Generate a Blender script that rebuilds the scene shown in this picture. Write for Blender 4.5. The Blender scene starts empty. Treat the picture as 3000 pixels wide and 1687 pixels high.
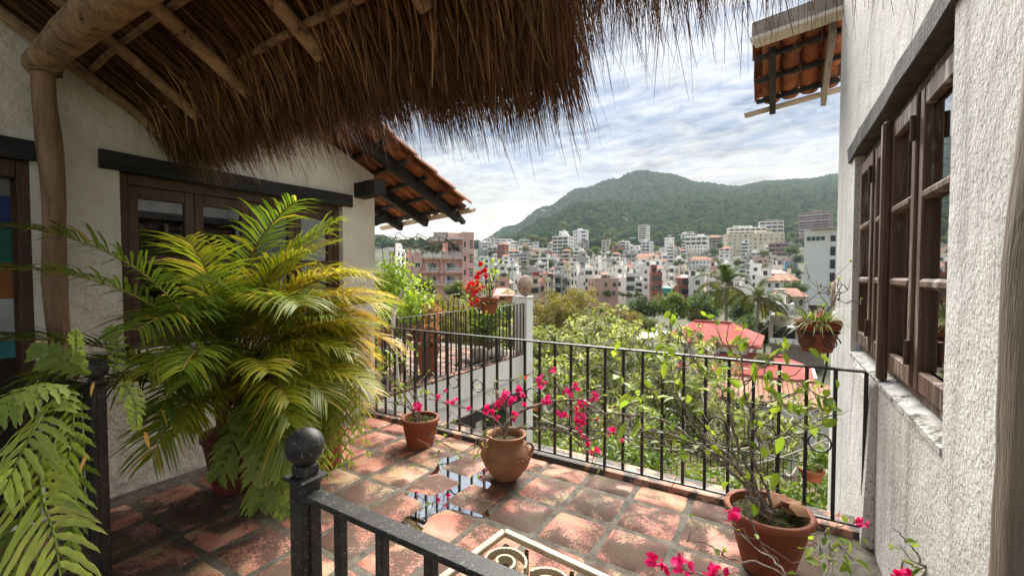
import bpy, bmesh, math, random
import numpy as np
from mathutils import Vector, Matrix, Euler

# ------------------------------------------------------------------ camera, sky, sun, exposure
SC = bpy.context.scene
COL = SC.collection
R = math.radians
EYE = 1.55
YAW, PIT = R(31.5), R(1.8)
cam_d = bpy.data.cameras.new('camera')
cam = bpy.data.objects.new('camera', cam_d); COL.objects.link(cam)
cam.location = (0, 0, EYE)
cam.rotation_euler = (R(90) - PIT, 0, YAW)
cam_d.sensor_width = 36.0
cam_d.lens = 36.0 * 1268.0 / 3000.0
cam_d.clip_start = 0.05
cam_d.clip_end = 20000
SC.camera = cam
SUN_EL, SUN_HEAD = 47, 10          # degrees; heading counter-clockwise from +Y
sdir = Vector((-math.sin(R(SUN_HEAD)) * math.cos(R(SUN_EL)), math.cos(R(SUN_HEAD)) * math.cos(R(SUN_EL)), math.sin(R(SUN_EL))))
W = bpy.data.worlds.new('World'); SC.world = W; W.use_nodes = True
def build_world():
    nt = W.node_tree; N = nt.nodes; L = nt.links
    for n in list(N): N.remove(n)
    out = N.new('ShaderNodeOutputWorld'); bg = N.new('ShaderNodeBackground'); bg.inputs[1].default_value = 0.075
    sky = N.new('ShaderNodeTexSky'); sky.sky_type = 'NISHITA'; sky.sun_disc = False
    sky.sun_elevation = R(SUN_EL); sky.sun_rotation = -R(SUN_HEAD)
    sky.air_density = 1.0; sky.dust_density = 1.5
    tc = N.new('ShaderNodeTexCoord'); sep = N.new('ShaderNodeSeparateXYZ'); L.new(tc.outputs['Generated'], sep.inputs[0])
    def math_(op, a, b=None, clamp=False):
        m = N.new('ShaderNodeMath'); m.operation = op; m.use_clamp = clamp
        for i, v in enumerate((a, b)):
            if v is None: continue
            if isinstance(v, (int, float)): m.inputs[i].default_value = v
            else: L.new(v, m.inputs[i])
        return m.outputs[0]
    z = math_('MAXIMUM', math_('ADD', sep.outputs[2], 0.11), 0.03)
    cx = math_('DIVIDE', sep.outputs[0], z); cy = math_('DIVIDE', sep.outputs[1], z)
    cmb = N.new('ShaderNodeCombineXYZ'); L.new(cx, cmb.inputs[0]); L.new(cy, cmb.inputs[1])
    mp = N.new('ShaderNodeMapping'); mp.inputs['Rotation'].default_value = (0, 0, R(20)); mp.inputs['Scale'].default_value = (1.0, 1.5, 1); L.new(cmb.outputs[0], mp.inputs[0])
    def noise(scale, det, ro, dist):
        n = N.new('ShaderNodeTexNoise'); n.inputs['Scale'].default_value = scale; n.inputs['Detail'].default_value = det
        n.inputs['Roughness'].default_value = ro; n.inputs['Distortion'].default_value = dist; L.new(mp.outputs[0], n.inputs['Vector']); return n.outputs[0]
    n1 = noise(0.75, 6, .55, .3); n2 = noise(3.4, 5, .6, .5)
    dens = math_('ADD', math_('MULTIPLY', n1, .6), math_('MULTIPLY', n2, .4))
    cov = N.new('ShaderNodeValToRGB'); L.new(dens, cov.inputs[0])
    cov.color_ramp.elements[0].position = .43; cov.color_ramp.elements[0].color = (.80, .80, .80, 1)
    cov.color_ramp.elements[1].position = .60; cov.color_ramp.elements[1].color = (1, 1, 1, 1)
    # cloud brightness: pale lit parts, blue-grey thick parts
    n3 = math_('ADD', math_('MULTIPLY', noise(1.5, 6, .6, .4), .58), math_('MULTIPLY', noise(6.5, 6, .62, .5), .42))
    br = N.new('ShaderNodeValToRGB'); L.new(n3, br.inputs[0])
    br.color_ramp.elements[0].position = .42; br.color_ramp.elements[0].color = (.98, 1.45, 2.3, 1)
    br.color_ramp.elements[1].position = .575; br.color_ramp.elements[1].color = (3.5, 3.6, 3.75, 1)
    # warm veil low over the horizon, all the way round
    hz = N.new('ShaderNodeMapRange'); hz.inputs[1].default_value = .02; hz.inputs[2].default_value = .34; hz.inputs[3].default_value = 1; hz.inputs[4].default_value = 0
    hz.interpolation_type = 'SMOOTHSTEP'; L.new(sep.outputs[2], hz.inputs[0])
    warm = N.new('ShaderNodeMix'); warm.data_type = 'RGBA'; L.new(hz.outputs[0], warm.inputs[0])
    L.new(br.outputs[0], warm.inputs[6])
    wc = N.new('ShaderNodeMix'); wc.data_type = 'RGBA'; wc.inputs[0].default_value = .7; L.new(br.outputs[0], wc.inputs[6]); wc.inputs[7].default_value = (5.6, 4.5, 2.6, 1)
    L.new(wc.outputs[2], warm.inputs[7])
    mix = N.new('ShaderNodeMix'); mix.data_type = 'RGBA'; L.new(cov.outputs[0], mix.inputs[0]); L.new(sky.outputs[0], mix.inputs[6]); L.new(warm.outputs[2], mix.inputs[7])
    L.new(mix.outputs[2], bg.inputs[0]); L.new(bg.outputs[0], out.inputs[0])
build_world()
sl = bpy.data.lights.new('sun', 'SUN'); sl.energy = 5.0; sl.angle = R(50); sl.color = (1, .95, .86)
so = bpy.data.objects.new('sun', sl); COL.objects.link(so); so.rotation_euler = sdir.to_track_quat('Z', 'Y').to_euler()
SC.view_settings.view_transform = 'Standard'; SC.view_settings.look = 'None'
SC.view_settings.exposure = 1.5; SC.view_settings.gamma = 1.0; SC.view_settings.use_curve_mapping = False

# ------------------------------------------------------------------ helpers
rnd = random.Random(7)
rng = np.random.default_rng(7)
FWD = np.array([-math.sin(YAW), math.cos(YAW), 0]); RGT = np.array([math.cos(YAW), math.sin(YAW), 0])
_cp, _sp = math.cos(PIT), math.sin(PIT)
FW3 = FWD * _cp - np.array([0, 0, _sp]); UP3 = np.array([0, 0, _cp]) + FWD * _sp
def sight(u, v): return FW3 + RGT * (u - 1500) / 1268. - UP3 * (v - 843.5) / 1268.
def at(u, v, D):            # surveyed point: direction in the photograph and real distance (metres)
    p = np.array([0, 0, EYE]) + sight(u, v) * D
    return Vector(p)
def ground(u, v, z=0.0):
    d = sight(u, v); return Vector(np.array([0, 0, EYE]) + d * ((z - EYE) / d[2]))
def on_y(u, v, y):
    d = sight(u, v); return Vector(np.array([0, 0, EYE]) + d * (y / d[1]))
ORG = {}
def tag(o, label=None, cat=None, group=None, kind=None):
    if label: o['label'] = label
    if cat: o['category'] = cat
    if group: o['group'] = group
    if kind: o['kind'] = kind
    return o
def thing(name, label, cat, loc=(0, 0, 0), group=None):
    o = bpy.data.objects.new(name, None); COL.objects.link(o); o.location = loc
    o.empty_display_size = .1
    ORG[o] = Vector(loc); return tag(o, label, cat, group)
def org(p):
    while p is not None and p not in ORG: p = p.parent
    return ORG[p] if p is not None else Vector((0, 0, 0))
def link(name, me, parent=None, loc=(0, 0, 0), mats=None):
    o = bpy.data.objects.new(name, me); COL.objects.link(o)
    o.location = loc
    if parent is not None: o.parent = parent
    return o
class MB:
    def __init__(s): s.v = []; s.f = []; s.m = []
    def add(s, v, f, m=0):
        b = len(s.v); s.v += [tuple(p) for p in v]; s.f += [tuple(i + b for i in q) for q in f]; s.m += [m] * len(f); return s
    def box(s, c, d, rot=None, m=0, jit=0):
        c = Vector(c); hx, hy, hz = d[0] / 2, d[1] / 2, d[2] / 2
        vs = [Vector((x, y, z)) for z in (-hz, hz) for y in (-hy, hy) for x in (-hx, hx)]
        if jit: vs = [p + Vector((rnd.uniform(-jit, jit), rnd.uniform(-jit, jit), rnd.uniform(-jit, jit))) for p in vs]
        if rot is not None:
            Rm = rot if isinstance(rot, Matrix) else Euler(rot).to_matrix(); vs = [Rm @ p for p in vs]
        return s.add([p + c for p in vs], [(0, 2, 3, 1), (4, 5, 7, 6), (0, 1, 5, 4), (2, 6, 7, 3), (0, 4, 6, 2), (1, 3, 7, 5)], m)
    def bb(s, x0, x1, y0, y1, z0, z1, m=0): return s.box(((x0 + x1) / 2, (y0 + y1) / 2, (z0 + z1) / 2), (x1 - x0, y1 - y0, z1 - z0), None, m)
    def bar(s, a, b, w, h, up=(0, 0, 1), m=0):
        a, b = Vector(a), Vector(b); d = b - a; L = d.length; d.normalize(); u = Vector(up)
        sx = d.cross(u).normalized(); uz = sx.cross(d)
        return s.box((a + b) / 2, (L, w, h), Matrix((d, sx, uz)).transposed(), m) if False else s.box((a + b) / 2, (w, L, h), Matrix((sx, d, uz)).transposed(), m)
    def tube(s, path, rad, n=8, m=0, cap=True, twist=0, squash=1):
        P = [Vector(p) for p in path]; k = len(P)
        if not hasattr(rad, '__len__'): rad = [rad] * k
        ref = Vector((0, 0, 1)); vs = []
        t0 = (P[1] - P[0]).normalized()
        if abs(t0.dot(ref)) > .9: ref = Vector((1, 0, 0))
        nrm = t0.cross(ref).normalized()
        for i in range(k):
            t = (P[min(i + 1, k - 1)] - P[max(i - 1, 0)])
            if t.length < 1e-9: t = t0
            t.normalize(); nrm = (nrm - t * nrm.dot(t))
            if nrm.length < 1e-6: nrm = t.orthogonal()
            nrm.normalize(); bn = t.cross(nrm)
            for j in range(n):
                a = 2 * math.pi * j / n + twist * i
                vs.append(P[i] + (nrm * math.cos(a) + bn * math.sin(a) * squash) * rad[i])
        f = [(i * n + j, i * n + (j + 1) % n, (i + 1) * n + (j + 1) % n, (i + 1) * n + j) for i in range(k - 1) for j in range(n)]
        if cap: f += [tuple(range(n - 1, -1, -1)), tuple((k - 1) * n + j for j in range(n))]
        return s.add(vs, f, m)
    def lathe(s, prof, n=24, c=(0, 0, 0), m=0, wob=0):
        c = Vector(c); vs = []
        for r, z in prof:
            for j in range(n):
                a = 2 * math.pi * j / n; q = 1 + wob * math.sin(a * 2 + z * 9)
                vs.append(c + Vector((r * q * math.cos(a), r * q * math.sin(a), z)))
        k = len(prof)
        f = [(i * n + j, i * n + (j + 1) % n, (i + 1) * n + (j + 1) % n, (i + 1) * n + j) for i in range(k - 1) for j in range(n)]
        return s.add(vs, f, m)
    def ring(s, c, axis, r, tr, n=24, k=6, m=0, a0=0, a1=2 * math.pi):
        c = Vector(c); ax = Vector(axis).normalized(); u = ax.orthogonal().normalized(); v = ax.cross(u)
        cnt = n + (0 if a1 - a0 >= 6.28 else 1)
        pts = [c + (u * math.cos(a0 + (a1 - a0) * i / n) + v * math.sin(a0 + (a1 - a0) * i / n)) * r for i in range(cnt)]
        if a1 - a0 >= 6.28: pts += pts[:1]
        return s.tube(pts, tr, k, m, cap=False)
    def sphere(s, c, r, n=12, k=8, m=0, sc=(1, 1, 1)):
        prof = [(max(1e-4, r * math.sin(math.pi * i / k)), -r * math.cos(math.pi * i / k)) for i in range(k + 1)]
        b = len(s.v); s.lathe(prof, n, (0, 0, 0), m)
        for i in range(b, len(s.v)):
            p = s.v[i]; s.v[i] = (p[0] * sc[0] + c[0], p[1] * sc[1] + c[1], p[2] * sc[2] + c[2])
        return s
    def mesh(s, name, mats, o=(0, 0, 0), smooth=False, bevel=0):
        me = bpy.data.meshes.new(name); ox, oy, oz = o
        me.from_pydata([(p[0] - ox, p[1] - oy, p[2] - oz) for p in s.v], [], s.f)
        mats = mats if isinstance(mats, (list, tuple)) else [mats]
        for q in mats: me.materials.append(q)
        if len(mats) > 1: me.polygons.foreach_set('material_index', s.m)
        if bevel:
            bm = bmesh.new(); bm.from_mesh(me)
            bmesh.ops.bevel(bm, geom=bm.edges[:], offset=bevel, segments=1, affect='EDGES', clamp_overlap=True); bm.to_mesh(me); bm.free()
        if smooth:
            me.polygons.foreach_set('use_smooth', [True] * len(me.polygons))
            try: me.set_sharp_from_angle(angle=R(smooth if smooth is not True else 45))
            except Exception: pass
        me.update(); return me
    def build(s, name, mats, parent=None, smooth=False, bevel=0):
        return link(name, s.mesh(name, mats, org(parent), smooth, bevel), parent)
def tp(o, label, cat, group=None): return tag(o, label, cat, group)      # a thing of one mesh
def fast(name, V, Fc, mats, parent=None, attr=None, smooth=False, mi=None):
    V = np.asarray(V, np.float32).reshape(-1, 3) - np.array(org(parent), np.float32); Fc = np.asarray(Fc, np.int32); n, k = Fc.shape
    me = bpy.data.meshes.new(name); me.vertices.add(len(V)); me.vertices.foreach_set('co', V.ravel())
    me.loops.add(n * k); me.loops.foreach_set('vertex_index', Fc.ravel()); me.polygons.add(n)
    me.polygons.foreach_set('loop_start', np.arange(0, n * k, k, dtype=np.int32)); me.polygons.foreach_set('loop_total', np.full(n, k, np.int32))
    mats = mats if isinstance(mats, (list, tuple)) else [mats]
    for q in mats: me.materials.append(q)
    if mi is not None: me.polygons.foreach_set('material_index', np.asarray(mi, np.int32))
    if attr is not None:
        a = me.attributes.new('tone', 'FLOAT', 'FACE'); a.data.foreach_set('value', np.asarray(attr, np.float32))
    if smooth: me.polygons.foreach_set('use_smooth', np.ones(n, bool))
    me.update(calc_edges=True); return link(name, me, parent)
# leaf templates: (t along, s across, lift) and triangles
LEAF = {
 'diamond': (np.array([[0, 0, 0], [.45, -.5, .06], [1, 0, 0], [.45, .5, .06]]), np.array([[0, 1, 2], [0, 2, 3]])),
 'oval': (np.array([[0, 0, 0], [.25, -.42, .05], [.62, -.44, .05], [1, 0, -.08], [.62, .44, .05], [.25, .42, .05], [.45, 0, -.05]]),
          np.array([[0, 1, 6], [1, 2, 6], [2, 3, 6], [3, 4, 6], [4, 5, 6], [5, 0, 6]])),
 'blade': (np.array([[0, -.2, 0], [0, .2, 0], [.3, -.5, .02], [.3, .5, .02], [.65, -.38, .02], [.65, .38, .02], [1, 0, 0]]),
           np.array([[0, 1, 3], [0, 3, 2], [2, 3, 5], [2, 5, 4], [4, 5, 6]])),
 'strip': (np.array([[0, -.5, 0], [0, .5, 0], [.5, -.45, 0], [.5, .45, 0], [1, -.08, 0], [1, .08, 0]]), np.array([[0, 1, 3], [0, 3, 2], [2, 3, 5], [2, 5, 4]])),
}
def norm(a): return a / np.maximum(np.linalg.norm(a, axis=-1, keepdims=True), 1e-9)
def leaves(P, D, U, L, Wd, tpl='diamond', droop=0.0):
    P = np.asarray(P, float).reshape(-1, 3); n = len(P)
    D = norm(np.broadcast_to(np.asarray(D, float), (n, 3))); U = np.broadcast_to(np.asarray(U, float), (n, 3))
    S = norm(np.cross(D, U)); Nn = np.cross(S, D)
    L = np.broadcast_to(np.asarray(L, float), (n,)); Wd = np.broadcast_to(np.asarray(Wd, float), (n,)); dr = np.broadcast_to(np.asarray(droop, float), (n,))
    T, Fc = LEAF[tpl]; k = len(T)
    V = (P[:, None] + D[:, None] * (T[None, :, 0, None] * L[:, None, None]) + S[:, None] * (T[None, :, 1, None] * Wd[:, None, None]) + Nn[:, None] * (T[None, :, 2, None] * L[:, None, None]))
    V[:, :, 2] -= (T[None, :, 0] ** 2) * (dr * L)[:, None]
    FF = (Fc[None] + (np.arange(n) * k)[:, None, None]).reshape(-1, 3)
    return V.reshape(-1, 3), FF, len(Fc)
class LB:       # leaf batches joined into one mesh
    def __init__(s): s.V = []; s.F = []; s.A = []; s.M = []; s.n = 0
    def add(s, P, D, U, L, Wd, tpl='diamond', droop=0.0, tone=None, m=0):
        V, F_, k = leaves(P, D, U, L, Wd, tpl, droop); s.V.append(V); s.F.append(F_ + s.n); s.n += len(V); q = len(F_) // k
        tone = rng.random(q) if tone is None else np.broadcast_to(np.asarray(tone, float), (q,))
        s.A.append(np.repeat(tone, k)); s.M.append(np.full(len(F_), m)); return s
    def raw(s, V, F_, tone, m=0):
        V = np.asarray(V, float).reshape(-1, 3); F_ = np.asarray(F_, int); s.V.append(V); s.F.append(F_ + s.n); s.n += len(V)
        s.A.append(np.broadcast_to(np.asarray(tone, float), (len(F_),))); s.M.append(np.full(len(F_), m)); return s
    def tubes(s, paths, rads, k=4, tone=.5, m=0):
        for p, r in zip(paths, rads):
            b = MB(); b.tube(p, r, k, cap=False); q = np.array(b.f)
            s.raw(b.v, np.concatenate([q[:, [0, 1, 2]], q[:, [0, 2, 3]]]), tone, m)
        return s
    def build(s, name, mats, parent=None, smooth=False):
        return fast(name, np.concatenate(s.V), np.concatenate(s.F), mats, parent, np.concatenate(s.A), smooth, np.concatenate(s.M))
def rvec(n): return norm(rng.normal(size=(n, 3)))
def ordinal(i):
    w = 'first second third fourth fifth sixth seventh eighth ninth tenth eleventh twelfth thirteenth fourteenth fifteenth sixteenth seventeenth eighteenth nineteenth twentieth'.split()
    if i < 20: return w[i]
    t = {2: 'twenty', 3: 'thirty', 4: 'forty', 5: 'fifty', 6: 'sixty', 7: 'seventy'}[(i + 1) // 10]
    return t + '-' + w[(i + 1) % 10 - 1] if (i + 1) % 10 else t[:-1] + 'ieth'

# ------------------------------------------------------------------ materials
def mat(name, c1, c2=None, scale=6, rough=.7, bump=0, bscale=30, stretch=(1, 1, 1), metal=0, spec=.4, pos=(.35, .65), speck=None, coord='Object', det=5, rand=0, bdist=.02, bump2=None, streak=None):
    m = bpy.data.materials.new(name); m.use_nodes = True; nt = m.node_tree; N = nt.nodes; L = nt.links
    b = N['Principled BSDF']; b.inputs['Roughness'].default_value = rough; b.inputs['Metallic'].default_value = metal; b.inputs['Specular IOR Level'].default_value = spec
    tc = N.new('ShaderNodeTexCoord'); mp = N.new('ShaderNodeMapping'); mp.inputs['Scale'].default_value = stretch; L.new(tc.outputs[coord], mp.inputs[0])
    vec = mp.outputs[0]
    if rand:
        oi = N.new('ShaderNodeObjectInfo'); va = N.new('ShaderNodeVectorMath'); va.operation = 'ADD'
        vm = N.new('ShaderNodeVectorMath'); vm.operation = 'SCALE'; vm.inputs['Scale'].default_value = 37.0
        cb = N.new('ShaderNodeCombineXYZ'); 
        for i in range(3): L.new(oi.outputs['Random'], cb.inputs[i])
        L.new(cb.outputs[0], vm.inputs[0]); L.new(vec, va.inputs[0]); L.new(vm.outputs[0], va.inputs[1]); vec = va.outputs[0]
    def noise(sc, d=det, ro=.6):
        n = N.new('ShaderNodeTexNoise'); n.inputs['Scale'].default_value = sc; n.inputs['Detail'].default_value = d; n.inputs['Roughness'].default_value = ro; L.new(vec, n.inputs['Vector']); return n
    col = None
    if c2 is not None:
        rp = N.new('ShaderNodeValToRGB'); rp.color_ramp.elements[0].position = pos[0]; rp.color_ramp.elements[1].position = pos[1]
        rp.color_ramp.elements[0].color = (*c1, 1); rp.color_ramp.elements[1].color = (*c2, 1); L.new(noise(scale).outputs[0], rp.inputs[0]); col = rp.outputs[0]
    if speck:       # (colour, scale, lo, hi)
        rp = N.new('ShaderNodeValToRGB'); rp.color_ramp.elements[0].position = speck[2]; rp.color_ramp.elements[1].position = speck[3]
        rp.color_ramp.elements[0].color = (0, 0, 0, 1); rp.color_ramp.elements[1].color = (1, 1, 1, 1); L.new(noise(speck[1], 6, .7).outputs[0], rp.inputs[0])
        mx = N.new('ShaderNodeMix'); mx.data_type = 'RGBA'; L.new(rp.outputs[0], mx.inputs[0]); mx.inputs[7].default_value = (*speck[0], 1)
        if col is None: mx.inputs[6].default_value = (*c1, 1)
        else: L.new(col, mx.inputs[6])
        col = mx.outputs[2]
    if streak:      # rain streaks: noise stretched down the wall (colour, scale, lo, hi)
        m2 = N.new('ShaderNodeMapping'); m2.inputs['Scale'].default_value = (1, 1, .07); L.new(vec, m2.inputs[0]); n2 = N.new('ShaderNodeTexNoise'); n2.inputs['Scale'].default_value = streak[1]; n2.inputs['Detail'].default_value = 6; n2.inputs['Roughness'].default_value = .65; L.new(m2.outputs[0], n2.inputs['Vector'])
        rp = N.new('ShaderNodeValToRGB'); rp.color_ramp.elements[0].position = streak[2]; rp.color_ramp.elements[1].position = streak[3]; rp.color_ramp.elements[0].color = (0, 0, 0, 1); rp.color_ramp.elements[1].color = (.75, .75, .75, 1); L.new(n2.outputs[0], rp.inputs[0])
        mx = N.new('ShaderNodeMix'); mx.data_type = 'RGBA'; L.new(rp.outputs[0], mx.inputs[0]); mx.inputs[7].default_value = (*streak[0], 1); L.new(col, mx.inputs[6]); col = mx.outputs[2]
    if rand:
        hv = N.new('ShaderNodeHueSaturation'); mr = N.new('ShaderNodeMapRange'); mr.inputs[3].default_value = 1 - rand; mr.inputs[4].default_value = 1 + rand
        L.new(oi.outputs['Random'], mr.inputs[0]); L.new(mr.outputs[0], hv.inputs['Value'])
        if col is None: hv.inputs['Color'].default_value = (*c1, 1)
        else: L.new(col, hv.inputs['Color'])
        col = hv.outputs[0]
    if col is None: b.inputs['Base Color'].default_value = (*c1, 1)
    else: L.new(col, b.inputs['Base Color'])
    if bump:
        bn = N.new('ShaderNodeBump'); bn.inputs['Strength'].default_value = bump; bn.inputs['Distance'].default_value = bdist
        L.new(noise(bscale, 5, .65).outputs[0], bn.inputs['Height']); L.new(bn.outputs[0], b.inputs['Normal'])
        if bump2:
            b2 = N.new('ShaderNodeBump'); b2.inputs['Strength'].default_value = bump2[0]; b2.inputs['Distance'].default_value = bump2[2]; L.new(noise(bump2[1], 3, .5).outputs[0], b2.inputs['Height']); L.new(b2.outputs[0], bn.inputs['Normal'])
    return m
def leafmat(name, cols, trans=.35, rough=.45, rand=0.0, spec=.4):
    m = bpy.data.materials.new(name); m.use_nodes = True; nt = m.node_tree; N = nt.nodes; L = nt.links
    b = N['Principled BSDF']; b.inputs['Roughness'].default_value = rough; b.inputs['Specular IOR Level'].default_value = spec
    at_ = N.new('ShaderNodeAttribute'); at_.attribute_name = 'tone'
    rp = N.new('ShaderNodeValToRGB'); e = rp.color_ramp.elements
    while len(e) < len(cols): e.new(.5)
    for i, c in enumerate(cols): e[i].position = i / max(1, len(cols) - 1); e[i].color = (*c, 1)
    L.new(at_.outputs['Fac'], rp.inputs[0]); col = rp.outputs[0]
    if rand:
        oi = N.new('ShaderNodeObjectInfo'); hv = N.new('ShaderNodeHueSaturation'); mr = N.new('ShaderNodeMapRange'); mr.inputs[3].default_value = 1 - rand; mr.inputs[4].default_value = 1 + rand
        L.new(oi.outputs['Random'], mr.inputs[0]); L.new(mr.outputs[0], hv.inputs['Value']); L.new(col, hv.inputs['Color']); col = hv.outputs[0]
    tr = N.new('ShaderNodeBsdfTranslucent'); L.new(col, b.inputs['Base Color'])
    br = N.new('ShaderNodeMix'); br.data_type = 'RGBA'; br.blend_type = 'MULTIPLY'; br.inputs[0].default_value = 1; L.new(col, br.inputs[6]); br.inputs[7].default_value = (1.5, 1.5, .9, 1); L.new(br.outputs[2], tr.inputs[0])
    mx = N.new('ShaderNodeMixShader'); mx.inputs[0].default_value = trans; L.new(b.outputs[0], mx.inputs[1]); L.new(tr.outputs[0], mx.inputs[2]); L.new(mx.outputs[0], N['Material Output'].inputs[0])
    return m
def glassmat(name, tint=(.6, .65, .65), dark=.85, rough=.02):
    m = bpy.data.materials.new(name); m.use_nodes = True; nt = m.node_tree; N = nt.nodes; L = nt.links
    N.remove(N['Principled BSDF']); tr = N.new('ShaderNodeBsdfTransparent'); tr.inputs[0].default_value = (*tint, 1)
    gl = N.new('ShaderNodeBsdfGlossy'); gl.inputs['Roughness'].default_value = rough; gl.inputs[0].default_value = (1, 1, 1, 1)
    fr = N.new('ShaderNodeFresnel'); fr.inputs[0].default_value = 1.5; mx = N.new('ShaderNodeMixShader')
    mu = N.new('ShaderNodeMath'); mu.operation = 'MULTIPLY'; mu.use_clamp = True; mu.inputs[1].default_value = dark; L.new(fr.outputs[0], mu.inputs[0]); L.new(mu.outputs[0], mx.inputs[0])
    L.new(tr.outputs[0], mx.inputs[1]); L.new(gl.outputs[0], mx.inputs[2]); L.new(mx.outputs[0], N['Material Output'].inputs[0]); return m
STUCCO_L = mat('stucco_left', (.66, .61, .51), (.78, .74, .65), 2.2, .9, .6, 22, speck=((.42, .36, .28), 30, .60, .74), bdist=.025, bump2=(.8, 5, .05), streak=((.50, .44, .35), 4, .56, .74))
STUCCO_R = mat('stucco_right', (.64, .64, .62), (.80, .80, .78), 1.3, .92, .5, 52, bump2=(.45, 5, .05), streak=((.36, .35, .33), 6, .52, .70), speck=((.17, .165, .16), 60, .53, .66), bdist=.022)
WHITEWALL = mat('white_wall', (.62, .62, .60), (.76, .76, .74), 1.5, .9, .4, 25, speck=((.3, .3, .28), 20, .60, .75))
BLACKIRON = mat('black_iron', (.012, .012, .013), (.03, .028, .027), 25, .45, .25, 90, spec=.5, bdist=.004)
NEWELIRON = mat('worn_iron', (.014, .014, .014), (.040, .038, .036), 18, .5, .35, 120, spec=.4, speck=((.20, .19, .17), 110, .57, .66), bdist=.003)
CREAMIRON = mat('cream_paint', (.30, .25, .16), (.42, .36, .25), 12, .5, .2, 60, speck=((.12, .09, .06), 45, .60, .70), bdist=.004)
BLACKWOOD = mat('black_wood', (.012, .012, .012), (.035, .034, .034), 7, .75, .6, 40, (1, .3, 1), speck=((.10, .10, .10), 60, .62, .76))
BROWNWOOD = mat('brown_wood', (.055, .026, .014), (.11, .058, .033), 9, .6, .4, 45, (1, 1, .15))
WEATHERWOOD = mat('weathered_brown_wood', (.075, .038, .025), (.19, .115, .08), 11, .65, .6, 40, (1, 1, .10), speck=((.50, .45, .40), 13, .545, .68))
POLEWOOD = mat('pole_wood', (.22, .125, .06), (.52, .33, .175), 9, .78, .9, 38, (1, 1, 1), speck=((.05, .028, .014), 15, .55, .68), det=9)
POSTWOOD = mat('post_wood', (.13, .075, .04), (.38, .235, .13), 8, .8, .9, 26, (1, 1, .16), speck=((.045, .026, .016), 9, .54, .68), det=9)
GREYPOST = mat('grey_post_wood', (.14, .11, .085), (.34, .29, .235), 7, .75, .7, 26, (1, 1, .10), speck=((.05, .037, .028), 8, .60, .73))
TERRACOTTA = mat('terracotta', (.20, .055, .025), (.33, .10, .045), 5, .7, .25, 40, speck=((.10, .045, .03), 14, .60, .78))
TERRAPALE = mat('pale_terracotta', (.23, .10, .045), (.34, .17, .085), 6, .75, .3, 40, speck=((.17, .09, .05), 12, .58, .75))
ROOFTILE = mat('roof_tile', (.20, .055, .02), (.34, .12, .042), 4, .75, .35, 35, speck=((.05, .03, .02), 7, .52, .68), rand=.3)
SOIL = mat('mossy_soil', (.025, .020, .010), (.085, .085, .025), 30, .95, 1, 60, det=8, bdist=.03)
GUTTER = mat('gutter_pvc', (.42, .34, .26), (.50, .42, .33), 3, .5)
CONCRETE = mat('grey_concrete', (.23, .20, .17), (.42, .39, .35), 7, .9, .5, 30, speck=((.10, .085, .07), 14, .56, .70))
BARK = mat('bark_grey', (.20, .17, .14), (.40, .36, .31), 14, .8, .5, 40, (1, 1, .4), speck=((.10, .08, .06), 25, .60, .72), bdist=.008)
BARKPALE = mat('bark_pale', (.44, .41, .36), (.68, .65, .60), 3, .8, .4, 12)
GLASS = glassmat('window_glass', (.30, .32, .32), 2.2)
DARKROOM = mat('dark_room', (.030, .026, .022), (.055, .045, .038), 3, .9)

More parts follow.
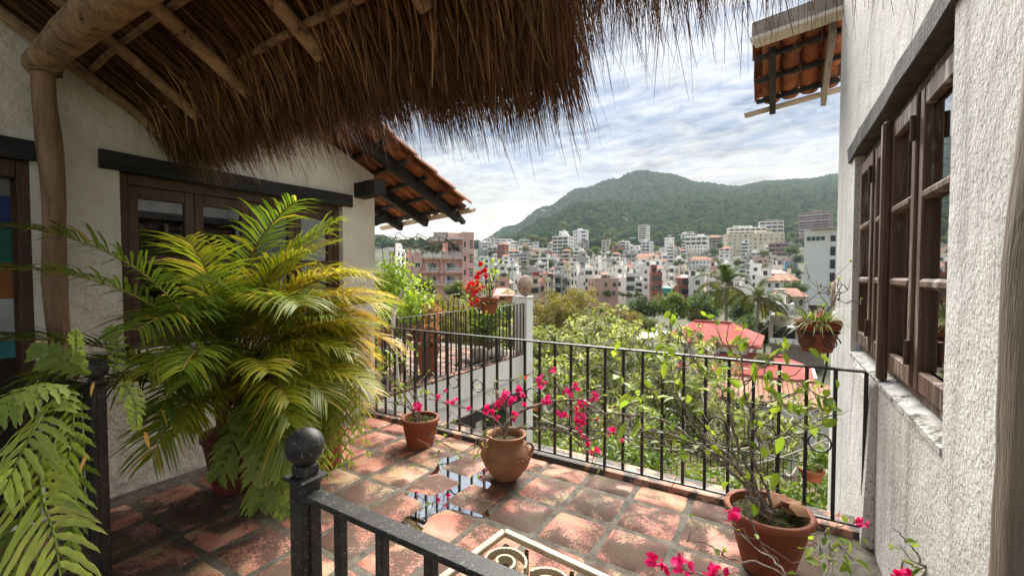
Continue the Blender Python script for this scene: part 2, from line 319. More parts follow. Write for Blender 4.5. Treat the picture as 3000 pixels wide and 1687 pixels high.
# ------------------------------------------------------------------ terrace floor, tiles, puddle
XL, XR = -3.95, 0.49
def tile_material():
    m = bpy.data.materials.new('saltillo_tile'); m.use_nodes = True; nt = m.node_tree; N = nt.nodes; L = nt.links; b = N['Principled BSDF']
    oi = N.new('ShaderNodeObjectInfo'); tc = N.new('ShaderNodeTexCoord')
    cb = N.new('ShaderNodeCombineXYZ'); [L.new(oi.outputs['Random'], cb.inputs[i]) for i in range(3)]
    sc = N.new('ShaderNodeVectorMath'); sc.operation = 'SCALE'; sc.inputs['Scale'].default_value = 91; L.new(cb.outputs[0], sc.inputs[0])
    ad = N.new('ShaderNodeVectorMath'); ad.operation = 'ADD'; L.new(tc.outputs['Object'], ad.inputs[0]); L.new(sc.outputs[0], ad.inputs[1])
    def noise(s, d=6, ro=.6, dist=0):
        n = N.new('ShaderNodeTexNoise'); n.inputs['Scale'].default_value = s; n.inputs['Detail'].default_value = d; n.inputs['Roughness'].default_value = ro; n.inputs['Distortion'].default_value = dist; L.new(ad.outputs[0], n.inputs['Vector']); return n.outputs[0]
    def ramp(src, pts):
        r = N.new('ShaderNodeValToRGB'); e = r.color_ramp.elements
        while len(e) < len(pts): e.new(.5)
        for i, (p, c) in enumerate(pts): e[i].position = p; e[i].color = (*c, 1) if hasattr(c, '__len__') else (c, c, c, 1)
        L.new(src, r.inputs[0]); return r.outputs[0]
    def mixc(f, a, c):
        x = N.new('ShaderNodeMix'); x.data_type = 'RGBA'; L.new(f, x.inputs[0])
        for i, v in ((6, a), (7, c)):
            if hasattr(v, '__len__'): x.inputs[i].default_value = (*v, 1)
            else: L.new(v, x.inputs[i])
        return x.outputs[2]
    def mth(op, a, c):
        x = N.new('ShaderNodeMath'); x.operation = op; x.use_clamp = True
        for i, v in enumerate((a, c)):
            if isinstance(v, (int, float)): x.inputs[i].default_value = v
            else: L.new(v, x.inputs[i])
        return x.outputs[0]
    base = ramp(noise(4, 4), [(.3, (.36, .105, .075)), (.5, (.50, .20, .145)), (.72, (.60, .34, .245))])
    ochre = mixc(ramp(noise(3.2, 5, .6, .4), [(.47, 0.), (.62, 1.)]), base, (.40, .28, .155))
    # mould: patches with speckled rims, stronger on some tiles
    big = noise(4.2, 3, .5, .6); fine = noise(70, 5, .75)
    d = mth('ADD', mth('MULTIPLY', big, .66), mth('MULTIPLY', fine, .56))
    wn = N.new('ShaderNodeTexWhiteNoise'); wn.noise_dimensions = '1D'; L.new(oi.outputs['Random'], wn.inputs['W'])
    thr = N.new('ShaderNodeMapRange'); thr.inputs[3].default_value = .475; thr.inputs[4].default_value = .62; L.new(wn.outputs['Value'], thr.inputs[0])
    mk = mth('MULTIPLY', mth('SUBTRACT', d, thr.outputs[0]), 12.)
    dark = ramp(fine, [(.35, (.016, .014, .012)), (.65, (.062, .050, .037))])
    col = mixc(mth('MULTIPLY', mk, .86), ochre, dark)
    L.new(col, b.inputs['Base Color']); b.inputs['Specular IOR Level'].default_value = .3
    L.new(ramp(big, [(.35, .55), (.6, .85)]), b.inputs['Roughness'])
    bp = N.new('ShaderNodeBump'); bp.inputs['Strength'].default_value = .35; bp.inputs['Distance'].default_value = .006; L.new(fine, bp.inputs['Height']); L.new(bp.outputs[0], b.inputs['Normal'])
    return m
TILE = tile_material()
GROUT = mat('grout', (.065, .055, .04), (.15, .13, .10), 16, .8, .6, 70, speck=((.04, .035, .03), 9, .52, .66), bdist=.008)
FLOORSLAB = MB().bb(XL - .02, XR + 3.0, -7.5, 3.40, -.30, -.0115)
terrace = tag(FLOORSLAB.build('terrace_floor', GROUT), kind='structure')
def tile_mesh(seed):
    r_ = random.Random(seed); us = [-1, -.86, -.4, .4, .86, 1]; h = .1690; vs = []
    for j in us:
        for i in us:
            k = max(abs(i), abs(j)); z = -.0035 * (min(k, .86) / .86) ** 3 - (.0125 if k > .95 else 0)
            x, y = i * h, j * h
            if abs(i) > .8 and abs(j) > .8: x *= .985; y *= .985
            if abs(i) > .95 and abs(j) > .95: x *= .99; y *= .99
            vs.append((x + r_.uniform(-.0025, .0025), y + r_.uniform(-.0025, .0025), z + (r_.uniform(-.0012, .0012) if k < .9 else 0)))
    f = [(j * 6 + i, j * 6 + i + 1, (j + 1) * 6 + i + 1, (j + 1) * 6 + i) for j in range(5) for i in range(5)]
    return MB().add(vs, f).mesh('tile', TILE, smooth=True)
TM = [tile_mesh(s) for s in range(6)]
def lay_tiles(parent, x0, nx, y0, ny, pitch, z, scale=1.0, skip=None):
    for j in range(ny):
        for i in range(nx):
            c = (x0 + pitch * (i + .5), y0 + pitch * (j + .5))
            if skip and skip(*c): continue
            o = link('tile', rnd.choice(TM), parent, (c[0] + rnd.uniform(-.003, .003), c[1] + rnd.uniform(-.003, .003), z + rnd.uniform(-.0015, .0025)))
            o.rotation_euler = (rnd.uniform(-.006, .006), rnd.uniform(-.006, .006), rnd.choice([0, 1, 2, 3]) * math.pi / 2 + rnd.uniform(-.012, .012))
            o.scale = (scale, scale, 1)
lay_tiles(terrace, -.485 - 9 * .365, 11, 2.945 - 8 * .365, 8, .365, 0, skip=lambda x, y: x < XL - .1 or x > XR + .15 or y < .0)
for i in range(11):          # the cut row along the railing
    o = link('tile', rnd.choice(TM), terrace, (-.485 - 9 * .365 + .365 * (i + .5), 3.072, rnd.uniform(0, .003))); o.scale = (1, .66, 1); o.rotation_euler.z = rnd.uniform(-.01, .01)
CURB = mat('curb_tile', (.40, .15, .09), (.60, .32, .21), 4, .7, .4, 60, speck=((.055, .045, .035), 4.5, .43, .50), bdist=.006)
for i in range(8):
    xa = XL + (XR - XL) * i / 8; xb = XL + (XR - XL) * (i + 1) / 8 - .006
    v = [(xa, 3.195, -.01), (xb, 3.195, -.01), (xa, 3.215, .022), (xb, 3.215, .022), (xa, 3.405, .03), (xb, 3.405, .03), (xa, 3.41, -.12), (xb, 3.41, -.12)]
    o = MB().add(v, [(0, 1, 3, 2), (2, 3, 5, 4), (4, 5, 7, 6), (0, 2, 4, 6), (1, 7, 5, 3)]).build('curb_tile', CURB, terrace)
# puddle: a level sheet of water that the crowned tiles rise through
def watermat():
    m = bpy.data.materials.new('water'); m.use_nodes = True; nt = m.node_tree; N = nt.nodes; L = nt.links; N.remove(N['Principled BSDF'])
    tr = N.new('ShaderNodeBsdfTransparent'); tr.inputs[0].default_value = (.66, .58, .50, 1); gl = N.new('ShaderNodeBsdfGlossy'); gl.inputs['Roughness'].default_value = .02
    fr = N.new('ShaderNodeFresnel'); fr.inputs[0].default_value = 1.48; mx = N.new('ShaderNodeMixShader'); L.new(fr.outputs[0], mx.inputs[0]); L.new(tr.outputs[0], mx.inputs[1]); L.new(gl.outputs[0], mx.inputs[2]); L.new(mx.outputs[0], N['Material Output'].inputs[0])
    return m
WATER = watermat()
pud = [(1118, 1492), (1150, 1455), (1215, 1440), (1238, 1405), (1275, 1375), (1290, 1345), (1345, 1335), (1420, 1352), (1500, 1392), (1492, 1430), (1460, 1470), (1430, 1490), (1435, 1512), (1395, 1512), (1330, 1492), (1290, 1500), (1255, 1530), (1225, 1560), (1175, 1530), (1140, 1520)]
pp = [ground(u, v, -.0034) for u, v in pud]
sm = []
for i in range(len(pp)):      # rounded outline
    a, b_, c_, d_ = pp[i - 1], pp[i], pp[(i + 1) % len(pp)], pp[(i + 2) % len(pp)]
    for t in (0, .33, .66):
        q = .5 * ((2 * b_) + (c_ - a) * t + (2 * a - 5 * b_ + 4 * c_ - d_) * t * t + (3 * b_ - a - 3 * c_ + d_) * t ** 3); sm.append((q.x, q.y, -.0032))
tp(MB().add(sm, [tuple(range(len(sm)))]).build('puddle', WATER), 'shallow rain puddle mirroring sky and railing between the floor tiles', 'puddle')

# ------------------------------------------------------------------ left house
def prism_yz(mb, poly, x0, x1, m=0):      # polygon in (y,z) extruded along x
    n = len(poly); v = [(x0, y, z) for y, z in poly] + [(x1, y, z) for y, z in poly]
    mb.add(v, [tuple(range(n - 1, -1, -1)), tuple(range(n, 2 * n))] + [(i, (i + 1) % n, n + (i + 1) % n, n + i) for i in range(n)], m)
LH = thing('left_house', 'white stuccoed house on the left with dark timber lintels and clay tiled eave', 'house', (XL, 1, 0))
zt = lambda y: 2.29 + .393 * (4.42 - y)
w = MB(); T0 = XL - .22
prism_yz(w, [(-1.9, -3), (-.45, -3), (-.45, zt(-.45)), (-1.9, zt(-1.9))], T0, XL)
prism_yz(w, [(-.45, 2.30), (.745, 2.30), (.745, zt(.745)), (-.45, zt(-.45))], T0, XL)
prism_yz(w, [(-.45, -3), (.745, -3), (.745, 0), (-.45, 0)], T0, XL)
prism_yz(w, [(.745, -3), (1.17, -3), (1.17, zt(1.17)), (.745, zt(.745))], T0, XL)
prism_yz(w, [(1.17, -3), (3.0, -3), (3.0, 1.0), (1.17, 1.0)], T0, XL)
prism_yz(w, [(1.17, 2.28), (3.0, 2.28), (3.0, zt(3.0)), (1.17, zt(1.17))], T0, XL)
prism_yz(w, [(3.0, -3), (3.43, -3), (3.43, zt(3.43)), (3.0, zt(3.0))], T0, XL)
w.build('wall', STUCCO_L, LH)
MB().bb(-8.2, T0 - .002, 3.21, 3.43, -3, zt(3.43)).build('end_wall', STUCCO_L, LH)
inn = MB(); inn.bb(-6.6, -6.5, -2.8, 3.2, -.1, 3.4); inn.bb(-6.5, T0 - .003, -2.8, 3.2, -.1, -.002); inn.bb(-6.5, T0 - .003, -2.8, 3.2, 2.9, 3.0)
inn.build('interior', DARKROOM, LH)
def rough_beam(name, a, b, w_, h_, m, parent, seg=7, jit=.006):
    a, b = Vector(a), Vector(b); d = (b - a).normalized(); s_ = d.cross(Vector((0, 0, 1)))
    if s_.length < .01: s_ = Vector((1, 0, 0))
    s_.normalize(); u = s_.cross(d); vs = []; f = []
    for i in range(seg + 1):
        c = a.lerp(b, i / seg)
        for sx, sz in ((-1, -1), (1, -1), (1, 1), (-1, 1)):
            vs.append(c + s_ * (sx * w_ / 2 + rnd.uniform(-jit, jit)) + u * (sz * h_ / 2 + rnd.uniform(-jit, jit)))
    for i in range(seg):
        for j in range(4): f.append((i * 4 + j, i * 4 + (j + 1) % 4, i * 4 + 4 + (j + 1) % 4, i * 4 + 4 + j))
    f += [(3, 2, 1, 0), tuple(seg * 4 + j for j in range(4))]
    return MB().add(vs, f).build(name, m, parent, bevel=.004)
rough_beam('lintel', (XL - .075, 1.06, 2.335), (XL - .075, 3.11, 2.335), .22, .125, BLACKWOOD, LH)
rough_beam('lintel', (XL - .075, -.6, 2.31), (XL - .075, .80, 2.31), .22, .125, BLACKWOOD, LH)
# timber window: four tall leaves, two panes each
fr = MB(); xo, xi = XL - .06, XL - .14
fr.bb(xi, xo, 1.17, 1.23, 1.0, 2.275); fr.bb(xi, xo, 2.94, 3.0, 1.0, 2.275); fr.bb(xi, xo, 1.231, 2.939, 2.20, 2.275); fr.bb(xi, xo, 1.231, 2.939, 1.0, 1.06)
wf = fr.build('window_frame', BROWNWOOD, LH, bevel=.004)
lw = (2.94 - 1.23) / 4
for k in range(4):
    y0 = 1.23 + lw * k + .003; y1 = 1.23 + lw * (k + 1) - .003; s_ = MB(); xa, xb = XL - .125, XL - .075
    s_.bb(xa, xb, y0, y0 + .062, 1.063, 2.197); s_.bb(xa, xb, y1 - .062, y1, 1.063, 2.197)
    for za, zb in ((1.063, 1.15), (1.63, 1.69), (2.11, 2.197)): s_.bb(xa + .002, xb - .002, y0 + .0625, y1 - .0625, za, zb)
    o = s_.build('window_sash', BROWNWOOD, LH, bevel=.003)
    for za, zb in ((1.15, 1.63), (1.69, 2.11)): MB().bb(XL - .104, XL - .100, y0 + .06, y1 - .06, za - .005, zb + .005).build('pane', GLASS, o)
MB().bb(XL - .2, XL + .02, 1.15, 3.02, .955, .999).build('sill', STUCCO_L, LH, bevel=.01)
# doorway with a painted cloth in coloured bands behind it
df = MB(); df.bb(XL - .15, XL - .03, .69, .745, 0, 2.25); df.bb(XL - .15, XL - .03, -.45, -.36, 0, 2.25); df.bb(XL - .148, XL - .032, -.359, .689, 2.14, 2.25)
df.build('door_frame', BROWNWOOD, LH, bevel=.005)
bands = [(2.14, 2.03, (.20, .21, .20)), (2.03, 1.83, (.015, .035, .16)), (1.83, 1.62, (.01, .13, .09)), (1.62, 1.40, (.27, .10, .025)), (1.40, 1.14, (.42, .45, .44)), (1.14, 1.03, (.04, .22, .22)), (1.03, .02, (.02, .012, .01))]
dr = MB().bb(XL - .135, XL - .118, -.358, .688, .004, 2.138).build('door', BROWNWOOD, LH)
for i, (za, zb, c) in enumerate(bands): MB().bb(XL - .1178, XL - .112, -.30, .675, zb + .001, za - .001).build('painted_band', mat('band_%d' % i, c, tuple(q * .7 for q in c), 5, .6), dr)

# clay tile roofs: curved pieces laid one by one
def roof_tile_mesh(conv=True, L=.42, r0=.098, r1=.080, n=7, th=.014):
    vs = []; f = []
    for (y, r) in ((0, r0), (L, r1)):
        for shell in (0, th):
            for i in range(n + 1):
                a = math.pi * i / n; q = r - shell
                vs.append((q * math.cos(a), y, (q * math.sin(a) * .72) * (1 if conv else -1)))
    k = n + 1
    for i in range(n):
        f += [(i, i + 1, 2 * k + i + 1, 2 * k + i), (k + i + 1, k + i, 3 * k + i, 3 * k + i + 1), (i + 1, i, k + i, k + i + 1), (2 * k + i, 2 * k + i + 1, 3 * k + i + 1, 3 * k + i)]
    f += [(0, 2 * k, 3 * k, k), (n, k + n, 3 * k + n, 2 * k + n)]
    return MB().add(vs, f).mesh('roof_tile', ROOFTILE, smooth=40)
RT_C, RT_P = roof_tile_mesh(True), roof_tile_mesh(False)
def tile_roof(parent, A, E, S, ncol, nrow, colw=.20, rowl=.345, first_cover=True):
    E = Vector(E).normalized(); S = Vector(S).normalized(); Nn = E.cross(S)
    if Nn.z < 0: Nn = -Nn
    Xa = S.cross(Nn).normalized(); M3 = Matrix((Xa, S, Nn)).transposed(); O = org(parent)
    for i in range(nrow):
        for j in range(ncol):
            for cover in (True, False):
                p = Vector(A) + E * (colw * (j + (0 if cover else .5))) + S * (rowl * i) + Nn * ((.055 if cover else .045) + .004 * i * 0)
                o = link('roof_tile', RT_C if cover else RT_P, parent, p - O)
                tilt = Matrix.Rotation(R(-2.6 + rnd.uniform(-.8, .8)), 3, 'X') @ Matrix.Rotation(rnd.uniform(-.03, .03), 3, 'Z')
                o.rotation_euler = (M3 @ tilt).to_euler()
E_L = Vector((-.96, .28, 0)); S_L = Vector((0, -1, .393))
A_L = Vector((-3.42, 4.42, 2.40))
tile_roof(LH, A_L, E_L, S_L, 11, 9)
for off in (0.0, .33, .66, .99, 1.32, 1.7, 2.1):       # battens under the tiles, their ends sticking out
    p = A_L + S_L.normalized() * (off + .12) + Vector((0, 0, -.05))
    rough_beam('batten', p + Vector((.02, 0, 0)), p + E_L * 2.3, .05, .04, BLACKWOOD, LH, 3, .003)
for dx in (.20, .95, 1.7):
    p = A_L + E_L * dx + Vector((0, .03 if dx < .5 else .0, -.095)) - S_L.normalized() * .03
    rough_beam('rafter', p, p + S_L.normalized() * 3.0, .075, .13, BLACKWOOD, LH, 5, .003)
rough_beam('outrigger_beam', (XL - .2, 3.24, 2.46), (XL + .36, 3.20, 2.47), .15, .15, BLACKWOOD, LH, 4, .008)
rough_beam('corner_bracket', (XL - .05, 3.45, 2.16), (XL - .05, 3.62, 2.22), .10, .10, BLACKWOOD, LH, 3, .004)
def gutter(parent, a, b, r=.055, n=8):
    a, b = Vector(a), Vector(b); d = (b - a).normalized(); s_ = d.cross(Vector((0, 0, 1))).normalized(); u = s_.cross(d); vs = []
    for p in (a, b):
        for q in (r, r - .005):
            for i in range(n + 1):
                t = math.pi * i / n; vs.append(p + s_ * math.cos(t) * q - u * math.sin(t) * q)
    k = n + 1; f = []
    for i in range(n): f += [(i, i + 1, 2 * k + i + 1, 2 * k + i), (k + i + 1, k + i, 3 * k + i, 3 * k + i + 1), (i + 1, i, k + i, k + i + 1), (2 * k + i, 2 * k + i + 1, 3 * k + i + 1, 3 * k + i)]
    f += [(0, 2 * k, 3 * k, k), (n, k + n, 3 * k + n, 2 * k + n)]
    return MB().add(vs, f).build('gutter', GUTTER, parent, smooth=40)
gutter(LH, A_L + Vector((.09, .05, -.005)), A_L + E_L * 2.4 + Vector((-.02, .06, -.045)))
g = A_L + E_L * .20 + Vector((0, .07, -.09))
MB().bar(g, g + Vector((.0, .10, -.07)), .06, .05).build('gutter_bracket', BLACKWOOD, LH)

# ------------------------------------------------------------------ right house
RH = thing('right_house', 'rough white stuccoed house wall on the right with weathered timber window', 'house', (XR, 3, 0))
w = MB(); T1 = XR + .26
prism_yz(w, [(1.50, -3), (2.02, -3), (2.02, 5.2), (1.50, 5.2)], XR, T1)
prism_yz(w, [(4.20, -3), (5.27, -3), (5.27, 5.2), (4.20, 5.2)], XR, T1)
prism_yz(w, [(2.02, -3), (4.20, -3), (4.20, .955), (2.02, .955)], XR, T1)
prism_yz(w, [(2.02, 2.52), (4.20, 2.52), (4.20, 5.2), (2.02, 5.2)], XR, T1)
w.build('wall', STUCCO_R, RH)
# lower plinth swelling at the foot beside the railing
v = [(XR - .002, 3.12, -.02), (XR - .002, 3.9, -.02), (XR - .055, 3.14, -.02), (XR - .055, 3.9, -.02), (XR - .002, 3.12, .95), (XR - .002, 3.9, .95), (XR - .02, 3.16, .9), (XR - .02, 3.9, .9)]
MB().add(v, [(0, 2, 3, 1), (4, 5, 7, 6), (0, 4, 6, 2), (2, 6, 7, 3), (3, 7, 5, 1)]).build('plinth', STUCCO_R, RH)
MB().bb(T1 + .002, 4.5, 5.05, 5.27, -3, 5.2).build('end_wall', WHITEWALL, RH)
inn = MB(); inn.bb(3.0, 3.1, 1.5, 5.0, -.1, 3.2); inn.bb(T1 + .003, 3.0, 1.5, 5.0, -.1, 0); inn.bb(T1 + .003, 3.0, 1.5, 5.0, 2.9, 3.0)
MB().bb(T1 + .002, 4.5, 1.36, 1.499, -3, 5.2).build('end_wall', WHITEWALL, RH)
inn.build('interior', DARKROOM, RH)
LINTEL_G = mat('grey_lintel', (.055, .055, .058), (.12, .12, .125), 9, .85, .8, 50, speck=((.30, .30, .30), 60, .60, .72))
rough_beam('lintel', (XR + .09, 1.92, 2.50), (XR + .09, 4.42, 2.50), .22, .115, LINTEL_G, RH, 9, .007)
# sloping stucco sill
v = [(XR + .13, 2.02, .99), (XR + .13, 4.2, .99), (XR - .006, 2.02, .955), (XR - .006, 4.2, .955), (XR + .13, 2.02, .93), (XR + .13, 4.2, .93), (XR - .006, 2.02, .93), (XR - .006, 4.2, .93)]
MB().add(v, [(0, 1, 3, 2), (2, 3, 7, 6), (0, 2, 6, 4), (1, 5, 7, 3)]).build('sill', mat('sill_weathered', (.40, .39, .37), (.66, .65, .63), 9, .9, .8, 40, speck=((.10, .085, .07), 14, .52, .64)), RH)
ya, yb, za, zb = 2.02, 4.20, .985, 2.43
fx0, fx1 = XR + .06, XR + .13
f_ = MB(); f_.bb(fx0, fx1, ya, ya + .05, za, zb); f_.bb(fx0, fx1, yb - .05, yb, za, zb); f_.bb(fx0 + .001, fx1 - .001, ya + .0505, yb - .0505, zb - .07, zb); f_.bb(fx0 + .001, fx1 - .001, ya + .0505, yb - .0505, za, za + .05)
f_.build('window_frame', WEATHERWOOD, RH, bevel=.005)
sw = (yb - ya - .10) / 4
for k in range(4):
    y0 = ya + .05 + sw * k + .004; y1 = y0 + sw - .008; sx = XR + .035 - (.01 if k % 2 else 0); ex = sx + .045; s_ = MB(); z0, z1 = za + .053, zb - .073
    rough = lambda: rnd.uniform(-.002, .002)
    s_.bb(sx + rough(), ex, y0, y0 + .066, z0, z1); s_.bb(sx + rough(), ex, y1 - .066, y1, z0, z1)
    s_.bb(sx + .003, ex - .002, y0 + .0665, y1 - .0665, z0, z0 + .09); s_.bb(sx + .003, ex - .002, y0 + .0665, y1 - .0665, z1 - .085, z1)
    o = s_.build('window_sash', WEATHERWOOD, RH, bevel=.006)
    hh = (z1 - .085 - z0 - .09)
    for q in (1, 2):
        zc = z0 + .09 + hh * q / 3
        MB().bb(sx - .004, ex - .004, y0 + .0667, y1 - .0667, zc - .022, zc + .022).build('muntin', WEATHERWOOD, o, bevel=.012)
    for q in range(3):
        MB().bb(ex - .012, ex - .008, y0 + .06, y1 - .06, z0 + .09 + hh * q / 3 + .015, z0 + .09 + hh * (q + 1) / 3 - .015).build('pane', GLASS, o)
    if k in (1, 3):
        for zh in (z0 + .16, z1 - .16):
            MB().tube([(sx - .012, y0 - .004, zh - .055), (sx - .012, y0 - .004, zh + .055)], .011, 8).build('hinge', mat('rust_hinge', (.05, .03, .022), (.10, .05, .03), 30, .6), o)
mull = MB(); mull.bb(XR - .012, XR + .034, ya + .05 + 2 * sw - .032, ya + .05 + 2 * sw + .032, za - .02, zb - .05); mull.build('window_mullion', WEATHERWOOD, RH, bevel=.012)
# its tiled eave beyond the far corner
E_R = Vector((.95, -.29, 0)); S_R = Vector((0, -1, .40)); A_R = Vector((-.20, 6.52, 3.74))
tile_roof(RH, A_R, E_R, S_R, 5, 3)
for off in (.05, .40, .75):
    p = A_R + S_R.normalized() * (off + .1) + Vector((0, 0, -.055)); rough_beam('batten', p + Vector((-.06, 0.02, 0)), p + E_R * .80, .05, .045, BLACKWOOD, RH, 3, .003)
p = A_R + E_R * .12 + Vector((0, .06, -.10)); rough_beam('rafter', p, p + S_R.normalized() * 1.0, .07, .11, BLACKWOOD, RH, 4, .003)
p = A_R + E_R * .66 + Vector((0, .0, -.13)); rough_beam('rafter', p, p + S_R.normalized() * 1.05, .055, .20, mat('grey_board', (.16, .13, .10), (.30, .26, .21), 8, .8, .4, 30, (1, .2, 1)), RH, 4, .003)
gutter(RH, A_R + Vector((-.20, .12, -.05)), A_R + E_R * .95 + Vector((0, .10, -.01)), .05)
bm_ = MB(); bm_.bar((-.26, 5.46, 4.165), (XR + .15, 5.24, 4.165), .16, .17); bm_.build('roof_beam', CONCRETE, RH, bevel=.01)
bm_ = MB(); bm_.bar((-.265, 5.44, 4.055), (XR + .15, 5.22, 4.055), .20, .045); bm_.build('beam_underside_board', mat('beam_white', (.62, .58, .50), (.74, .72, .66), 6, .8, .3, 20), RH, bevel=.004)

# ------------------------------------------------------------------ terrace railing
RY = 3.235
def railing(name, label, a, b, zb_, zt_, n, rings=None, ringz=.515, group=None, feet=True, bw=.02, skip_end=False, tw=.045):
    a, b = Vector(a), Vector(b); d = (b - a); L_ = d.length; d.normalize()
    t = thing(name, label, 'railing', (a.x, a.y, min(zb_, 0) if feet else zb_), group)
    up = Vector((0, 0, 1))
    MB().bar(a + up * (zt_ - a.z), b + up * (zt_ - b.z), tw, .012).build('top_rail', BLACKIRON, t, bevel=.002)
    MB().bar(a + up * (zb_ - a.z), b + up * (zb_ - b.z), .03, .012).build('bottom_rail', BLACKIRON, t, bevel=.002)
    sh = None; ang = math.atan2(d.y, d.x)
    for i in range(n):
        c = a + d * (L_ * i / (n - 1)); zz = (zt_ + zb_) / 2
        if sh is None: sh = MB().box((0, 0, 0), (bw, bw, zt_ - zb_ - .012)).mesh('baluster', BLACKIRON, bevel=.002)
        o = link('baluster', sh, t, Vector((c.x, c.y, zz)) - org(t)); o.rotation_euler.z = ang
    rm = None
    for i in (rings or []):
        c = a + d * (L_ * (i + .5) / (n - 1)); r = L_ / (n - 1) / 2 - bw / 2 - .004
        if rm is None: rm = MB().ring((0, 0, 0), (0, 1, 0), r, .005, 22, 6).mesh('ring', BLACKIRON, smooth=True)
        o = link('ring', rm, t, Vector((c.x, c.y, zb_ - zb_ + ringz)) - org(t)); o.rotation_euler.z = ang
    if feet:
        for q in (.12, .42, .62, .9):
            c = a + d * (L_ * q); MB().box((c.x, c.y, zb_ / 2 - .002), (.014, .014, zb_ - .008)).build('foot', BLACKIRON, t)
    return t
railing('terrace_railing', 'black iron railing with rings along the near terrace edge in front of the garden', (-3.725, RY, 0), (.455, RY, 0), .055, .98, 30, rings=[q for q in range(29) if (q % 2 == 1) and q not in (11, 15)])

# foreground guard with ball newels, in two runs either side of a gap
def newel(t, x, y, zball):
    b = MB(); b.box((x, y, (zball - .09) / 2), (.062, .062, zball - .09)); b.build('newel_post', NEWELIRON, t, bevel=.006)
    for q in (-1, 1): MB().box((x + q * .0335, y, (zball - .12) / 2), (.006, .018, zball - .16)).build('groove_strip', NEWELIRON, t)
    c = MB(); c.box((x, y, zball - .085), (.088, .088, .010)); c.box((x, y, zball - .064), (.052, .052, .030)); c.build('collar', NEWELIRON, t, bevel=.003)
    MB().sphere((x, y, zball), .0515, 28, 18).build('ball', NEWELIRON, t, smooth=True)
g1 = thing('guard_railing', 'near black iron guard rail with a large ball on its newel post', 'railing', (-1.115, .715, 0))
newel(g1, -1.115, .715, 1.072)
MB().bar((-1.085, .715, .942), (.40, .715, .942), .052, .016).build('top_rail', NEWELIRON, g1, bevel=.003)
MB().bar((-1.085, .715, .10), (.40, .715, .10), .03, .014).build('bottom_rail', NEWELIRON, g1, bevel=.002)
for i in range(9): MB().box((-.965 + i * .157, .715, .518), (.026, .026, .83)).build('baluster', NEWELIRON, g1, bevel=.003)
g2 = thing('guard_railing', 'black iron guard rail end with ball newel half hidden behind the large fern', 'railing', (-2.93, .755, 0))
newel(g2, -2.93, .755, 1.072)
MB().bar((-2.96, .755, .942), (-3.90, .755, .942), .052, .016).build('top_rail', NEWELIRON, g2, bevel=.003)
MB().bar((-2.96, .755, .10), (-3.90, .755, .10), .03, .014).build('bottom_rail', NEWELIRON, g2, bevel=.002)
for i in range(6): MB().box((-3.08 - i * .15, .755, .518), (.026, .026, .83)).build('baluster', NEWELIRON, g2, bevel=.003)

# cream scrolled iron table
tb = thing('iron_table', 'cream painted iron table frame with scrolls beside the near guard rail', 'table', (-.6, 1.15, 0))
TZ = .55; c0 = ground(1478, 1558, TZ); ax = (ground(1697, 1660, TZ) - c0).normalized(); ay = Vector((ax.y, -ax.x, 0))
P = lambda a, b, z=TZ: c0 + ax * a + ay * b + Vector((0, 0, z - TZ))
TW, TH_ = .78, .62
for a, b in ((P(0, 0), P(TW, 0)), (P(0, TH_), P(TW, TH_)), (P(0, 0), P(0, TH_)), (P(TW, 0), P(TW, TH_))):
    MB().bar(a, b, .027, .022).build('top_frame', CREAMIRON, tb, bevel=.003)
def scroll(cx, cy, r0, sgn, start):
    pts = []
    for i in range(46):
        t = i / 45; a = start + sgn * t * 3.3 * math.pi; r = r0 * (1 - .80 * t); pts.append(P(cx + r * math.cos(a), cy + r * math.sin(a), TZ - .014))
    b = MB()
    for i in range(45): b.bar(pts[i], pts[i + 1] + (pts[i + 1] - pts[i]) * .08, .009, .030)
    b.build('scroll', CREAMIRON, tb)
for k in range(4):
    scroll(.10 + .19 * k, .135, .085, 1 if k % 2 else -1, math.pi * (0 if k % 2 == 0 else 1) + (0.2 if k % 2 else -.2))
    scroll(.10 + .19 * k, .42, .085, -1 if k % 2 else 1, math.pi * (0 if k % 2 == 0 else 1))
for a, b in ((.03, .03), (TW - .03, .03), (.03, TH_ - .03), (TW - .03, TH_ - .03)):
    q = P(a, b); MB().box((q.x, q.y, TZ / 2 - .01), (.022, .022, TZ - .03)).build('leg', BLACKIRON, tb, bevel=.003)
for a in (.12, .31, .5): q = P(a, .02); MB().box((q.x, q.y, TZ - .10), (.012, .012, .17)).build('strut', BLACKIRON, tb)

# ------------------------------------------------------------------ palapa roof
PA = thing('palapa', 'palm thatch roof on log posts sheltering the near corner of the terrace', 'palapa', (-3.8, .8, 0))
rz = lambda y: 2.590 - .663 * (y - 1.38)
SL = Vector((0, 1, -.663)).normalized()
def wob_pole(name, a, b, r0, r1, m, seg=14, wob=.012, n=12, parent=PA):
    a, b = Vector(a), Vector(b); d = b - a; u = d.orthogonal().normalized(); v_ = d.cross(u).normalized(); ph = [rnd.uniform(0, 6.28) for _ in range(4)]; fr_ = [rnd.uniform(1.2, 2.6) for _ in range(4)]
    path = []; rad = []
    for i in range(seg + 1):
        t = i / seg
        path.append(a + d * t + u * wob * (math.sin(fr_[0] * 6.28 * t + ph[0])) + v_ * wob * math.sin(fr_[1] * 6.28 * t + ph[1]))
        rad.append((r0 + (r1 - r0) * t) * (1 + .06 * math.sin(fr_[2] * 9 * t + ph[2]) + rnd.uniform(-.025, .025)))
    return MB().tube(path, rad, n).build(name, m, parent, smooth=50)
for x, ye in ((-3.90, 1.40), (-3.30, 1.385), (-2.65, 1.38), (-1.93, 1.35), (-1.22, 1.34), (-.50, 1.28), (.20, 1.27)):
    wob_pole('rafter', (x, -1.6, rz(-1.6)), (x + rnd.uniform(-.02, .02), ye, rz(ye)), .040, .036, POLEWOOD, wob=.010)
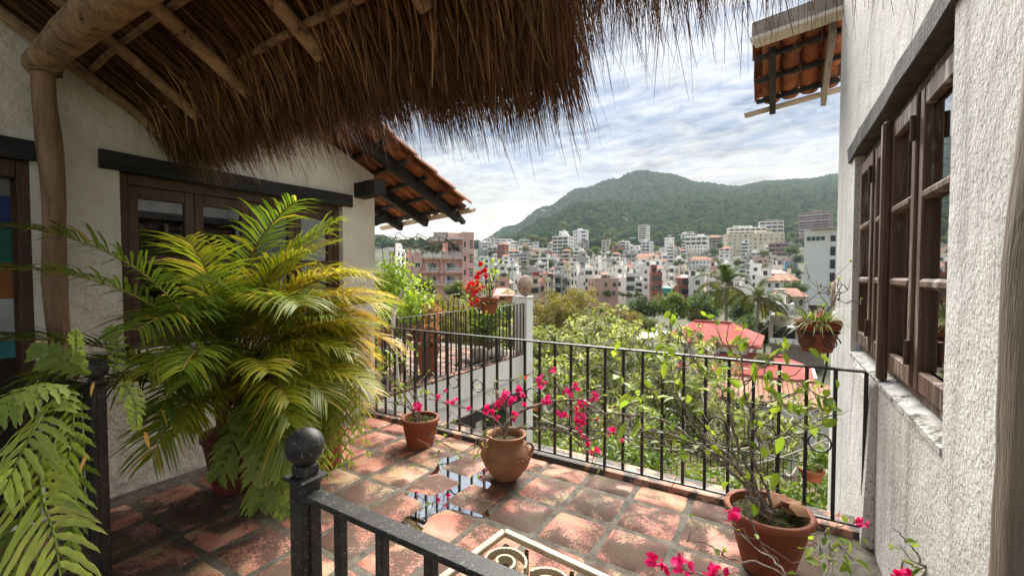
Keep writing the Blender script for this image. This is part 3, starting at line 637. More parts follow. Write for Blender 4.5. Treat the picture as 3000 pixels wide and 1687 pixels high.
for y in (1.30, 1.015, .55, .15, -.3, -.8, -1.3):
    wob_pole('batten', (-3.93, y + rnd.uniform(-.02, .02), rz(y) + .058), (.45, y - .07, rz(y - .07) + .058), .019, .023, POLEWOOD, seg=40, wob=.014, n=8)
wob_pole('beam_log', (-4.0, .80, rz(.80) - .13), (.42, .80, rz(.80) - .13), .088, .095, POLEWOOD, seg=24, wob=.012, n=18)
wob_pole('post', (-3.80, .82, 0), (-3.82, .80, rz(.80) - .14), .054, .058, POSTWOOD, seg=26, wob=.014, n=16)
wob_pole('post', (.500, 1.40, 0), (.555, 1.41, rz(1.35) + .3), .092, .088, GREYPOST, seg=26, wob=.010, n=20)
wrap = MB()
for k in range(7): wrap.ring((-3.82 + rnd.uniform(-.006, .006), .80, rz(.80) - .20 + .014 * k), (rnd.uniform(-.15, .15), rnd.uniform(-.15, .15), 1), .066 + rnd.uniform(0, .006), .006, 20, 5)
wrap.build('rope_lashing', mat('rope', (.10, .065, .04), (.18, .12, .07), 30, .9), PA, smooth=True)
def thatchmat():
    m = mat('thatch', (.070, .032, .012), (.155, .080, .030), 3, .72, 0)
    nt = m.node_tree; N = nt.nodes; L = nt.links; b = N['Principled BSDF']; a = N.new('ShaderNodeAttribute'); a.attribute_name = 'tone'
    r = N.new('ShaderNodeValToRGB'); e = r.color_ramp.elements; e.new(.5); e.new(.9)
    for i, (p, c) in enumerate([(0, (.038, .014, .004)), (.45, (.13, .050, .014)), (.82, (.25, .115, .038)), (1, (.42, .245, .11))]): e[i].position = p; e[i].color = (*c, 1)
    L.new(a.outputs['Fac'], r.inputs[0]); L.new(r.outputs[0], b.inputs['Base Color']); return m
THATCH = thatchmat()
def strands(P0, D0, L_, w_, curve, tone):       # hanging or lying reeds: 3-segment tapered ribbons
    n = len(P0); T = np.array([0, .35, .7, 1.0]); D0 = norm(D0); S_ = norm(np.cross(D0, rvec(n) + D0 * .01))
    c = P0[:, None] + D0[:, None] * (T[None, :, None] * L_[:, None, None]) + curve[:, None] * (T[None, :, None] ** 2) * L_[:, None, None]
    wd = np.array([1, 1, .85, .2])[None, :, None] * w_[:, None, None] * .5
    V = np.stack([c - S_[:, None] * wd, c + S_[:, None] * wd], 2).reshape(n, 8, 3)
    Fq = np.array([[0, 1, 3, 2], [2, 3, 5, 4], [4, 5, 7, 6]])
    return V.reshape(-1, 3), (Fq[None] + (np.arange(n) * 8)[:, None, None]).reshape(-1, 4), np.repeat(tone, 3)
def thatch():
    Vs, Fs, As = [], [], []; off = 0
    def put(t):
        nonlocal off
        V, F_, A_ = t; Vs.append(V); Fs.append(F_ + off); As.append(A_); off += len(V)
    sl = np.array(SL)
    # reeds of the underside lying down the slope
    for base_h, n in ((.084, 5200), (.10, 4200)):
        x = rng.uniform(-3.97, .46, n); y0 = rng.uniform(-1.7, .9, n); L_ = rng.uniform(.7, 1.5, n)
        L_ = np.minimum(L_, (1.52 - y0) / sl[1])
        P0 = np.stack([x, y0, 2.590 - .663 * (y0 - 1.38) + base_h + rng.uniform(-.008, .012, n)], 1)
        D_ = sl[None] + np.stack([rng.normal(0, .035, n), np.zeros(n), rng.normal(0, .006, n)], 1)
        put(strands(P0, D_, L_, rng.uniform(.004, .010, n), np.stack([rng.normal(0, .03, n), np.zeros(n), np.zeros(n)], 1), rng.random(n) ** 1.3 * .85))
    # fringe over the eave: clumped, drooping
    n = 21000; x = rng.uniform(-3.99, -.66, n)
    cl = (np.sin(x * 31) * .5 + np.sin(x * 13.7 + 1.1) + .7 * np.sin(x * 57 + .4)) / 2.2; edge = np.clip((x + .66) / -.10, .35, 1)
    y0 = rng.uniform(1.16, 1.47, n); lay = rng.random(n)
    P0 = np.stack([x, y0, 2.590 - .663 * (y0 - 1.38) + .085 + lay * .16], 1)
    reach = 1.50 + lay * .20 - y0
    L_ = np.abs(reach) + rng.uniform(.02, .26, n) + .09 * cl * rng.random(n) + rng.exponential(.03, n)
    L_ *= (.82 + .18 * edge); L_ -= .055 * np.clip((-1.4 - x) / .6, 0, 1) + .065 * np.clip((-1.0 - x) / .5, 0, 1)
    D_ = np.stack([rng.normal(0, .07, n) + .05 * np.cos(x * 31), np.full(n, .74), np.full(n, -.50)], 1)
    cv = np.stack([rng.normal(0, .08, n), np.full(n, -.14) + rng.normal(0, .08, n), np.full(n, -.52) + rng.normal(0, .06, n)], 1)
    put(strands(P0, D_, L_, rng.uniform(.003, .0085, n), cv, np.clip(rng.random(n) ** 1.5 + .12 * (L_ > .75), 0, 1)))
    # broad flat blades among them, paler and bent
    n = 2600; x = rng.uniform(-3.97, -.70, n); y0 = rng.uniform(1.12, 1.45, n); lay = rng.random(n)
    P0 = np.stack([x, y0, 2.590 - .663 * (y0 - 1.38) + .075 + lay * .12], 1); L_ = np.abs(1.46 + lay * .16 - y0) + rng.uniform(-.02, .20, n) - .11 * np.clip((-1.1 - x) / .6, 0, 1)
    D_ = np.stack([rng.normal(0, .13, n), np.full(n, .74), np.full(n, -.50)], 1); cv = np.stack([rng.normal(0, .14, n), np.full(n, -.16) + rng.normal(0, .1, n), np.full(n, -.52)], 1)
    put(strands(P0, D_, L_, rng.uniform(.008, .017, n), cv, np.clip(.25 + .75 * rng.random(n), 0, 1)))
    # shorter fringe towards the right
    n = 2600; x = rng.uniform(-.68, .30, n) ; y0 = rng.uniform(1.0, 1.30, n); lay = rng.random(n)
    P0 = np.stack([x, y0, 2.590 - .663 * (y0 - 1.38) + .08 + lay * .13], 1)
    cl = np.sin(x * 29) * np.sin(x * 11 + 1)
    L_ = (1.46 - y0) + rng.uniform(.04, .18, n) + .07 * cl * rng.random(n) + rng.exponential(.035, n)
    D_ = np.stack([rng.normal(0, .10, n), np.full(n, .62), np.full(n, -.62)], 1)
    put(strands(P0, D_, np.abs(L_), rng.uniform(.002, .005, n), np.stack([rng.normal(0, .12, n), np.full(n, -.14), np.full(n, -.45)], 1), rng.random(n)))
    # a few stray long reeds
    n = 26; x = rng.uniform(-2.6, -.65, n); P0 = np.stack([x, np.full(n, 1.45), np.full(n, 2.58)], 1)
    put(strands(P0, np.stack([rng.normal(.1, .18, n), np.full(n, .3), np.full(n, -1)], 1), rng.uniform(.35, .52, n), np.full(n, .003), rng.normal(0, .15, (n, 3)), rng.random(n)))
    o = fast('thatch', np.concatenate(Vs), np.concatenate(Fs), THATCH, PA, np.concatenate(As)); tag(o, kind='stuff')
    # the thick thatch body behind the reeds
    b = MB(); h = .125
    v = []
    for x_ in (-3.97, .47):
        for y, dz in ((-1.7, h), (1.36, h), (1.40, .24), (-1.7, .34)): v.append((x_, y, rz(y) + dz))
    b.add(v, [(0, 1, 5, 4), (1, 2, 6, 5), (2, 3, 7, 6), (3, 0, 4, 7), (0, 3, 2, 1), (4, 5, 6, 7)]); b.build('thatch_bed', mat('thatch_bed', (.018, .009, .004), (.05, .025, .010), 40, .95, .8, 80, (1, .1, 1)), PA)
thatch()

# ------------------------------------------------------------------ plant materials
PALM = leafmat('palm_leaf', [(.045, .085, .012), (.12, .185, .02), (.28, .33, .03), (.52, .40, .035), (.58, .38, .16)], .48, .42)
PALMSTEM = mat('palm_stem', (.16, .11, .02), (.34, .20, .03), 5, .5)
FERN = leafmat('fern_leaf', [(.10, .16, .035), (.21, .29, .055), (.34, .41, .10), (.36, .27, .10)], .40, .5)
BOUGLEAF = leafmat('bougainvillea_leaf', [(.09, .16, .018), (.20, .31, .03), (.36, .44, .05)], .48, .4)
BRACT = leafmat('pink_bract', [(.55, .008, .15), (.72, .02, .24), (.80, .05, .32)], .4, .6)
REDFLOWER = leafmat('red_flower', [(.50, .008, .012), (.68, .02, .03)], .35, .55)
TWIG = mat('twig', (.10, .075, .055), (.26, .22, .18), 30, .8, .3, 90, bdist=.003)
DRY = leafmat('dry_leaf', [(.20, .10, .03), (.36, .23, .09)], .3, .6)
def pot(name, label, x, y, h, r_top, r_base, m=TERRACOTTA, z0=0, rim=.035, group=None, soil=True):
    t = thing(name, label, 'flower pot', (x, y, z0), group)
    prof = [(.01, 0), (r_base, 0), (r_base + (r_top - r_base) * .9, h - rim * 1.3), (r_top + .004, h - rim * 1.2), (r_top + .012, h - rim * .5), (r_top + .008, h - .004), (r_top, h), (r_top - .016, h - .004), (r_top - .024, h - .05), (r_top - .03, h - .09)]
    MB().lathe(prof, 36, (x, y, z0), wob=.006).build('pot_body', m, t, smooth=60)
    if soil:
        b = MB(); n = 36; k = 7; vs = [(x, y, z0 + h - .03)]
        for i in range(1, k + 1):
            for j in range(n):
                a = 2 * math.pi * j / n; r_ = (r_top - .018) * i / k; vs.append((x + r_ * math.cos(a), y + r_ * math.sin(a), z0 + h - .045 + rnd.uniform(0, .022) * (1 if i < k else .3)))
        f = [(0, 1 + j, 1 + (j + 1) % n) for j in range(n)] + [(1 + (i - 1) * n + j, 1 + i * n + j, 1 + i * n + (j + 1) % n, 1 + (i - 1) * n + (j + 1) % n) for i in range(1, k) for j in range(n)]
        b.add(vs, f).build('soil', SOIL, t, smooth=True)
        moss = LB(); q = 240; a = rng.uniform(0, 6.28, q); rr = np.sqrt(rng.random(q)) * (r_top - .03)
        moss.add(np.stack([x + rr * np.cos(a), y + rr * np.sin(a), np.full(q, z0 + h - .04)], 1), rvec(q) * .6 + [0, 0, .8], rvec(q), rng.uniform(.01, .028, q), rng.uniform(.006, .013, q), 'oval')
        tag(moss.build('moss', FERNMOSS, t), kind='stuff')
    return t
FERNMOSS = leafmat('moss', [(.05, .055, .012), (.11, .125, .02), (.20, .19, .05)], .2, .8)

def curve3(pts, n=14, jit=0.0):        # Catmull-Rom through points, with a little kink at every node
    P = [Vector(p) for p in pts]; out = []
    for i in range(len(P) - 1):
        a = P[max(i - 1, 0)]; b, c = P[i], P[i + 1]; d = P[min(i + 2, len(P) - 1)]
        for k in range(n):
            t = k / n; out.append(.5 * ((2 * b) + (c - a) * t + (2 * a - 5 * b + 4 * c - d) * t * t + (3 * b - a - 3 * c + d) * t ** 3))
    out.append(P[-1])
    if jit: out = [p + Vector((rnd.uniform(-jit, jit), rnd.uniform(-jit, jit), rnd.uniform(-jit, jit))) if 0 < i < len(out) - 1 else p for i, p in enumerate(out)]
    return out

# ------------------------------------------------------------------ areca palm
def palm_frond(base, az, el0, bend, L_, stem, leaf_len, tone, npair=34, twist=0.0, sub=12):
    pts = []; p = Vector(base); el = el0; m = 22; seg = L_ / m
    for i in range(m + 1):
        pts.append(p.copy()); t = i / m
        e = el0 - bend * t ** 1.5; p = p + Vector((math.cos(az) * math.cos(e), math.sin(az) * math.cos(e), math.sin(e))) * seg
    lb = LB(); rads = [.008 * (1 - .85 * i / m) + .0012 for i in range(m + 1)]
    lb.tubes([pts], [rads], 5, min(1, tone + .15), 1)
    Pn = np.array([tuple(q) for q in pts]); ts = np.linspace(stem, .985, npair)
    idx = ts * m; i0 = np.clip(idx.astype(int), 0, m - 1); fr = (idx - i0)[:, None]; B = Pn[i0] * (1 - fr) + Pn[i0 + 1] * fr; Tn = norm(Pn[i0 + 1] - Pn[i0])
    side = norm(np.cross(Tn, np.array([0, 0, 1.]) + np.array([math.cos(az), math.sin(az), 0]) * .02)); upv = np.cross(side, Tn)
    s = (ts - stem) / (1 - stem); prof = np.sin(np.pi * np.clip(.12 + .80 * s, 0, 1)) ** .7
    for sg in (-1, 1):
        n = npair; fwd = .55 + .75 * s[:, None] + rng.normal(0, .06, (n, 1)); lift = .42 + rng.normal(0, .10, (n, 1)) + twist * sg
        D_ = norm(side * sg * 1.0 + Tn * fwd + upv * lift)
        lb.add(B + Tn * rng.normal(0, .004, (n, 1)), D_, upv + side * sg * -.3, leaf_len * prof * np.where(rng.random(n) < .08, rng.uniform(.3, .7, n), rng.uniform(.82, 1.12, n)), .018 * (.6 + .4 * prof) * rng.uniform(.8, 1.15, n), 'blade', .28 + .25 * rng.random(n), np.clip(tone + rng.normal(0, .07, n) + .5 * (rng.random(n) < .05), 0, 1))
    return lb
PX, PY = -3.36, 1.62
pm = thing('areca_palm', 'large potted areca palm with yellow-green feathery fronds by the left window', 'palm', (PX, PY, 0))
MB().lathe([(.01, 0), (.15, 0), (.21, .36), (.225, .37), (.225, .41), (.20, .41), (.19, .36), (.01, .36)], 32, (PX, PY, 0)).build('pot', mat('dark_red_pot', (.10, .022, .014), (.17, .04, .025), 5, .6), pm, smooth=50)
def palm_build():
    specs = []
    r_ = random.Random(5)
    for k in range(30): specs.append((r_.uniform(-60, 75), r_.uniform(58, 86), r_.uniform(58, 100), r_.uniform(1.1, 1.6), r_.uniform(.12, .55)))
    for k in range(20): specs.append((r_.uniform(-80, 80), r_.uniform(25, 62), r_.uniform(60, 105), r_.uniform(.85, 1.25), r_.uniform(.15, .6)))
    for k in range(14): specs.append((r_.uniform(-60, 100), r_.uniform(10, 40), r_.uniform(55, 95), r_.uniform(.7, 1.0), r_.uniform(.12, .5)))
    # ones with a clear place in the photograph: bright arch, yellow cluster and dry frond to the right, ones painted darker as if shaded to the left
    specs += [(35, 76, 100, 1.95, .52), (52, 70, 96, 1.90, .62), (62, 66, 105, 1.8, .72), (70, 60, 95, 1.75, .78), (56, 58, 100, 1.6, .92), (44, 48, 95, 1.5, .98), (75, 52, 100, 1.7, .70), (80, 42, 85, 1.65, .62), (66, 38, 100, 1.5, .9),
              (-85, 66, 72, 1.85, .20), (-92, 50, 62, 1.75, .05), (-88, 76, 80, 1.9, .28), (-78, 40, 70, 1.6, .10), (20, 84, 74, 1.75, .42), (75, 80, 72, 1.85, .48), (88, 56, 78, 1.85, .60), (84, 30, 70, 1.6, .55), (40, 20, 70, 1.25, .85), (60, 22, 75, 1.3, .95)]
    for i, (az, el, bend, L_, tone) in enumerate(specs):
        L_ *= .84 if i >= 64 else 1
        b = (PX + r_.uniform(-.13, .13), PY + r_.uniform(-.13, .13), r_.uniform(.55, .80))
        if math.cos(R(az)) * L_ < -.25: continue
        tn = min(.80 if i % 4 else 1, max(0, tone + .07 + .13 * math.sin(R(az))))  # light painted into the leaf tone: brighter fronds right, darker left
        if az > 55: L_ *= .88
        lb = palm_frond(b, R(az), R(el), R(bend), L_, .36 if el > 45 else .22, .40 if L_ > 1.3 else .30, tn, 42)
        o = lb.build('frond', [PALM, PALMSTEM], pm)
        # keep blades in front of the wall
        V = np.empty(len(o.data.vertices) * 3, np.float32); o.data.vertices.foreach_get('co', V); V = V.reshape(-1, 3); lim = XL - PX + .05
        lo = V[:, 0] < lim; V[lo, 0] = lim + (lim - V[lo, 0]) * .12; o.data.vertices.foreach_set('co', V.ravel()); o.data.update()
    st = MB()
    for k in range(22):
        a = r_.uniform(0, 6.28); d = Vector((math.cos(a), math.sin(a), 0)); b = Vector((PX, PY, .37)) + d * r_.uniform(.02, .13)
        MB().tube([b, b + d * .03 + Vector((0, 0, .3)), b + d * .06 + Vector((0, 0, .5 + r_.uniform(0, .3)))], [.013, .010, .006], 7).build('cane', PALMSTEM, pm, smooth=True)
palm_build()

# ------------------------------------------------------------------ ferns with wavy-edged leaflets
def fern_frond(path, npair, plen, pwid, tone, wave=.22, stem=.12, flop=.35, upv=(0, 0, 1), end=1.0):
    P = np.array([tuple(q) for q in path]); m = len(P) - 1; lb = LB()
    lb.tubes([path], [[.0035 * (1 - .7 * i / m) + .001 for i in range(m + 1)]], 5, .35, 0)
    ts = np.linspace(stem, .97, npair); up0 = np.array(upv, float)
    for j, t in enumerate(ts):
        i0 = min(int(t * m), m - 1); fr = t * m - i0; B = P[i0] * (1 - fr) + P[i0 + 1] * fr; Tn = norm(P[i0 + 1] - P[i0])
        sd = np.cross(Tn, up0); sd = sd / max(np.linalg.norm(sd), 1e-6); nn = np.cross(sd, Tn)
        s = (t - stem) / (1 - stem); prof = (math.sin(math.pi * (.22 + .70 * s))) ** .8
        for sg in (-1, 1):
            L_ = plen * prof * rng.uniform(.82, 1.1); n = 11; q = np.linspace(0, 1, n)
            D_ = norm(sd * sg + Tn * (.35 + .55 * s + rng.normal(0, .08)) + nn * rng.normal(.05, .10)); ac = norm(np.cross(D_, nn)); ac = ac
            ph = rng.uniform(0, 6.28); wv = pwid * (np.sin(np.pi * np.clip(q * .93 + .07, 0, 1)) ** .55) * (1 - .35 * q) * .5
            l_ = wv * (1 + wave * np.sin(q * 22 + ph)); r_ = wv * (1 + wave * np.sin(q * 22 + ph + 2.2)); zz = .10 * pwid * np.sin(q * 19 + ph)
            c = B[None] + D_[None] * (q * L_)[:, None] + nn[None] * zz[:, None]; c[:, 2] -= flop * L_ * q ** 2
            mid = c - nn[None] * (pwid * .06)
            V = np.stack([c - ac[None] * l_[:, None], mid, c + ac[None] * r_[:, None]], 1).reshape(-1, 3); F_ = []
            for i in range(n - 1):
                a = i * 3
                F_ += [(a, a + 1, a + 4), (a, a + 4, a + 3), (a + 1, a + 2, a + 5), (a + 1, a + 5, a + 4)]
            lb.raw(V, F_, np.clip(tone + rng.normal(0, .08), 0, 1))
    return lb
def fern(name, label, base, fronds, mat_=FERN):
    t = thing(name, label, 'fern', base)
    for (pts, npair, plen, pwid, tone, kw) in fronds: fern_frond(curve3(pts, 8), npair, plen, pwid, tone, **kw).build('frond', mat_, t, smooth=True)
    return t
# big fern spilling in at the lower left
cam_n = tuple(-FWD + np.array([0, 0, .55]))
def A(*l): return [at(*q) for q in l]
F1 = [(A((150, 1270, 1.72), (122, 1350, 1.64), (121, 1436, 1.58), (138, 1505, 1.54), (160, 1570, 1.5), (176, 1680, 1.46), (190, 1800, 1.44)), 15, .215, .029, .62, dict(upv=cam_n, flop=.55)),
      (A((185, 1140, 1.8), (150, 1180, 1.7), (110, 1240, 1.6), (60, 1330, 1.52), (10, 1440, 1.48)), 14, .165, .027, .50, dict(upv=cam_n, flop=.5)),
      (A((200, 1130, 1.8), (120, 1130, 1.7), (30, 1170, 1.6), (-70, 1250, 1.5)), 12, .13, .030, .45, dict(upv=cam_n, flop=.5)),
      (A((220, 1160, 1.8), (215, 1230, 1.74), (205, 1310, 1.7), (190, 1400, 1.68), (185, 1480, 1.66)), 11, .10, .026, .35, dict(upv=cam_n, flop=.4)),
      (A((335, 1140, 2.0), (370, 1130, 1.95), (395, 1180, 1.92), (400, 1250, 1.9)), 12, .06, .020, .5, dict(upv=cam_n, flop=.4)),
      (A((250, 1100, 1.95), (225, 1030, 1.9), (222, 975, 1.88)), 6, .06, .04, .5, dict(upv=cam_n, flop=.1)),
      (A((250, 1090, 1.9), (180, 1050, 1.85), (100, 1020, 1.8)), 9, .08, .028, .35, dict(upv=cam_n, flop=.2)),
      (A((330, 1090, 2.1), (345, 1010, 2.1), (322, 960, 2.1)), 9, .07, .020, .4, dict(upv=cam_n, flop=.2)),
      (A((160, 1260, 1.75), (90, 1400, 1.7), (50, 1560, 1.66), (20, 1720, 1.62)), 12, .14, .032, .15, dict(upv=cam_n, flop=.4)),
      (A((200, 1260, 1.8), (225, 1380, 1.78), (215, 1520, 1.76), (200, 1660, 1.74)), 11, .10, .028, .12, dict(upv=cam_n, flop=.4))]
bx_ = at(310, 1130, 1.8); bq = at(-230, 1250, 1.5)
fp = fern('wavy_fern', 'large fern with broad wavy pale green leaflets spilling in at the lower left', (bx_.x, bx_.y, 0), F1)
MB().lathe([(.01, .52), (.10, .52), (.15, .86), (.165, .87), (.165, .90), (.14, .90), (.13, .84), (.01, .84)], 28, (bq.x, bq.y, 0)).build('pot', TERRACOTTA, fp, smooth=50)
MB().lathe([(.05, 0), (.16, 0), (.05, .04), (.04, .48), (.12, .518), (.01, .519)], 20, (bq.x, bq.y, 0)).build('stand', BLACKIRON, fp, smooth=50)
for uv, q, l_, w_, tn in (((275, 1120, 1.70), -.3, .05, .014, .8), ((425, 1265, 1.66), .3, .06, .02, .3), ((255, 1330, 1.6), -.5, .07, .014, .9)):
    LB().add([tuple(at(*uv))], [tuple(-UP3 + RGT * q)], [tuple(-FW3)], [l_], [w_], 'blade', .2, [tn]).build('withered_leaf', DRY, fp)
# fern at the palm's foot, facing the terrace
F2 = []
r2 = random.Random(11)
for (u0, v0, D0, u1, v1, u2, v2, D2, tone, pl) in [(790, 1180, 3.0, 800, 1250, 740, 1400, 2.65, .62, .20), (800, 1190, 3.0, 840, 1260, 830, 1380, 2.6, .55, .20), (780, 1190, 3.0, 700, 1260, 640, 1390, 2.7, .3, .18), (800, 1180, 3.0, 880, 1240, 900, 1350, 2.65, .5, .17), (790, 1210, 3.0, 790, 1330, 760, 1480, 2.6, .25, .20), (800, 1220, 3.0, 860, 1350, 840, 1500, 2.6, .35, .17), (780, 1200, 3.0, 740, 1190, 680, 1230, 2.8, .45, .12)]:
    F2.append((A((u0, v0, D0), (u1, v1, (D0 + D2) / 2 - .05), (u2, v2, D2)), 12, pl, .044, tone, dict(upv=cam_n, flop=.45)))
b2 = ground(800, 1480)
f2 = fern('wavy_fern', 'fern with bright lobed fronds at the foot of the potted palm behind the ball newel', (b2.x, b2.y, 0), F2)
q2 = at(795, 1200, 3.02); MB().lathe([(.01, 0), (.09, 0), (.13, max(.2, q2.z - .05)), (.14, q2.z - .04), (.14, q2.z), (.12, q2.z), (.11, q2.z - .05), (.01, q2.z - .05)], 24, (q2.x, q2.y, 0)).build('pot', TERRACOTTA, f2, smooth=50)
# long yellow-green drooping fern against the bright corner
F3 = []
for k in range(26):
    u0, v0 = r2.uniform(900, 1000), r2.uniform(960, 1080); D0 = r2.uniform(3.35, 3.6); dx = r2.uniform(-60, 110)
    F3.append((A((u0, v0, D0), (u0 + dx * .6, v0 - r2.uniform(10, 70), D0 - .12), (u0 + dx, v0 + r2.uniform(60, 160), D0 - .25), (u0 + dx * 1.15 + r2.uniform(-20, 20), v0 + r2.uniform(200, 380), D0 - .28)), r2.randint(14, 19), r2.uniform(.10, .15), .020, r2.uniform(.35, .85), dict(upv=cam_n, flop=.45, wave=.15)))
b3 = at(950, 1020, 3.5)
f3 = fern('hanging_fern', 'long drooping yellow-green fern before the left house corner by the railing', (b3.x, b3.y, 0), F3)
MB().lathe([(.01, 0), (.12, 0), (.17, b3.z - .04), (.185, b3.z - .03), (.185, b3.z), (.16, b3.z), (.15, b3.z - .05), (.01, b3.z - .05)], 28, (b3.x, b3.y, 0)).build('pot', TERRACOTTA, f3, smooth=50)

# ------------------------------------------------------------------ bougainvilleas
def twiggy(parent, mains, flowers=(), leafspots=(), nleaf=0, leaf=.05, r0=.011, twigs=10, bract=BRACT, fl_size=.05, leafmat_=BOUGLEAF, twig_len=.16, seed=1, jit=.006, tipleaf=3, bark=TWIG):
    r_ = random.Random(seed); b = MB(); LBf = LB(); LBl = LB(); nodes = []
    for pts, r_s, r_e in mains:
        c = curve3(pts, 7, jit); k = len(c); b.tube(c, [r_s + (r_e - r_s) * (i / (k - 1)) ** .8 for i in range(k)], 7)
        nodes += [(c[i], (c[min(i + 1, k - 1)] - c[i - 1]).normalized(), i / k) for i in range(3, k)]
    for q in range(twigs):
        p, d, t = r_.choice(nodes); v = (d * r_.uniform(.2, 1) + Vector((r_.gauss(0, .6), r_.gauss(0, .6), r_.gauss(.15, .5)))).normalized(); L_ = twig_len * r_.uniform(.4, 1.3)
        c = [p, p + v * L_ * .35 + Vector((r_.gauss(0, .01), 0, r_.gauss(0, .01))), p + v * L_ * .7 + Vector((r_.gauss(0, .02), r_.gauss(0, .02), r_.gauss(.01, .02))), p + v * L_ + Vector((r_.gauss(0, .03), r_.gauss(0, .03), .02))]
        b.tube(c, [.0035, .0028, .002, .001], 5)
        for i in (1, 2, 3): nodes.append((c[i], v, 1))
        if tipleaf and r_.random() < .6:
            n = r_.randint(1, tipleaf); LBl.add([tuple(c[3])] * n, rvec(n) + np.array(v) * .8, rvec(n), rng.uniform(.5, 1.0, n) * leaf * .7, rng.uniform(.3, .5, n) * leaf, 'oval', .15)
    def tie(p):
        p = Vector(p); q = min(nodes, key=lambda z: (z[0] - p).length)[0]
        if (q - p).length > .015: b.tube(curve3([q, q.lerp(p, .5) + Vector((r_.gauss(0, .012), r_.gauss(0, .012), r_.gauss(-.005, .012))), p], 3), .0022, 4, cap=False)
    for (p, n, spread, tn) in leafspots:
        tie(p)
        nn = n; D_ = norm(rvec(nn) + np.array([0, 0, .15])); off = rng.normal(0, spread, (nn, 3))
        LBl.add(np.array(tuple(p)) + off, D_, norm(rvec(nn) * .6 + np.array([0, 0, 1.]) - FWD * .4), rng.uniform(.7, 1.3, nn) * leaf, rng.uniform(.45, .62, nn) * leaf, 'oval', rng.uniform(.1, .4, nn), np.clip(tn + rng.normal(0, .2, nn), 0, 1))
    if nleaf:
        for q in range(nleaf):
            p, d, t = r_.choice(nodes); LBl.add([tuple(p)], rvec(1) + [[0, 0, .3]], rvec(1) * .6 + [[0, 0, 1.]], rng.uniform(.6, 1.1) * leaf, rng.uniform(.4, .6) * leaf, 'oval', .2)
    for (p, s) in flowers:
        tie(p)
        fb = LB(); n = r_.randint(4, 6); c = np.array(tuple(p)) + rng.normal(0, .010 * s, (n, 3)); out = norm(rng.normal(0, 1, (n, 3)) - FWD * .6 + np.array([0, 0, .2]))
        for q in range(3):
            side = norm(np.cross(out, rvec(n))); D_ = norm(out * .75 + side); fb.add(c, D_, out, fl_size * s * rng.uniform(.7, 1.05, n), fl_size * s * rng.uniform(.6, .85, n), 'oval', 0, np.clip(rng.normal(.5, .25, n), 0, 1))
        fb.build('flower', bract, parent)
    b.build('branches', bark, parent, smooth=True)
    if LBl.n: tag(LBl.build('leaves', leafmat_, parent), kind='stuff')
# squat clay jar with lugs and a scalloped belt
am = thing('clay_jar', 'round bellied clay jar with scalloped belt and lug handles by the puddle', 'jar', (-1.73, 2.74, 0))
AX, AY = -1.73, 2.74
prof = [(.01, 0), (.075, 0), (.12, .05), (.165, .115), (.188, .175), (.187, .215), (.165, .262), (.138, .290), (.130, .305), (.140, .325), (.152, .338), (.152, .350), (.140, .352), (.125, .335), (.117, .30), (.125, .27), (.01, .26)]
MB().lathe(prof, 48, (AX, AY, 0), wob=.006).build('jar_body', TERRAPALE, am, smooth=60)
belt = MB(); pts = [Vector((AX + .1895 * math.cos(a), AY + .1895 * math.sin(a), .196 + .008 * math.sin(a * 30))) for a in np.linspace(0, 2 * math.pi, 240)]; belt.tube(pts, .0075, 6, cap=False); belt.build('scalloped_belt', TERRAPALE, am, smooth=True)
for a0 in (R(20), R(200), R(110)):
    c = Vector((AX + .175 * math.cos(a0), AY + .175 * math.sin(a0), .25)); o_ = Vector((math.cos(a0), math.sin(a0), 0))
    MB().tube([c - Vector((0, 0, .035)), c + o_ * .026 - Vector((0, 0, .015)), c + o_ * .030 + Vector((0, 0, .010)), c + o_ * .01 + Vector((0, 0, .04)), c - o_ * .02 + Vector((0, 0, .035))], [.011, .012, .011, .010, .008], 10).build('lug_handle', TERRAPALE, am, smooth=True)
MB().lathe([(.0, .297), (.06, .300), (.118, .292)], 24, (AX, AY, 0)).build('soil', SOIL, am, smooth=True)
bp1 = thing('bougainvillea', 'magenta bougainvillea with bare twisted branches growing from the round clay jar', 'bougainvillea', (AX, AY, .29))
S0 = (1478, 1278, 3.22)
mains = [(A(S0, (1482, 1245, 3.2), (1530, 1205, 3.2), (1600, 1180, 3.2), (1690, 1172, 3.2), (1745, 1195, 3.2), (1800, 1240, 3.15), (1880, 1262, 3.1), (1990, 1262, 3.05)), .017, .004),
         (A(S0, (1490, 1258, 3.18), (1560, 1255, 3.15), (1650, 1262, 3.1), (1720, 1290, 3.05), (1800, 1265, 3.0), (1900, 1255, 2.95), (2010, 1275, 2.9)), .010, .004),
         (A(S0, (1460, 1235, 3.2), (1415, 1210, 3.2), (1340, 1190, 3.2), (1280, 1175, 3.2), (1225, 1160, 3.2)), .010, .002),
         (A(S0, (1490, 1220, 3.2), (1460, 1160, 3.2), (1450, 1120, 3.2), (1500, 1110, 3.2), (1560, 1100, 3.2)), .011, .002),
         (A(S0, (1440, 1250, 3.2), (1400, 1290, 3.15), (1330, 1335, 3.1), (1280, 1330, 3.1)), .006, .002),
         (A(S0, (1410, 1265, 3.15), (1350, 1240, 3.1), (1290, 1245, 3.1)), .005, .002),
         (A((1690, 1172, 3.2), (1650, 1150, 3.2), (1610, 1110, 3.2), (1617, 1085, 3.2)), .004, .002), (A((1600, 1180, 3.2), (1640, 1150, 3.2), (1690, 1130, 3.2), (1735, 1155, 3.2)), .004, .002),
         (A((1650, 1262, 3.1), (1700, 1300, 3.1), (1745, 1325, 3.1)), .004, .002), (A((1690, 1172, 3.2), (1720, 1210, 3.15), (1700, 1240, 3.15), (1690, 1265, 3.1)), .004, .002)]
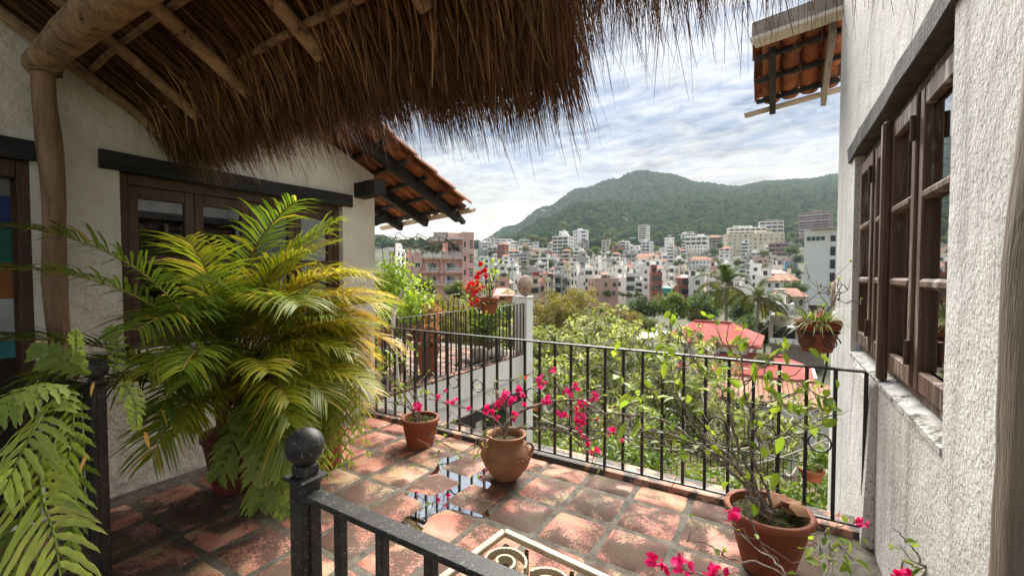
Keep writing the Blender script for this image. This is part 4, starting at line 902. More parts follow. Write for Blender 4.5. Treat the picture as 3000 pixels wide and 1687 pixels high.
fl = [((1480, 1155), 1.2), ((1462, 1183), 1.0), ((1425, 1198), 1.1), ((1442, 1205), .9), ((1502, 1168), 1.1), ((1520, 1145), 1.2), ((1530, 1160), .9), ((1475, 1170), .9), ((1505, 1215), 1.1), ((1535, 1185), .8), ((1332, 1175), .8), ((1372, 1195), .7), ((1287, 1160), .5), ((1455, 1222), .7),
      ((1580, 1110), 1.2), ((1585, 1122), 1.0), ((1617, 1085), .9), ((1535, 1105), .7), ((1685, 1132), 1.0), ((1665, 1152), 1.1), ((1735, 1160), 1.3), ((1598, 1175), 1.1), ((1700, 1182), 1.1), ((1655, 1215), 1.2), ((1640, 1210), .8), ((1690, 1210), 1.2), ((1705, 1222), 1.2), ((1700, 1240), 1.1), ((1697, 1258), .8), ((1710, 1285), .8), ((1722, 1297), .9), ((1745, 1322), 1.3), ((1787, 1266), 1.1), ((1820, 1287), .7), ((1790, 1200), .6), ((1750, 1228), .5)]
twiggy(bp1, mains, [(at(u, v, 3.16), s) for (u, v), s in fl], [(at(1640, 1110, 3.2), 5, .05, .7), (at(1660, 1130, 3.2), 4, .05, .8), (at(1720, 1150, 3.2), 5, .05, .8), (at(1705, 1195, 3.2), 4, .05, .7), (at(1740, 1280, 3.1), 4, .05, .7), (at(1490, 1190, 3.2), 5, .06, .4)], 70, .045, twigs=70, seed=3, fl_size=.036, twig_len=.18)
# pot by the corner
pot('flower_pot', 'broad red clay pot of mossy soil on the tiles left of the clay jar', -2.76, 2.90, .255, .165, .118)
bp2 = thing('bougainvillea', 'leafy sparse bougainvillea in the broad pot near the railing corner', 'bougainvillea', (-2.76, 2.90, .22))
B0 = (1222, 1232, 3.92)
mains = [(A(B0, (1210, 1200, 3.9), (1180, 1150, 3.9), (1140, 1110, 3.9), (1090, 1100, 3.9)), .010, .003), (A(B0, (1200, 1195, 3.9), (1150, 1180, 3.85), (1100, 1170, 3.8)), .009, .003), (A((1230, 1232, 3.92), (1225, 1180, 3.9), (1200, 1110, 3.9), (1180, 1040, 3.9), (1185, 990, 3.9)), .008, .002), (A(B0, (1240, 1260, 3.85), (1300, 1300, 3.75), (1380, 1330, 3.6), (1440, 1325, 3.5)), .005, .002), (A((1225, 1235, 3.95), (1215, 1170, 4.0), (1170, 1120, 4.0), (1130, 1060, 4.0)), .008, .002)]
twiggy(bp2, mains, [(at(1222, 1188, 3.85), 1.3), (at(1282, 1163, 3.85), .7), (at(1305, 1145, 3.85), .6), (at(1310, 1180, 3.85), .7)], [(at(u, v, 3.9), 6, .055, .75) for u, v in ((1170, 1120), (1180, 1165), (1120, 1100), (1160, 1060), (1190, 1010), (1100, 1050), (1130, 1010))], 40, .055, twigs=45, seed=8, fl_size=.045)
# big pot at the right with leafy branches reaching across the railing
PX2, PY2 = -.02, 2.62
p2 = pot('flower_pot', 'large tapered red clay pot with broken pot pieces at the foot of the right wall', PX2, PY2, .325, .200, .118)
sh = thing('pot_shard', 'broken curved clay shards lying on the soil of the large right pot', 'shard', (PX2 + .07, PY2 + .1, .30))
for k, (dx, dy, rz_, tl) in enumerate([(.06, .09, .5, .35), (.11, .03, 1.5, -.3), (.10, -.01, 2.2, .15)]):
    b = MB(); n = 8; vs = []
    for i in range(n + 1):
        a = R(30 + 120 * i / n)
        for r_, zz in ((.085, 0), (.085, .09 - .012 * (i % 3)), (.073, .09 - .012 * (i % 3)), (.073, 0)): vs.append((r_ * math.cos(a), zz - .045, r_ * math.sin(a) - .05))
    f = [(i * 4 + j, i * 4 + (j + 1) % 4, i * 4 + 4 + (j + 1) % 4, i * 4 + 4 + j) for i in range(n) for j in range(4)] + [(3, 2, 1, 0), tuple(n * 4 + j for j in range(4))]
    o = b.add(vs, f).build('shard', TERRAPALE, None, smooth=50); o.parent = sh; o.location = (PX2 + dx - (PX2 + .07), PY2 + dy - (PY2 + .1), .02 + .012 * k); o.rotation_euler = (tl, .2, rz_)
bp3 = thing('bougainvillea', 'tall leafy bougainvillea with long woody stems in the large right pot', 'bougainvillea', (PX2, PY2, .28))
def B(*l): return [at(*q) for q in l]
r0_ = (2262, 1535, 2.22)
mains = [(B(r0_, (2235, 1470, 2.25), (2160, 1370, 2.35), (2060, 1310, 2.5), (1960, 1240, 2.65), (1880, 1220, 2.75), (1760, 1205, 2.85), (1700, 1180, 2.9)), .014, .004),
         (B((2250, 1535, 2.24), (2200, 1450, 2.3), (2120, 1360, 2.4), (2040, 1310, 2.5), (1960, 1270, 2.6), (1900, 1265, 2.7), (1860, 1240, 2.8)), .012, .003),
         (B((2245, 1530, 2.26), (2215, 1420, 2.3), (2160, 1300, 2.4), (2130, 1180, 2.5), (2090, 1110, 2.6), (2040, 1060, 2.65), (2000, 1010, 2.7), (1992, 950, 2.7)), .011, .003),
         (B((2235, 1525, 2.25), (2190, 1420, 2.3), (2130, 1330, 2.4), (2070, 1290, 2.5), (2010, 1200, 2.55), (1960, 1150, 2.6), (1905, 1140, 2.65)), .010, .003),
         (B((2270, 1535, 2.25), (2240, 1420, 2.3), (2200, 1330, 2.3), (2200, 1220, 2.35), (2250, 1180, 2.35), (2330, 1160, 2.35)), .010, .003),
         (B((2200, 1330, 2.3), (2260, 1280, 2.3), (2340, 1270, 2.3), (2400, 1230, 2.35), (2440, 1210, 2.4)), .006, .002),
         (B((2200, 1220, 2.35), (2180, 1120, 2.4), (2170, 1060, 2.4), (2200, 1000, 2.45)), .006, .002),
         (B((2180, 1120, 2.4), (2250, 1060, 2.4), (2320, 1020, 2.4)), .005, .002), (B((2230, 1100, 2.4), (2300, 1110, 2.4), (2390, 1150, 2.4), (2440, 1180, 2.4)), .005, .002),
         (B(r0_, (2215, 1480, 2.15), (2190, 1420, 2.15), (2120, 1250, 2.3), (2080, 1200, 2.4)), .008, .003),
         (B((2180, 1460, 2.1), (2230, 1590, 2.0), (2290, 1660, 1.95), (2310, 1700, 1.95)), .004, .003), (B((1960, 1150, 2.6), (1990, 1080, 2.65), (2020, 1010, 2.7)), .005, .002), (B((2060, 1310, 2.5), (2000, 1330, 2.5), (1930, 1300, 2.5), (1840, 1290, 2.5)), .005, .002)]
ls = [(at(u, v, D), n, .045, t) for u, v, D, n, t in [(1990, 950, 2.7, 12, .8), (1975, 975, 2.7, 7, .8), (1830, 1145, 2.65, 9, .8), (1850, 1180, 2.65, 8, .75), (1900, 1165, 2.65, 9, .7), (1930, 1050, 2.65, 8, .75), (1965, 1040, 2.65, 7, .7), (1990, 1060, 2.65, 5, .7), (1990, 1140, 2.6, 8, .75), (2030, 1150, 2.6, 6, .7), (2040, 1060, 2.6, 6, .6), (2090, 1145, 2.5, 6, .9), (2005, 1275, 2.5, 5, .45), (2135, 1110, 2.45, 8, .7), (2155, 1150, 2.45, 6, .8), (2180, 1000, 2.45, 8, .75), (2150, 1000, 2.45, 4, .7), (2190, 1070, 2.4, 7, .7), (2235, 1065, 2.4, 6, .65), (2300, 1015, 2.4, 8, .6), (2340, 1000, 2.4, 6, .6), (2245, 1110, 2.4, 8, .65), (2290, 1130, 2.4, 9, .5), (2310, 1165, 2.4, 6, .45), (2370, 1170, 2.4, 8, .6), (2420, 1180, 2.4, 10, .45), (2430, 1150, 2.4, 6, .6), (2290, 1240, 2.35, 7, .7), (2330, 1240, 2.35, 5, .6), (2390, 1220, 2.35, 5, .4), (2180, 1350, 2.25, 4, .5), (2280, 1430, 2.2, 5, .5), (2060, 1330, 2.4, 3, .6), (1880, 1220, 2.7, 6, .7), (1800, 1000, 2.8, 0, .7)]]
twiggy(bp3, mains, [(at(2142, 1505, 2.1), 1.3)], [(p_, max(2, int(n_ * .62)), s_, t_) for p_, n_, s_, t_ in ls], 36, .078, twigs=60, seed=21, fl_size=.04, twig_len=.22, jit=.008)
# spray of another plant rising into the bottom of the view
bp4 = thing('bougainvillea', 'pink bougainvillea sprays rising into view at the bottom right corner', 'bougainvillea', (.10, 1.62, 0))
MB().lathe([(.01, 0), (.10, 0), (.15, .22), (.16, .23), (.16, .26), (.14, .26), (.13, .22), (.01, .22)], 28, (.10, 1.62, 0)).build('pot', TERRACOTTA, bp4, smooth=50)
q0 = (.10, 1.62, .21)
mains = [([q0] + B((2260, 1720, 1.55), (2080, 1690, 1.62), (1990, 1668, 1.66), (1915, 1655, 1.7)), .006, .002), ([q0] + B((2300, 1690, 1.6), (2210, 1600, 1.75), (2120, 1520, 1.9)), .006, .002), ([q0] + B((2290, 1690, 1.6), (2160, 1640, 1.7), (2060, 1590, 1.8), (2010, 1585, 1.85)), .005, .002),
         ([q0] + B((2420, 1690, 1.6), (2440, 1620, 1.7), (2420, 1560, 1.75), (2500, 1530, 1.75)), .005, .002), ([q0] + B((2690, 1700, 1.6), (2695, 1640, 1.6), (2660, 1590, 1.6), (2615, 1545, 1.6)), .005, .0015), ([q0] + B((2650, 1720, 1.6), (2640, 1690, 1.6)), .004, .002), ([q0] + B((2440, 1690, 1.6), (2400, 1600, 1.7), (2370, 1580, 1.75)), .004, .002), ([q0] + B((2700, 1700, 1.6), (2680, 1660, 1.6), (2645, 1645, 1.6)), .004, .002)]
twiggy(bp4, mains, [(at(1915, 1640, 1.7), 1.25), (at(1935, 1660, 1.68), 1.15), (at(1995, 1645, 1.66), 1.2), (at(2000, 1665, 1.66), 1.1), (at(2110, 1680, 1.62), 1.2), (at(2080, 1690, 1.62), 1.0), (at(2525, 1533, 1.75), 1.0), (at(2630, 1680, 1.58), 1.2), (at(2655, 1690, 1.58), 1.0)],
       [(at(2430, 1610, 1.7), 8, .05, .3), (at(2480, 1620, 1.7), 7, .05, .35), (at(2500, 1640, 1.7), 5, .04, .4), (at(2160, 1680, 1.6), 3, .03, .6)], 16, .045, twigs=14, seed=33, fl_size=.030, twig_len=.12)
# pot hung on the railing by the right wall
def hung_pot(name, label, c, r, h, axis=(1, 0, 0)):
    t = pot(name, label, c[0], c[1], h, r, r * .70, z0=c[2], rim=.05)
    rg = MB(); rg.ring((c[0], c[1], c[2] + h * .62), (0, 0, 1), r * .98, .006, 30, 6)
    rg.build('ring_bracket', BLACKIRON, t, smooth=True)
    for sgn in (-1, 1):
        sc_ = MB(); pts = []
        for i in range(40):
            q = i / 39; a = q * 3.6 * math.pi; rr = r * .40 * (1 - .75 * q); pts.append(Vector((c[0] + axis[0] * sgn * 0 + sgn * r * .55 * axis[0], c[1] - r * .88 * (axis[0]) + sgn * r * .55 * axis[1], c[2] + h * .35)) + Vector((rr * math.cos(a) * axis[0], rr * math.cos(a) * axis[1], rr * math.sin(a))))
        sc_.tube(pts, .004, 5).build('bracket_scroll', BLACKIRON, t, smooth=True)
    br = MB(); br.tube([(c[0] + r * .5, c[1], c[2]), (c[0] + r * .4, c[1] - .02, c[2] - .12), (c[0] + r * .2, c[1] - .06, c[2] - .22)], .007, 6); br.build('bracket_arm', BLACKIRON, t, smooth=True)
    return t
hung_pot('hanging_pot', 'clay pot in an iron ring on the railing beside the right wall', (.225, 3.40, 1.055), .118, .205)
sp = thing('spider_plant', 'spider plant with a pink bloom in the railing pot beside the right wall', 'plant', (.225, 3.40, 1.23))
lb = LB(); n = 230; a = rng.uniform(0, 6.28, n); e = rng.uniform(.1, 1.3, n)
lb.add(np.array([.225, 3.40, 1.235]) + np.stack([np.cos(a) * .06, np.sin(a) * .06, np.zeros(n)], 1), np.stack([np.cos(a) * np.cos(e), np.sin(a) * np.cos(e), np.sin(e)], 1), [0, 0, 1], rng.uniform(.06, .24, n), rng.uniform(.006, .011, n), 'blade', rng.uniform(.2, .9, n), rng.uniform(.3, 1, n))
lb.build('blades', leafmat('spider_leaf', [(.06, .12, .015), (.16, .24, .03), (.36, .40, .14)], .4, .45), sp)
twiggy(sp, [([(.225, 3.40, 1.23), (.30, 3.40, 1.36), (.34, 3.38, 1.40)], .004, .002), ([(.22, 3.40, 1.23), (.10, 3.42, 1.36), (.06, 3.44, 1.44)], .003, .001), ([(.23, 3.40, 1.23), (.16, 3.38, 1.40), (.10, 3.40, 1.48)], .003, .001), ([(.25, 3.40, 1.23), (.30, 3.5, 1.38), (.24, 3.5, 1.47)], .003, .001)], [((.245, 3.36, 1.30), 1.0)], [((.24, 3.38, 1.36), 5, .02, .9)], 8, .03, twigs=26, seed=4, bract=leafmat('pale_pink', [(.6, .2, .35), (.75, .35, .5)], .3, .6), fl_size=.035, twig_len=.12)

# ------------------------------------------------------------------ neighbouring terrace beyond the left house
nh = thing('lower_house', 'white lower storey under the neighbouring terrace with a dark timber beam', 'house', (-4.19, 5.4, -3))
w = MB(); w.bb(-8.2, -4.19, 3.432, 7.55, -.42, -.014); w.build('terrace_slab', WHITEWALL, nh)
w = MB(); w.bb(-8.2, -4.40, 3.44, 7.5, -3.0, -.421); w.build('wall', WHITEWALL, nh)
w = MB(); w.bb(-4.395, -4.21, 3.44, 7.3, -.70, -.422); w.build('fascia', WHITEWALL, nh)
rough_beam('beam', (-4.30, 3.5, -.80), (-4.30, 7.2, -.80), .2, .19, BLACKWOOD, nh, 6, .008)
DARKGLASS = mat('dark_glass', (.012, .015, .018), (.03, .035, .04), 2, .12, spec=.6)
for k in range(3):
    y0 = 4.2 + k * 1.0; MB().bb(-4.399, -4.372, y0, y0 + .72, -2.98, -.95).build('door', DARKGLASS, nh)
    f_ = MB(); f_.bb(-4.398, -4.345, y0 - .05, y0 - .002, -2.98, -.905); f_.bb(-4.398, -4.345, y0 + .722, y0 + .77, -2.98, -.905); f_.bb(-4.397, -4.346, y0 - .001, y0 + .721, -.949, -.906); f_.build('door_frame', mat('white_frame', (.6, .6, .58), None), nh)
ft = tag(MB().bb(-8.2, -4.192, 3.434, 7.52, -.0138, -.0115).build('neighbour_terrace_floor', GROUT), kind='structure')
lay_tiles(ft, -4.20 - 11 * .30, 11, 3.45, 13, .30, 0, .82)
MB().bb(-4.235, -4.188, 3.6, 7.3, -.011, .012).build('edge_strip', CURB, ft)
railing('terrace_railing', 'black iron railing along the side of the neighbouring terrace up to the stone pillar', (-4.195, 3.62, 0), (-4.195, 7.27, 0), .06, .98, 31, tw=.035)
railing('terrace_railing', 'farther black iron railing across the back of the neighbouring terrace', (-4.30, 7.36, 0), (-7.7, 7.15, 0), .06, .98, 26, tw=.035)
pl = thing('gate_pillar', 'square white pillar at the corner of the neighbouring terrace topped by a stone', 'pillar', (-4.27, 7.42, -3))
MB().bb(-4.405, -4.135, 7.285, 7.555, -3, 1.085).build('shaft', WHITEWALL, pl, bevel=.01); MB().bb(-4.415, -4.125, 7.275, 7.565, 1.086, 1.12).build('cap', WHITEWALL, pl, bevel=.008)
STONE = mat('pinkish_stone', (.26, .17, .12), (.48, .36, .28), 9, .9, .9, 40, speck=((.16, .10, .07), 24, .55, .68))
def stone(name, label, c, r, sc=(1, 1, 1), m=STONE, seed=0, cat='stone'):
    bm = bmesh.new(); bmesh.ops.create_icosphere(bm, subdivisions=3, radius=1.0); r_ = random.Random(seed); ph = [r_.uniform(0, 6.28) for _ in range(6)]
    for v in bm.verts:
        q = v.co; d = 1 + .05 * math.sin(3 * q.x + ph[0]) + .05 * math.sin(4 * q.y + ph[1]) + .03 * math.sin(7 * q.z + ph[2]) + .02 * math.sin(13 * q.x * q.y + ph[3])
        v.co = Vector((q.x * sc[0], q.y * sc[1], q.z * sc[2])) * d * r
    me = bpy.data.meshes.new(name); bm.to_mesh(me); bm.free(); me.materials.append(m); me.polygons.foreach_set('use_smooth', [True] * len(me.polygons))
    o = link(name, me, None, c); tp(o, label, cat); return o
stone('finial_stone', 'rough pinkish egg-shaped stone on top of the white terrace pillar', (-4.27, 7.42, 1.325), .158, (.92, .92, 1.32), seed=2)
MB().bb(.58, .86, 6.3, 6.6, -3, 1.10).build('shaft', WHITEWALL, thing('gate_pillar', 'white pillar behind the right wall holding a round stone', 'pillar', (.72, 6.45, -3)), bevel=.01)
stone('finial_stone', 'large rounded pinkish stone half hidden by the right wall corner', (.72, 6.45, 1.32), .19, (.92, .92, 1.3), seed=5)
# planters of the neighbouring terrace
cpos = (-4.62, 5.02)
tri = thing('corner_planter', 'tall tapered clay planter on the neighbouring terrace behind the railing', 'flower pot', (*cpos, 0))
MB().lathe([(.01, 0), (.11, 0), (.19, .40), (.20, .44), (.18, .44), (.17, .38), (.01, .38)], 3 * 8, (*cpos, 0)).build('pot_body', TERRACOTTA, tri, smooth=50)
def shrub(name, label, c, rx, rz_, n, leaf, m, cat='shrub', stems=8, trunk=BARK, tone=(.2, .9), group=None, tpl='oval', flowers=None, z0=None, clumps=9):
    t = thing(name, label, cat, c, group); c = np.array(c, float); lb = LB(); cc = rng.normal(0, .42, (clumps, 3)) * [rx, rx, rz_ * .55] + [0, 0, rz_ * .62]
    cc[:, 2] = np.maximum(cc[:, 2], rz_ * .15)
    cr = rng.uniform(.28, .5, clumps) * min(rx, rz_)
    k = rng.integers(0, clumps, n); off = rvec(n) * (rng.random((n, 1)) ** .45) * cr[k][:, None]
    P = c + cc[k] + off; P[:, 2] = np.maximum(P[:, 2], c[2] + .02)
    tn = np.clip(tone[0] + (tone[1] - tone[0]) * (.55 * rng.random(n) + .45 * rng.random(clumps)[k]), 0, 1)
    lb.add(P, norm(off + rvec(n) * .25 + [0, 0, .02]), norm(rvec(n) + [0, 0, 1.2]), rng.uniform(.6, 1.25, n) * leaf, rng.uniform(.35, .6, n) * leaf, tpl, rng.uniform(0, .4, n), tn)
    tag(lb.build('foliage', m, t), kind='stuff')
    b = MB()
    for q in range(stems):
        e = c + cc[q % clumps]; b.tube(curve3([Vector(c), Vector(c + (e - c) * .5 + rng.normal(0, .06 * rx, 3)), Vector(e)], 4), [max(.006, .03 * rx) * (1 - .7 * i / 8) for i in range(9)], 5)
    b.build('stems', trunk, t, smooth=True)
    if flowers:
        fm, nf, fs = flowers; idx = rng.integers(0, n, nf)
        for i in idx:
            fb = LB(); fb.add(np.repeat(P[i][None], 5, 0) + rng.normal(0, fs * .3, (5, 3)), rvec(5), rvec(5), np.full(5, fs), np.full(5, fs * .8), 'oval', 0); fb.build('flower', fm, t)
    return t
VARIEG = leafmat('variegated_leaf', [(.10, .14, .02), (.26, .20, .05), (.34, .12, .08), (.20, .08, .07)], .35, .5)
MIDGREEN = leafmat('garden_leaf', [(.045, .085, .012), (.10, .16, .02), (.21, .27, .04)], .38, .45)
shrub('croton', 'reddish variegated shrub growing in the tall planter on the neighbouring terrace', (*cpos, .40), .36, .58, 800, .085, VARIEG, 'shrub', flowers=(REDFLOWER, 14, .04))
shrub('citrus_tree', 'small bright green leafy tree in front of the pink tower', (-5.05, 4.9, .0), .62, 1.75, 1900, .085, BOUGLEAF, 'tree', stems=9, tone=(.15, .95))
lt = thing('bare_vine', 'bare looping pale vine above the small leafy tree by the house corner', 'vine', (-5.3, 4.6, 1.2))
vb = MB()
for k in range(9):
    u, v = 1110 + k * 22, 850 - (k % 3) * 20
    vb.tube(curve3(A((u, v, 6.4), (u - 15 + 7 * k, 760, 6.4), (u + 10 * (k % 4) - 10, 705 - 9 * (k % 3), 6.4), (u + 60, 700 + 10 * (k % 3), 6.3), (u + 85 + 6 * k % 30, 745, 6.3)), 8, .02), .006, 5, cap=False)
tag(vb.build('vine_stems', TWIG, lt, smooth=True), kind='stuff')
ct = MB(); ct.tube(curve3(A((1168, 1130, 5.4), (1160, 1050, 5.4), (1152, 960, 5.4), (1158, 900, 5.5), (1180, 850, 5.5)), 7), [.022, .022] + [.02] * 24 + [.014, .012, .01], 8)
tp(ct.build('slim_trunk', BARKPALE), 'slender pale leaning tree trunk behind the left end of the railing', 'tree')
p_ = at(1127, 985, 6.2); pt_ = pot('flower_pot', 'square clay pot standing behind the slender trunk near the house corner', p_.x, p_.y, .26, .13, .10, z0=p_.z - .13)
st_ = thing('plant_stand', 'low iron stand under the square clay pot', 'stand', (p_.x, p_.y, 0)); MB().bb(p_.x - .18, p_.x + .18, p_.y - .18, p_.y + .18, p_.z - .17, p_.z - .131).build('top', CONCRETE, st_, bevel=.006)
for a, b in ((-.14, -.14), (.14, -.14), (-.14, .14), (.14, .14)): MB().bb(p_.x + a - .015, p_.x + a + .015, p_.y + b - .015, p_.y + b + .015, 0, p_.z - .171).build('leg', BLACKIRON, st_)
# red crown-of-thorns pot on the side rail
rp = (-4.12, 5.98, .90)
hung_pot('hanging_pot', 'clay pot in an iron ring on the side railing with red blooms', rp, .165, .27, (0, 1, 0))
rf = thing('red_flower_plant', 'thorny plant with scarlet flowers in the pot on the side railing', 'plant', (rp[0], rp[1], 1.12))
r4 = random.Random(4); mains = []
for k in range(14):
    a = r4.uniform(0, 6.28); d = Vector((math.cos(a), math.sin(a), 0)); h_ = r4.uniform(.28, .62); b0 = Vector((rp[0], rp[1], 1.13)); mains.append(([b0, b0 + d * .10 + Vector((0, 0, h_ * .4)), b0 + d * .22 * r4.uniform(.5, 1.4) + Vector((0, 0, h_))], .008, .004))
twiggy(rf, mains, [(at(u, v, 6.9), s) for u, v, s in [(1405, 800, 1), (1415, 795, 1), (1398, 812, 1), (1422, 808, .9), (1395, 830, 1.2), (1402, 845, 1.2), (1390, 855, 1.1), (1378, 830, 1), (1372, 842, .9), (1412, 840, .8), (1380, 885, .9), (1400, 880, .8), (1420, 790, .7), (1408, 772, .8), (1388, 868, .9)]], [(at(1425, 775, 6.9), 14, .10, .9), (at(1450, 790, 6.9), 12, .10, .9), (at(1360, 870, 6.9), 16, .12, .75), (at(1400, 890, 6.9), 16, .12, .5)], 60, .07, twigs=30, seed=6, bract=REDFLOWER, fl_size=.06, twig_len=.2)
pb = (-5.35, 7.3, .86); pot('flower_pot', 'clay pot hung on the farther railing with trailing brown plant', *pb[:2], .24, .16, .12, z0=pb[2])
shrub('trailing_plant', 'rust-coloured trailing plant with pink blooms over the farther railing pot', (pb[0], pb[1], 1.08), .30, .30, 420, .07, leafmat('rust_leaf', [(.12, .14, .03), (.25, .17, .06), (.30, .12, .06)], .3, .6), 'plant', flowers=(leafmat('soft_pink', [(.65, .25, .3), (.75, .4, .42)], .3, .6), 8, .06))
cpl = (-4.75, 6.75); tpz = thing('stump_planter', 'low wooden tub beside the stones on the neighbouring terrace', 'planter', (*cpl, 0)); MB().lathe([(.01, 0), (.18, 0), (.20, .30), (.17, .30), (.16, .25), (.01, .25)], 20, (*cpl, 0)).build('tub', BROWNWOOD, tpz, smooth=40)
shrub('leafy_plant', 'spiky leafy plant growing from the low wooden tub', (*cpl, .26), .34, .62, 420, .14, MIDGREEN, 'plant')
ROCK = mat('grey_rock', (.20, .17, .15), (.36, .33, .29), 8, .9, .8, 30)
stone('round_rock', 'grey rounded rock carving on the tiles near the wooden tub', (-4.42, 6.15, .14), .16, (1.15, .9, .95), ROCK, 3)
stone('round_rock', 'pale oblong boulder beside the railing on the neighbouring terrace', (-4.36, 6.55, .10), .17, (1.0, 1.3, .65), mat('pale_rock', (.34, .29, .24), (.46, .41, .35), 8, .9, .6, 30), 4)
sn = MB(); sn.tube(curve3([(-4.46, 5.50, .05), (-4.40, 5.62, .14), (-4.42, 5.78, .10), (-4.46, 5.90, .06), (-4.44, 6.05, .06)], 6), [.03 + .03 * math.sin(math.pi * i / 24) for i in range(25)], 10); tp(sn.build('carved_animal', ROCK, None, smooth=True), 'small curled stone animal carving resting on the terrace tiles', 'statue')

# ------------------------------------------------------------------ lower garden terrace
EARTH = mat('garden_earth', (.13, .075, .045), (.27, .19, .13), 1.2, .95, .6, 12, speck=((.10, .12, .03), 3, .5, .62), bdist=.05)
lf = tag(MB().bb(-4.19, 6.0, 3.41, 11.5, -3.3, -3.0).build('lower_terrace_ground', EARTH), kind='structure')
arc = [at(1480, 1240, 10.8), at(1560, 1245, 10.6), at(1680, 1278, 10.2), at(1800, 1292, 9.8), at(1930, 1300, 9.5), at(2060, 1300, 9.2), at(2190, 1295, 8.8), at(2320, 1280, 8.4), at(2450, 1270, 8.0)]
lr = thing('garden_railing', 'lower black iron railing curving round the garden terrace below', 'railing', (arc[4].x, arc[4].y, -3))
arc = [Vector((p.x, p.y, -2.05)) for p in arc]; ac = curve3(arc, 8)
MB().tube(ac, .016, 6).build('top_rail', BLACKIRON, lr, smooth=True); MB().tube([p - Vector((0, 0, .82)) for p in ac], .012, 6).build('bottom_rail', BLACKIRON, lr, smooth=True)
bmx = MB().box((0, 0, 0), (.016, .016, .93)).mesh('baluster', BLACKIRON); dist = 0; nxt = 0
for i in range(len(ac) - 1):
    sgl = (ac[i + 1] - ac[i]).length
    while nxt <= dist + sgl:
        p = ac[i].lerp(ac[i + 1], (nxt - dist) / sgl); link('baluster', bmx, lr, Vector((p.x, p.y, -2.52)) - org(lr)); nxt += .13
    dist += sgl
for k, (u, v) in enumerate(((1570, 1185), (1958, 1275), (2378, 1385))):
    c = at(u, v, 9.8 if k < 2 else 6.9)
    pot('flower_pot', ['small clay bowl of green leaves on the lower railing near the white pillar', 'small clay pot hanging on the lower railing behind the magenta blooms', 'shallow clay bowl on the lower garden railing near the right wall'][k], c.x, c.y, .18, .17, .13, z0=c.z - .10, soil=False)
    shrub('potted_plant', ['green plant in the clay bowl near the white pillar', 'small plant in the pot behind the magenta blooms', 'bushy yellow-green plant in the shallow bowl near the right wall'][k], (c.x, c.y, c.z + .04), .22, .35 if k == 2 else .18, 220, .09, MIDGREEN, 'plant', stems=4)
CORD = mat('pale_cord', (.45, .40, .32), None, rough=.7)
for k, pts in enumerate([[(1555, 1210, 10.2), (1620, 1240, 10), (1720, 1275, 9.8), (1800, 1300, 9.6), (2000, 1318, 9.2), (2200, 1310, 8.7), (2440, 1235, 8)], [(1560, 1300, 10.2), (1680, 1345, 10), (1850, 1370, 9.6), (2050, 1375, 9.2), (2250, 1350, 8.7), (2440, 1280, 8)]]):
    tp(MB().tube(curve3(A(*pts), 8), .016, 6).build('cord', CORD), ['upper pale cord looping along the lower garden railing', 'lower pale cord looping along the foot of the garden railing'][k], 'cord')
# ------------------------------------------------------------------ terrain
HZ = 803.6
def vz(v, D): return EYE - (v - HZ) / 1268. * D
TD = [0, 12, 40, 100, 170, 230, 300, 370, 450, 540, 700, 900, 1150, 1500, 2200, 3500]
TU = [-2500, 600, 1000, 1100, 1180, 1260, 1400, 1500, 1600, 1700, 1800, 1870, 1950, 2050, 2150, 2250, 2350, 2450, 2700, 5000]
NEARZ = [-5.5, -5.5, -7.5, -9, -8, -4.4, 1.4, 10.6, 21, 36]
FARV = {700: [760, 740, 740, 735, 748, 775, 770, 716, 692, 682, 680, 680, 675, 670, 664, 655, 650, 645, 640, 640],
        900: [740, 700, 692, 700, 722, 770, 766, 700, 650, 606, 600, 612, 612, 602, 600, 590, 585, 580, 570, 570],
        1150: [745, 705, 700, 712, 735, 775, 780, 735, 690, 660, 640, 600, 575, 572, 576, 560, 556, 550, 545, 545],
        1500: [770, 760, 755, 760, 770, 772, 714, 668, 613, 560, 533, 508, 518, 544, 555, 539, 534, 519, 515, 530],
        2200: [800] * 6 + [760, 730, 690, 640, 600, 580, 590, 610, 620, 610, 600, 590, 590, 600], 3500: [803] * 20}
TZt = np.zeros((len(TD), len(TU)))
for i, D in enumerate(TD):
    for j in range(len(TU)):
        TZt[i, j] = NEARZ[i] if i < 10 else vz(FARV[D][j], D)
def tz(D, u):
    D = np.asarray(D, float); u = np.asarray(u, float); i = np.clip(np.searchsorted(TD, D) - 1, 0, len(TD) - 2); j = np.clip(np.searchsorted(TU, u) - 1, 0, len(TU) - 2)
    a = (D - np.array(TD)[i]) / (np.array(TD)[i + 1] - np.array(TD)[i]); b = (u - np.array(TU)[j]) / (np.array(TU)[j + 1] - np.array(TU)[j])
    a = np.clip(a, 0, 1); b = np.clip(b, 0, 1); b = b * b * (3 - 2 * b)
    return (TZt[i, j] * (1 - b) + TZt[i, j + 1] * b) * (1 - a) + (TZt[i + 1, j] * (1 - b) + TZt[i + 1, j + 1] * b) * a
def wpos(D, u, z=None):
    D = np.asarray(D, float); u = np.asarray(u, float); k = (u - 1500) / 1268.
    x = FWD[0] * D + RGT[0] * D * k; y = FWD[1] * D + RGT[1] * D * k
    return np.stack([x, y, tz(D, u) if z is None else z + 0 * x], -1)
Dg = np.concatenate([np.linspace(2, 60, 12), np.linspace(75, 600, 40), np.linspace(620, 1600, 60), np.linspace(1700, 3500, 10)])
Ug = np.concatenate([np.linspace(-2500, 700, 14), np.linspace(800, 2800, 120), np.linspace(2950, 5000, 10)])
DD, UU = np.meshgrid(Dg, Ug, indexing='ij'); V = wpos(DD.ravel(), UU.ravel()); nu = len(Ug); nd = len(Dg)
V[:, 2] += (np.sin(V[:, 0] * .021) * np.cos(V[:, 1] * .017) * 6 + np.sin(V[:, 0] * .05 + 1) * np.sin(V[:, 1] * .043) * 3) * np.clip((DD.ravel() - 600) / 300, 0, 1)
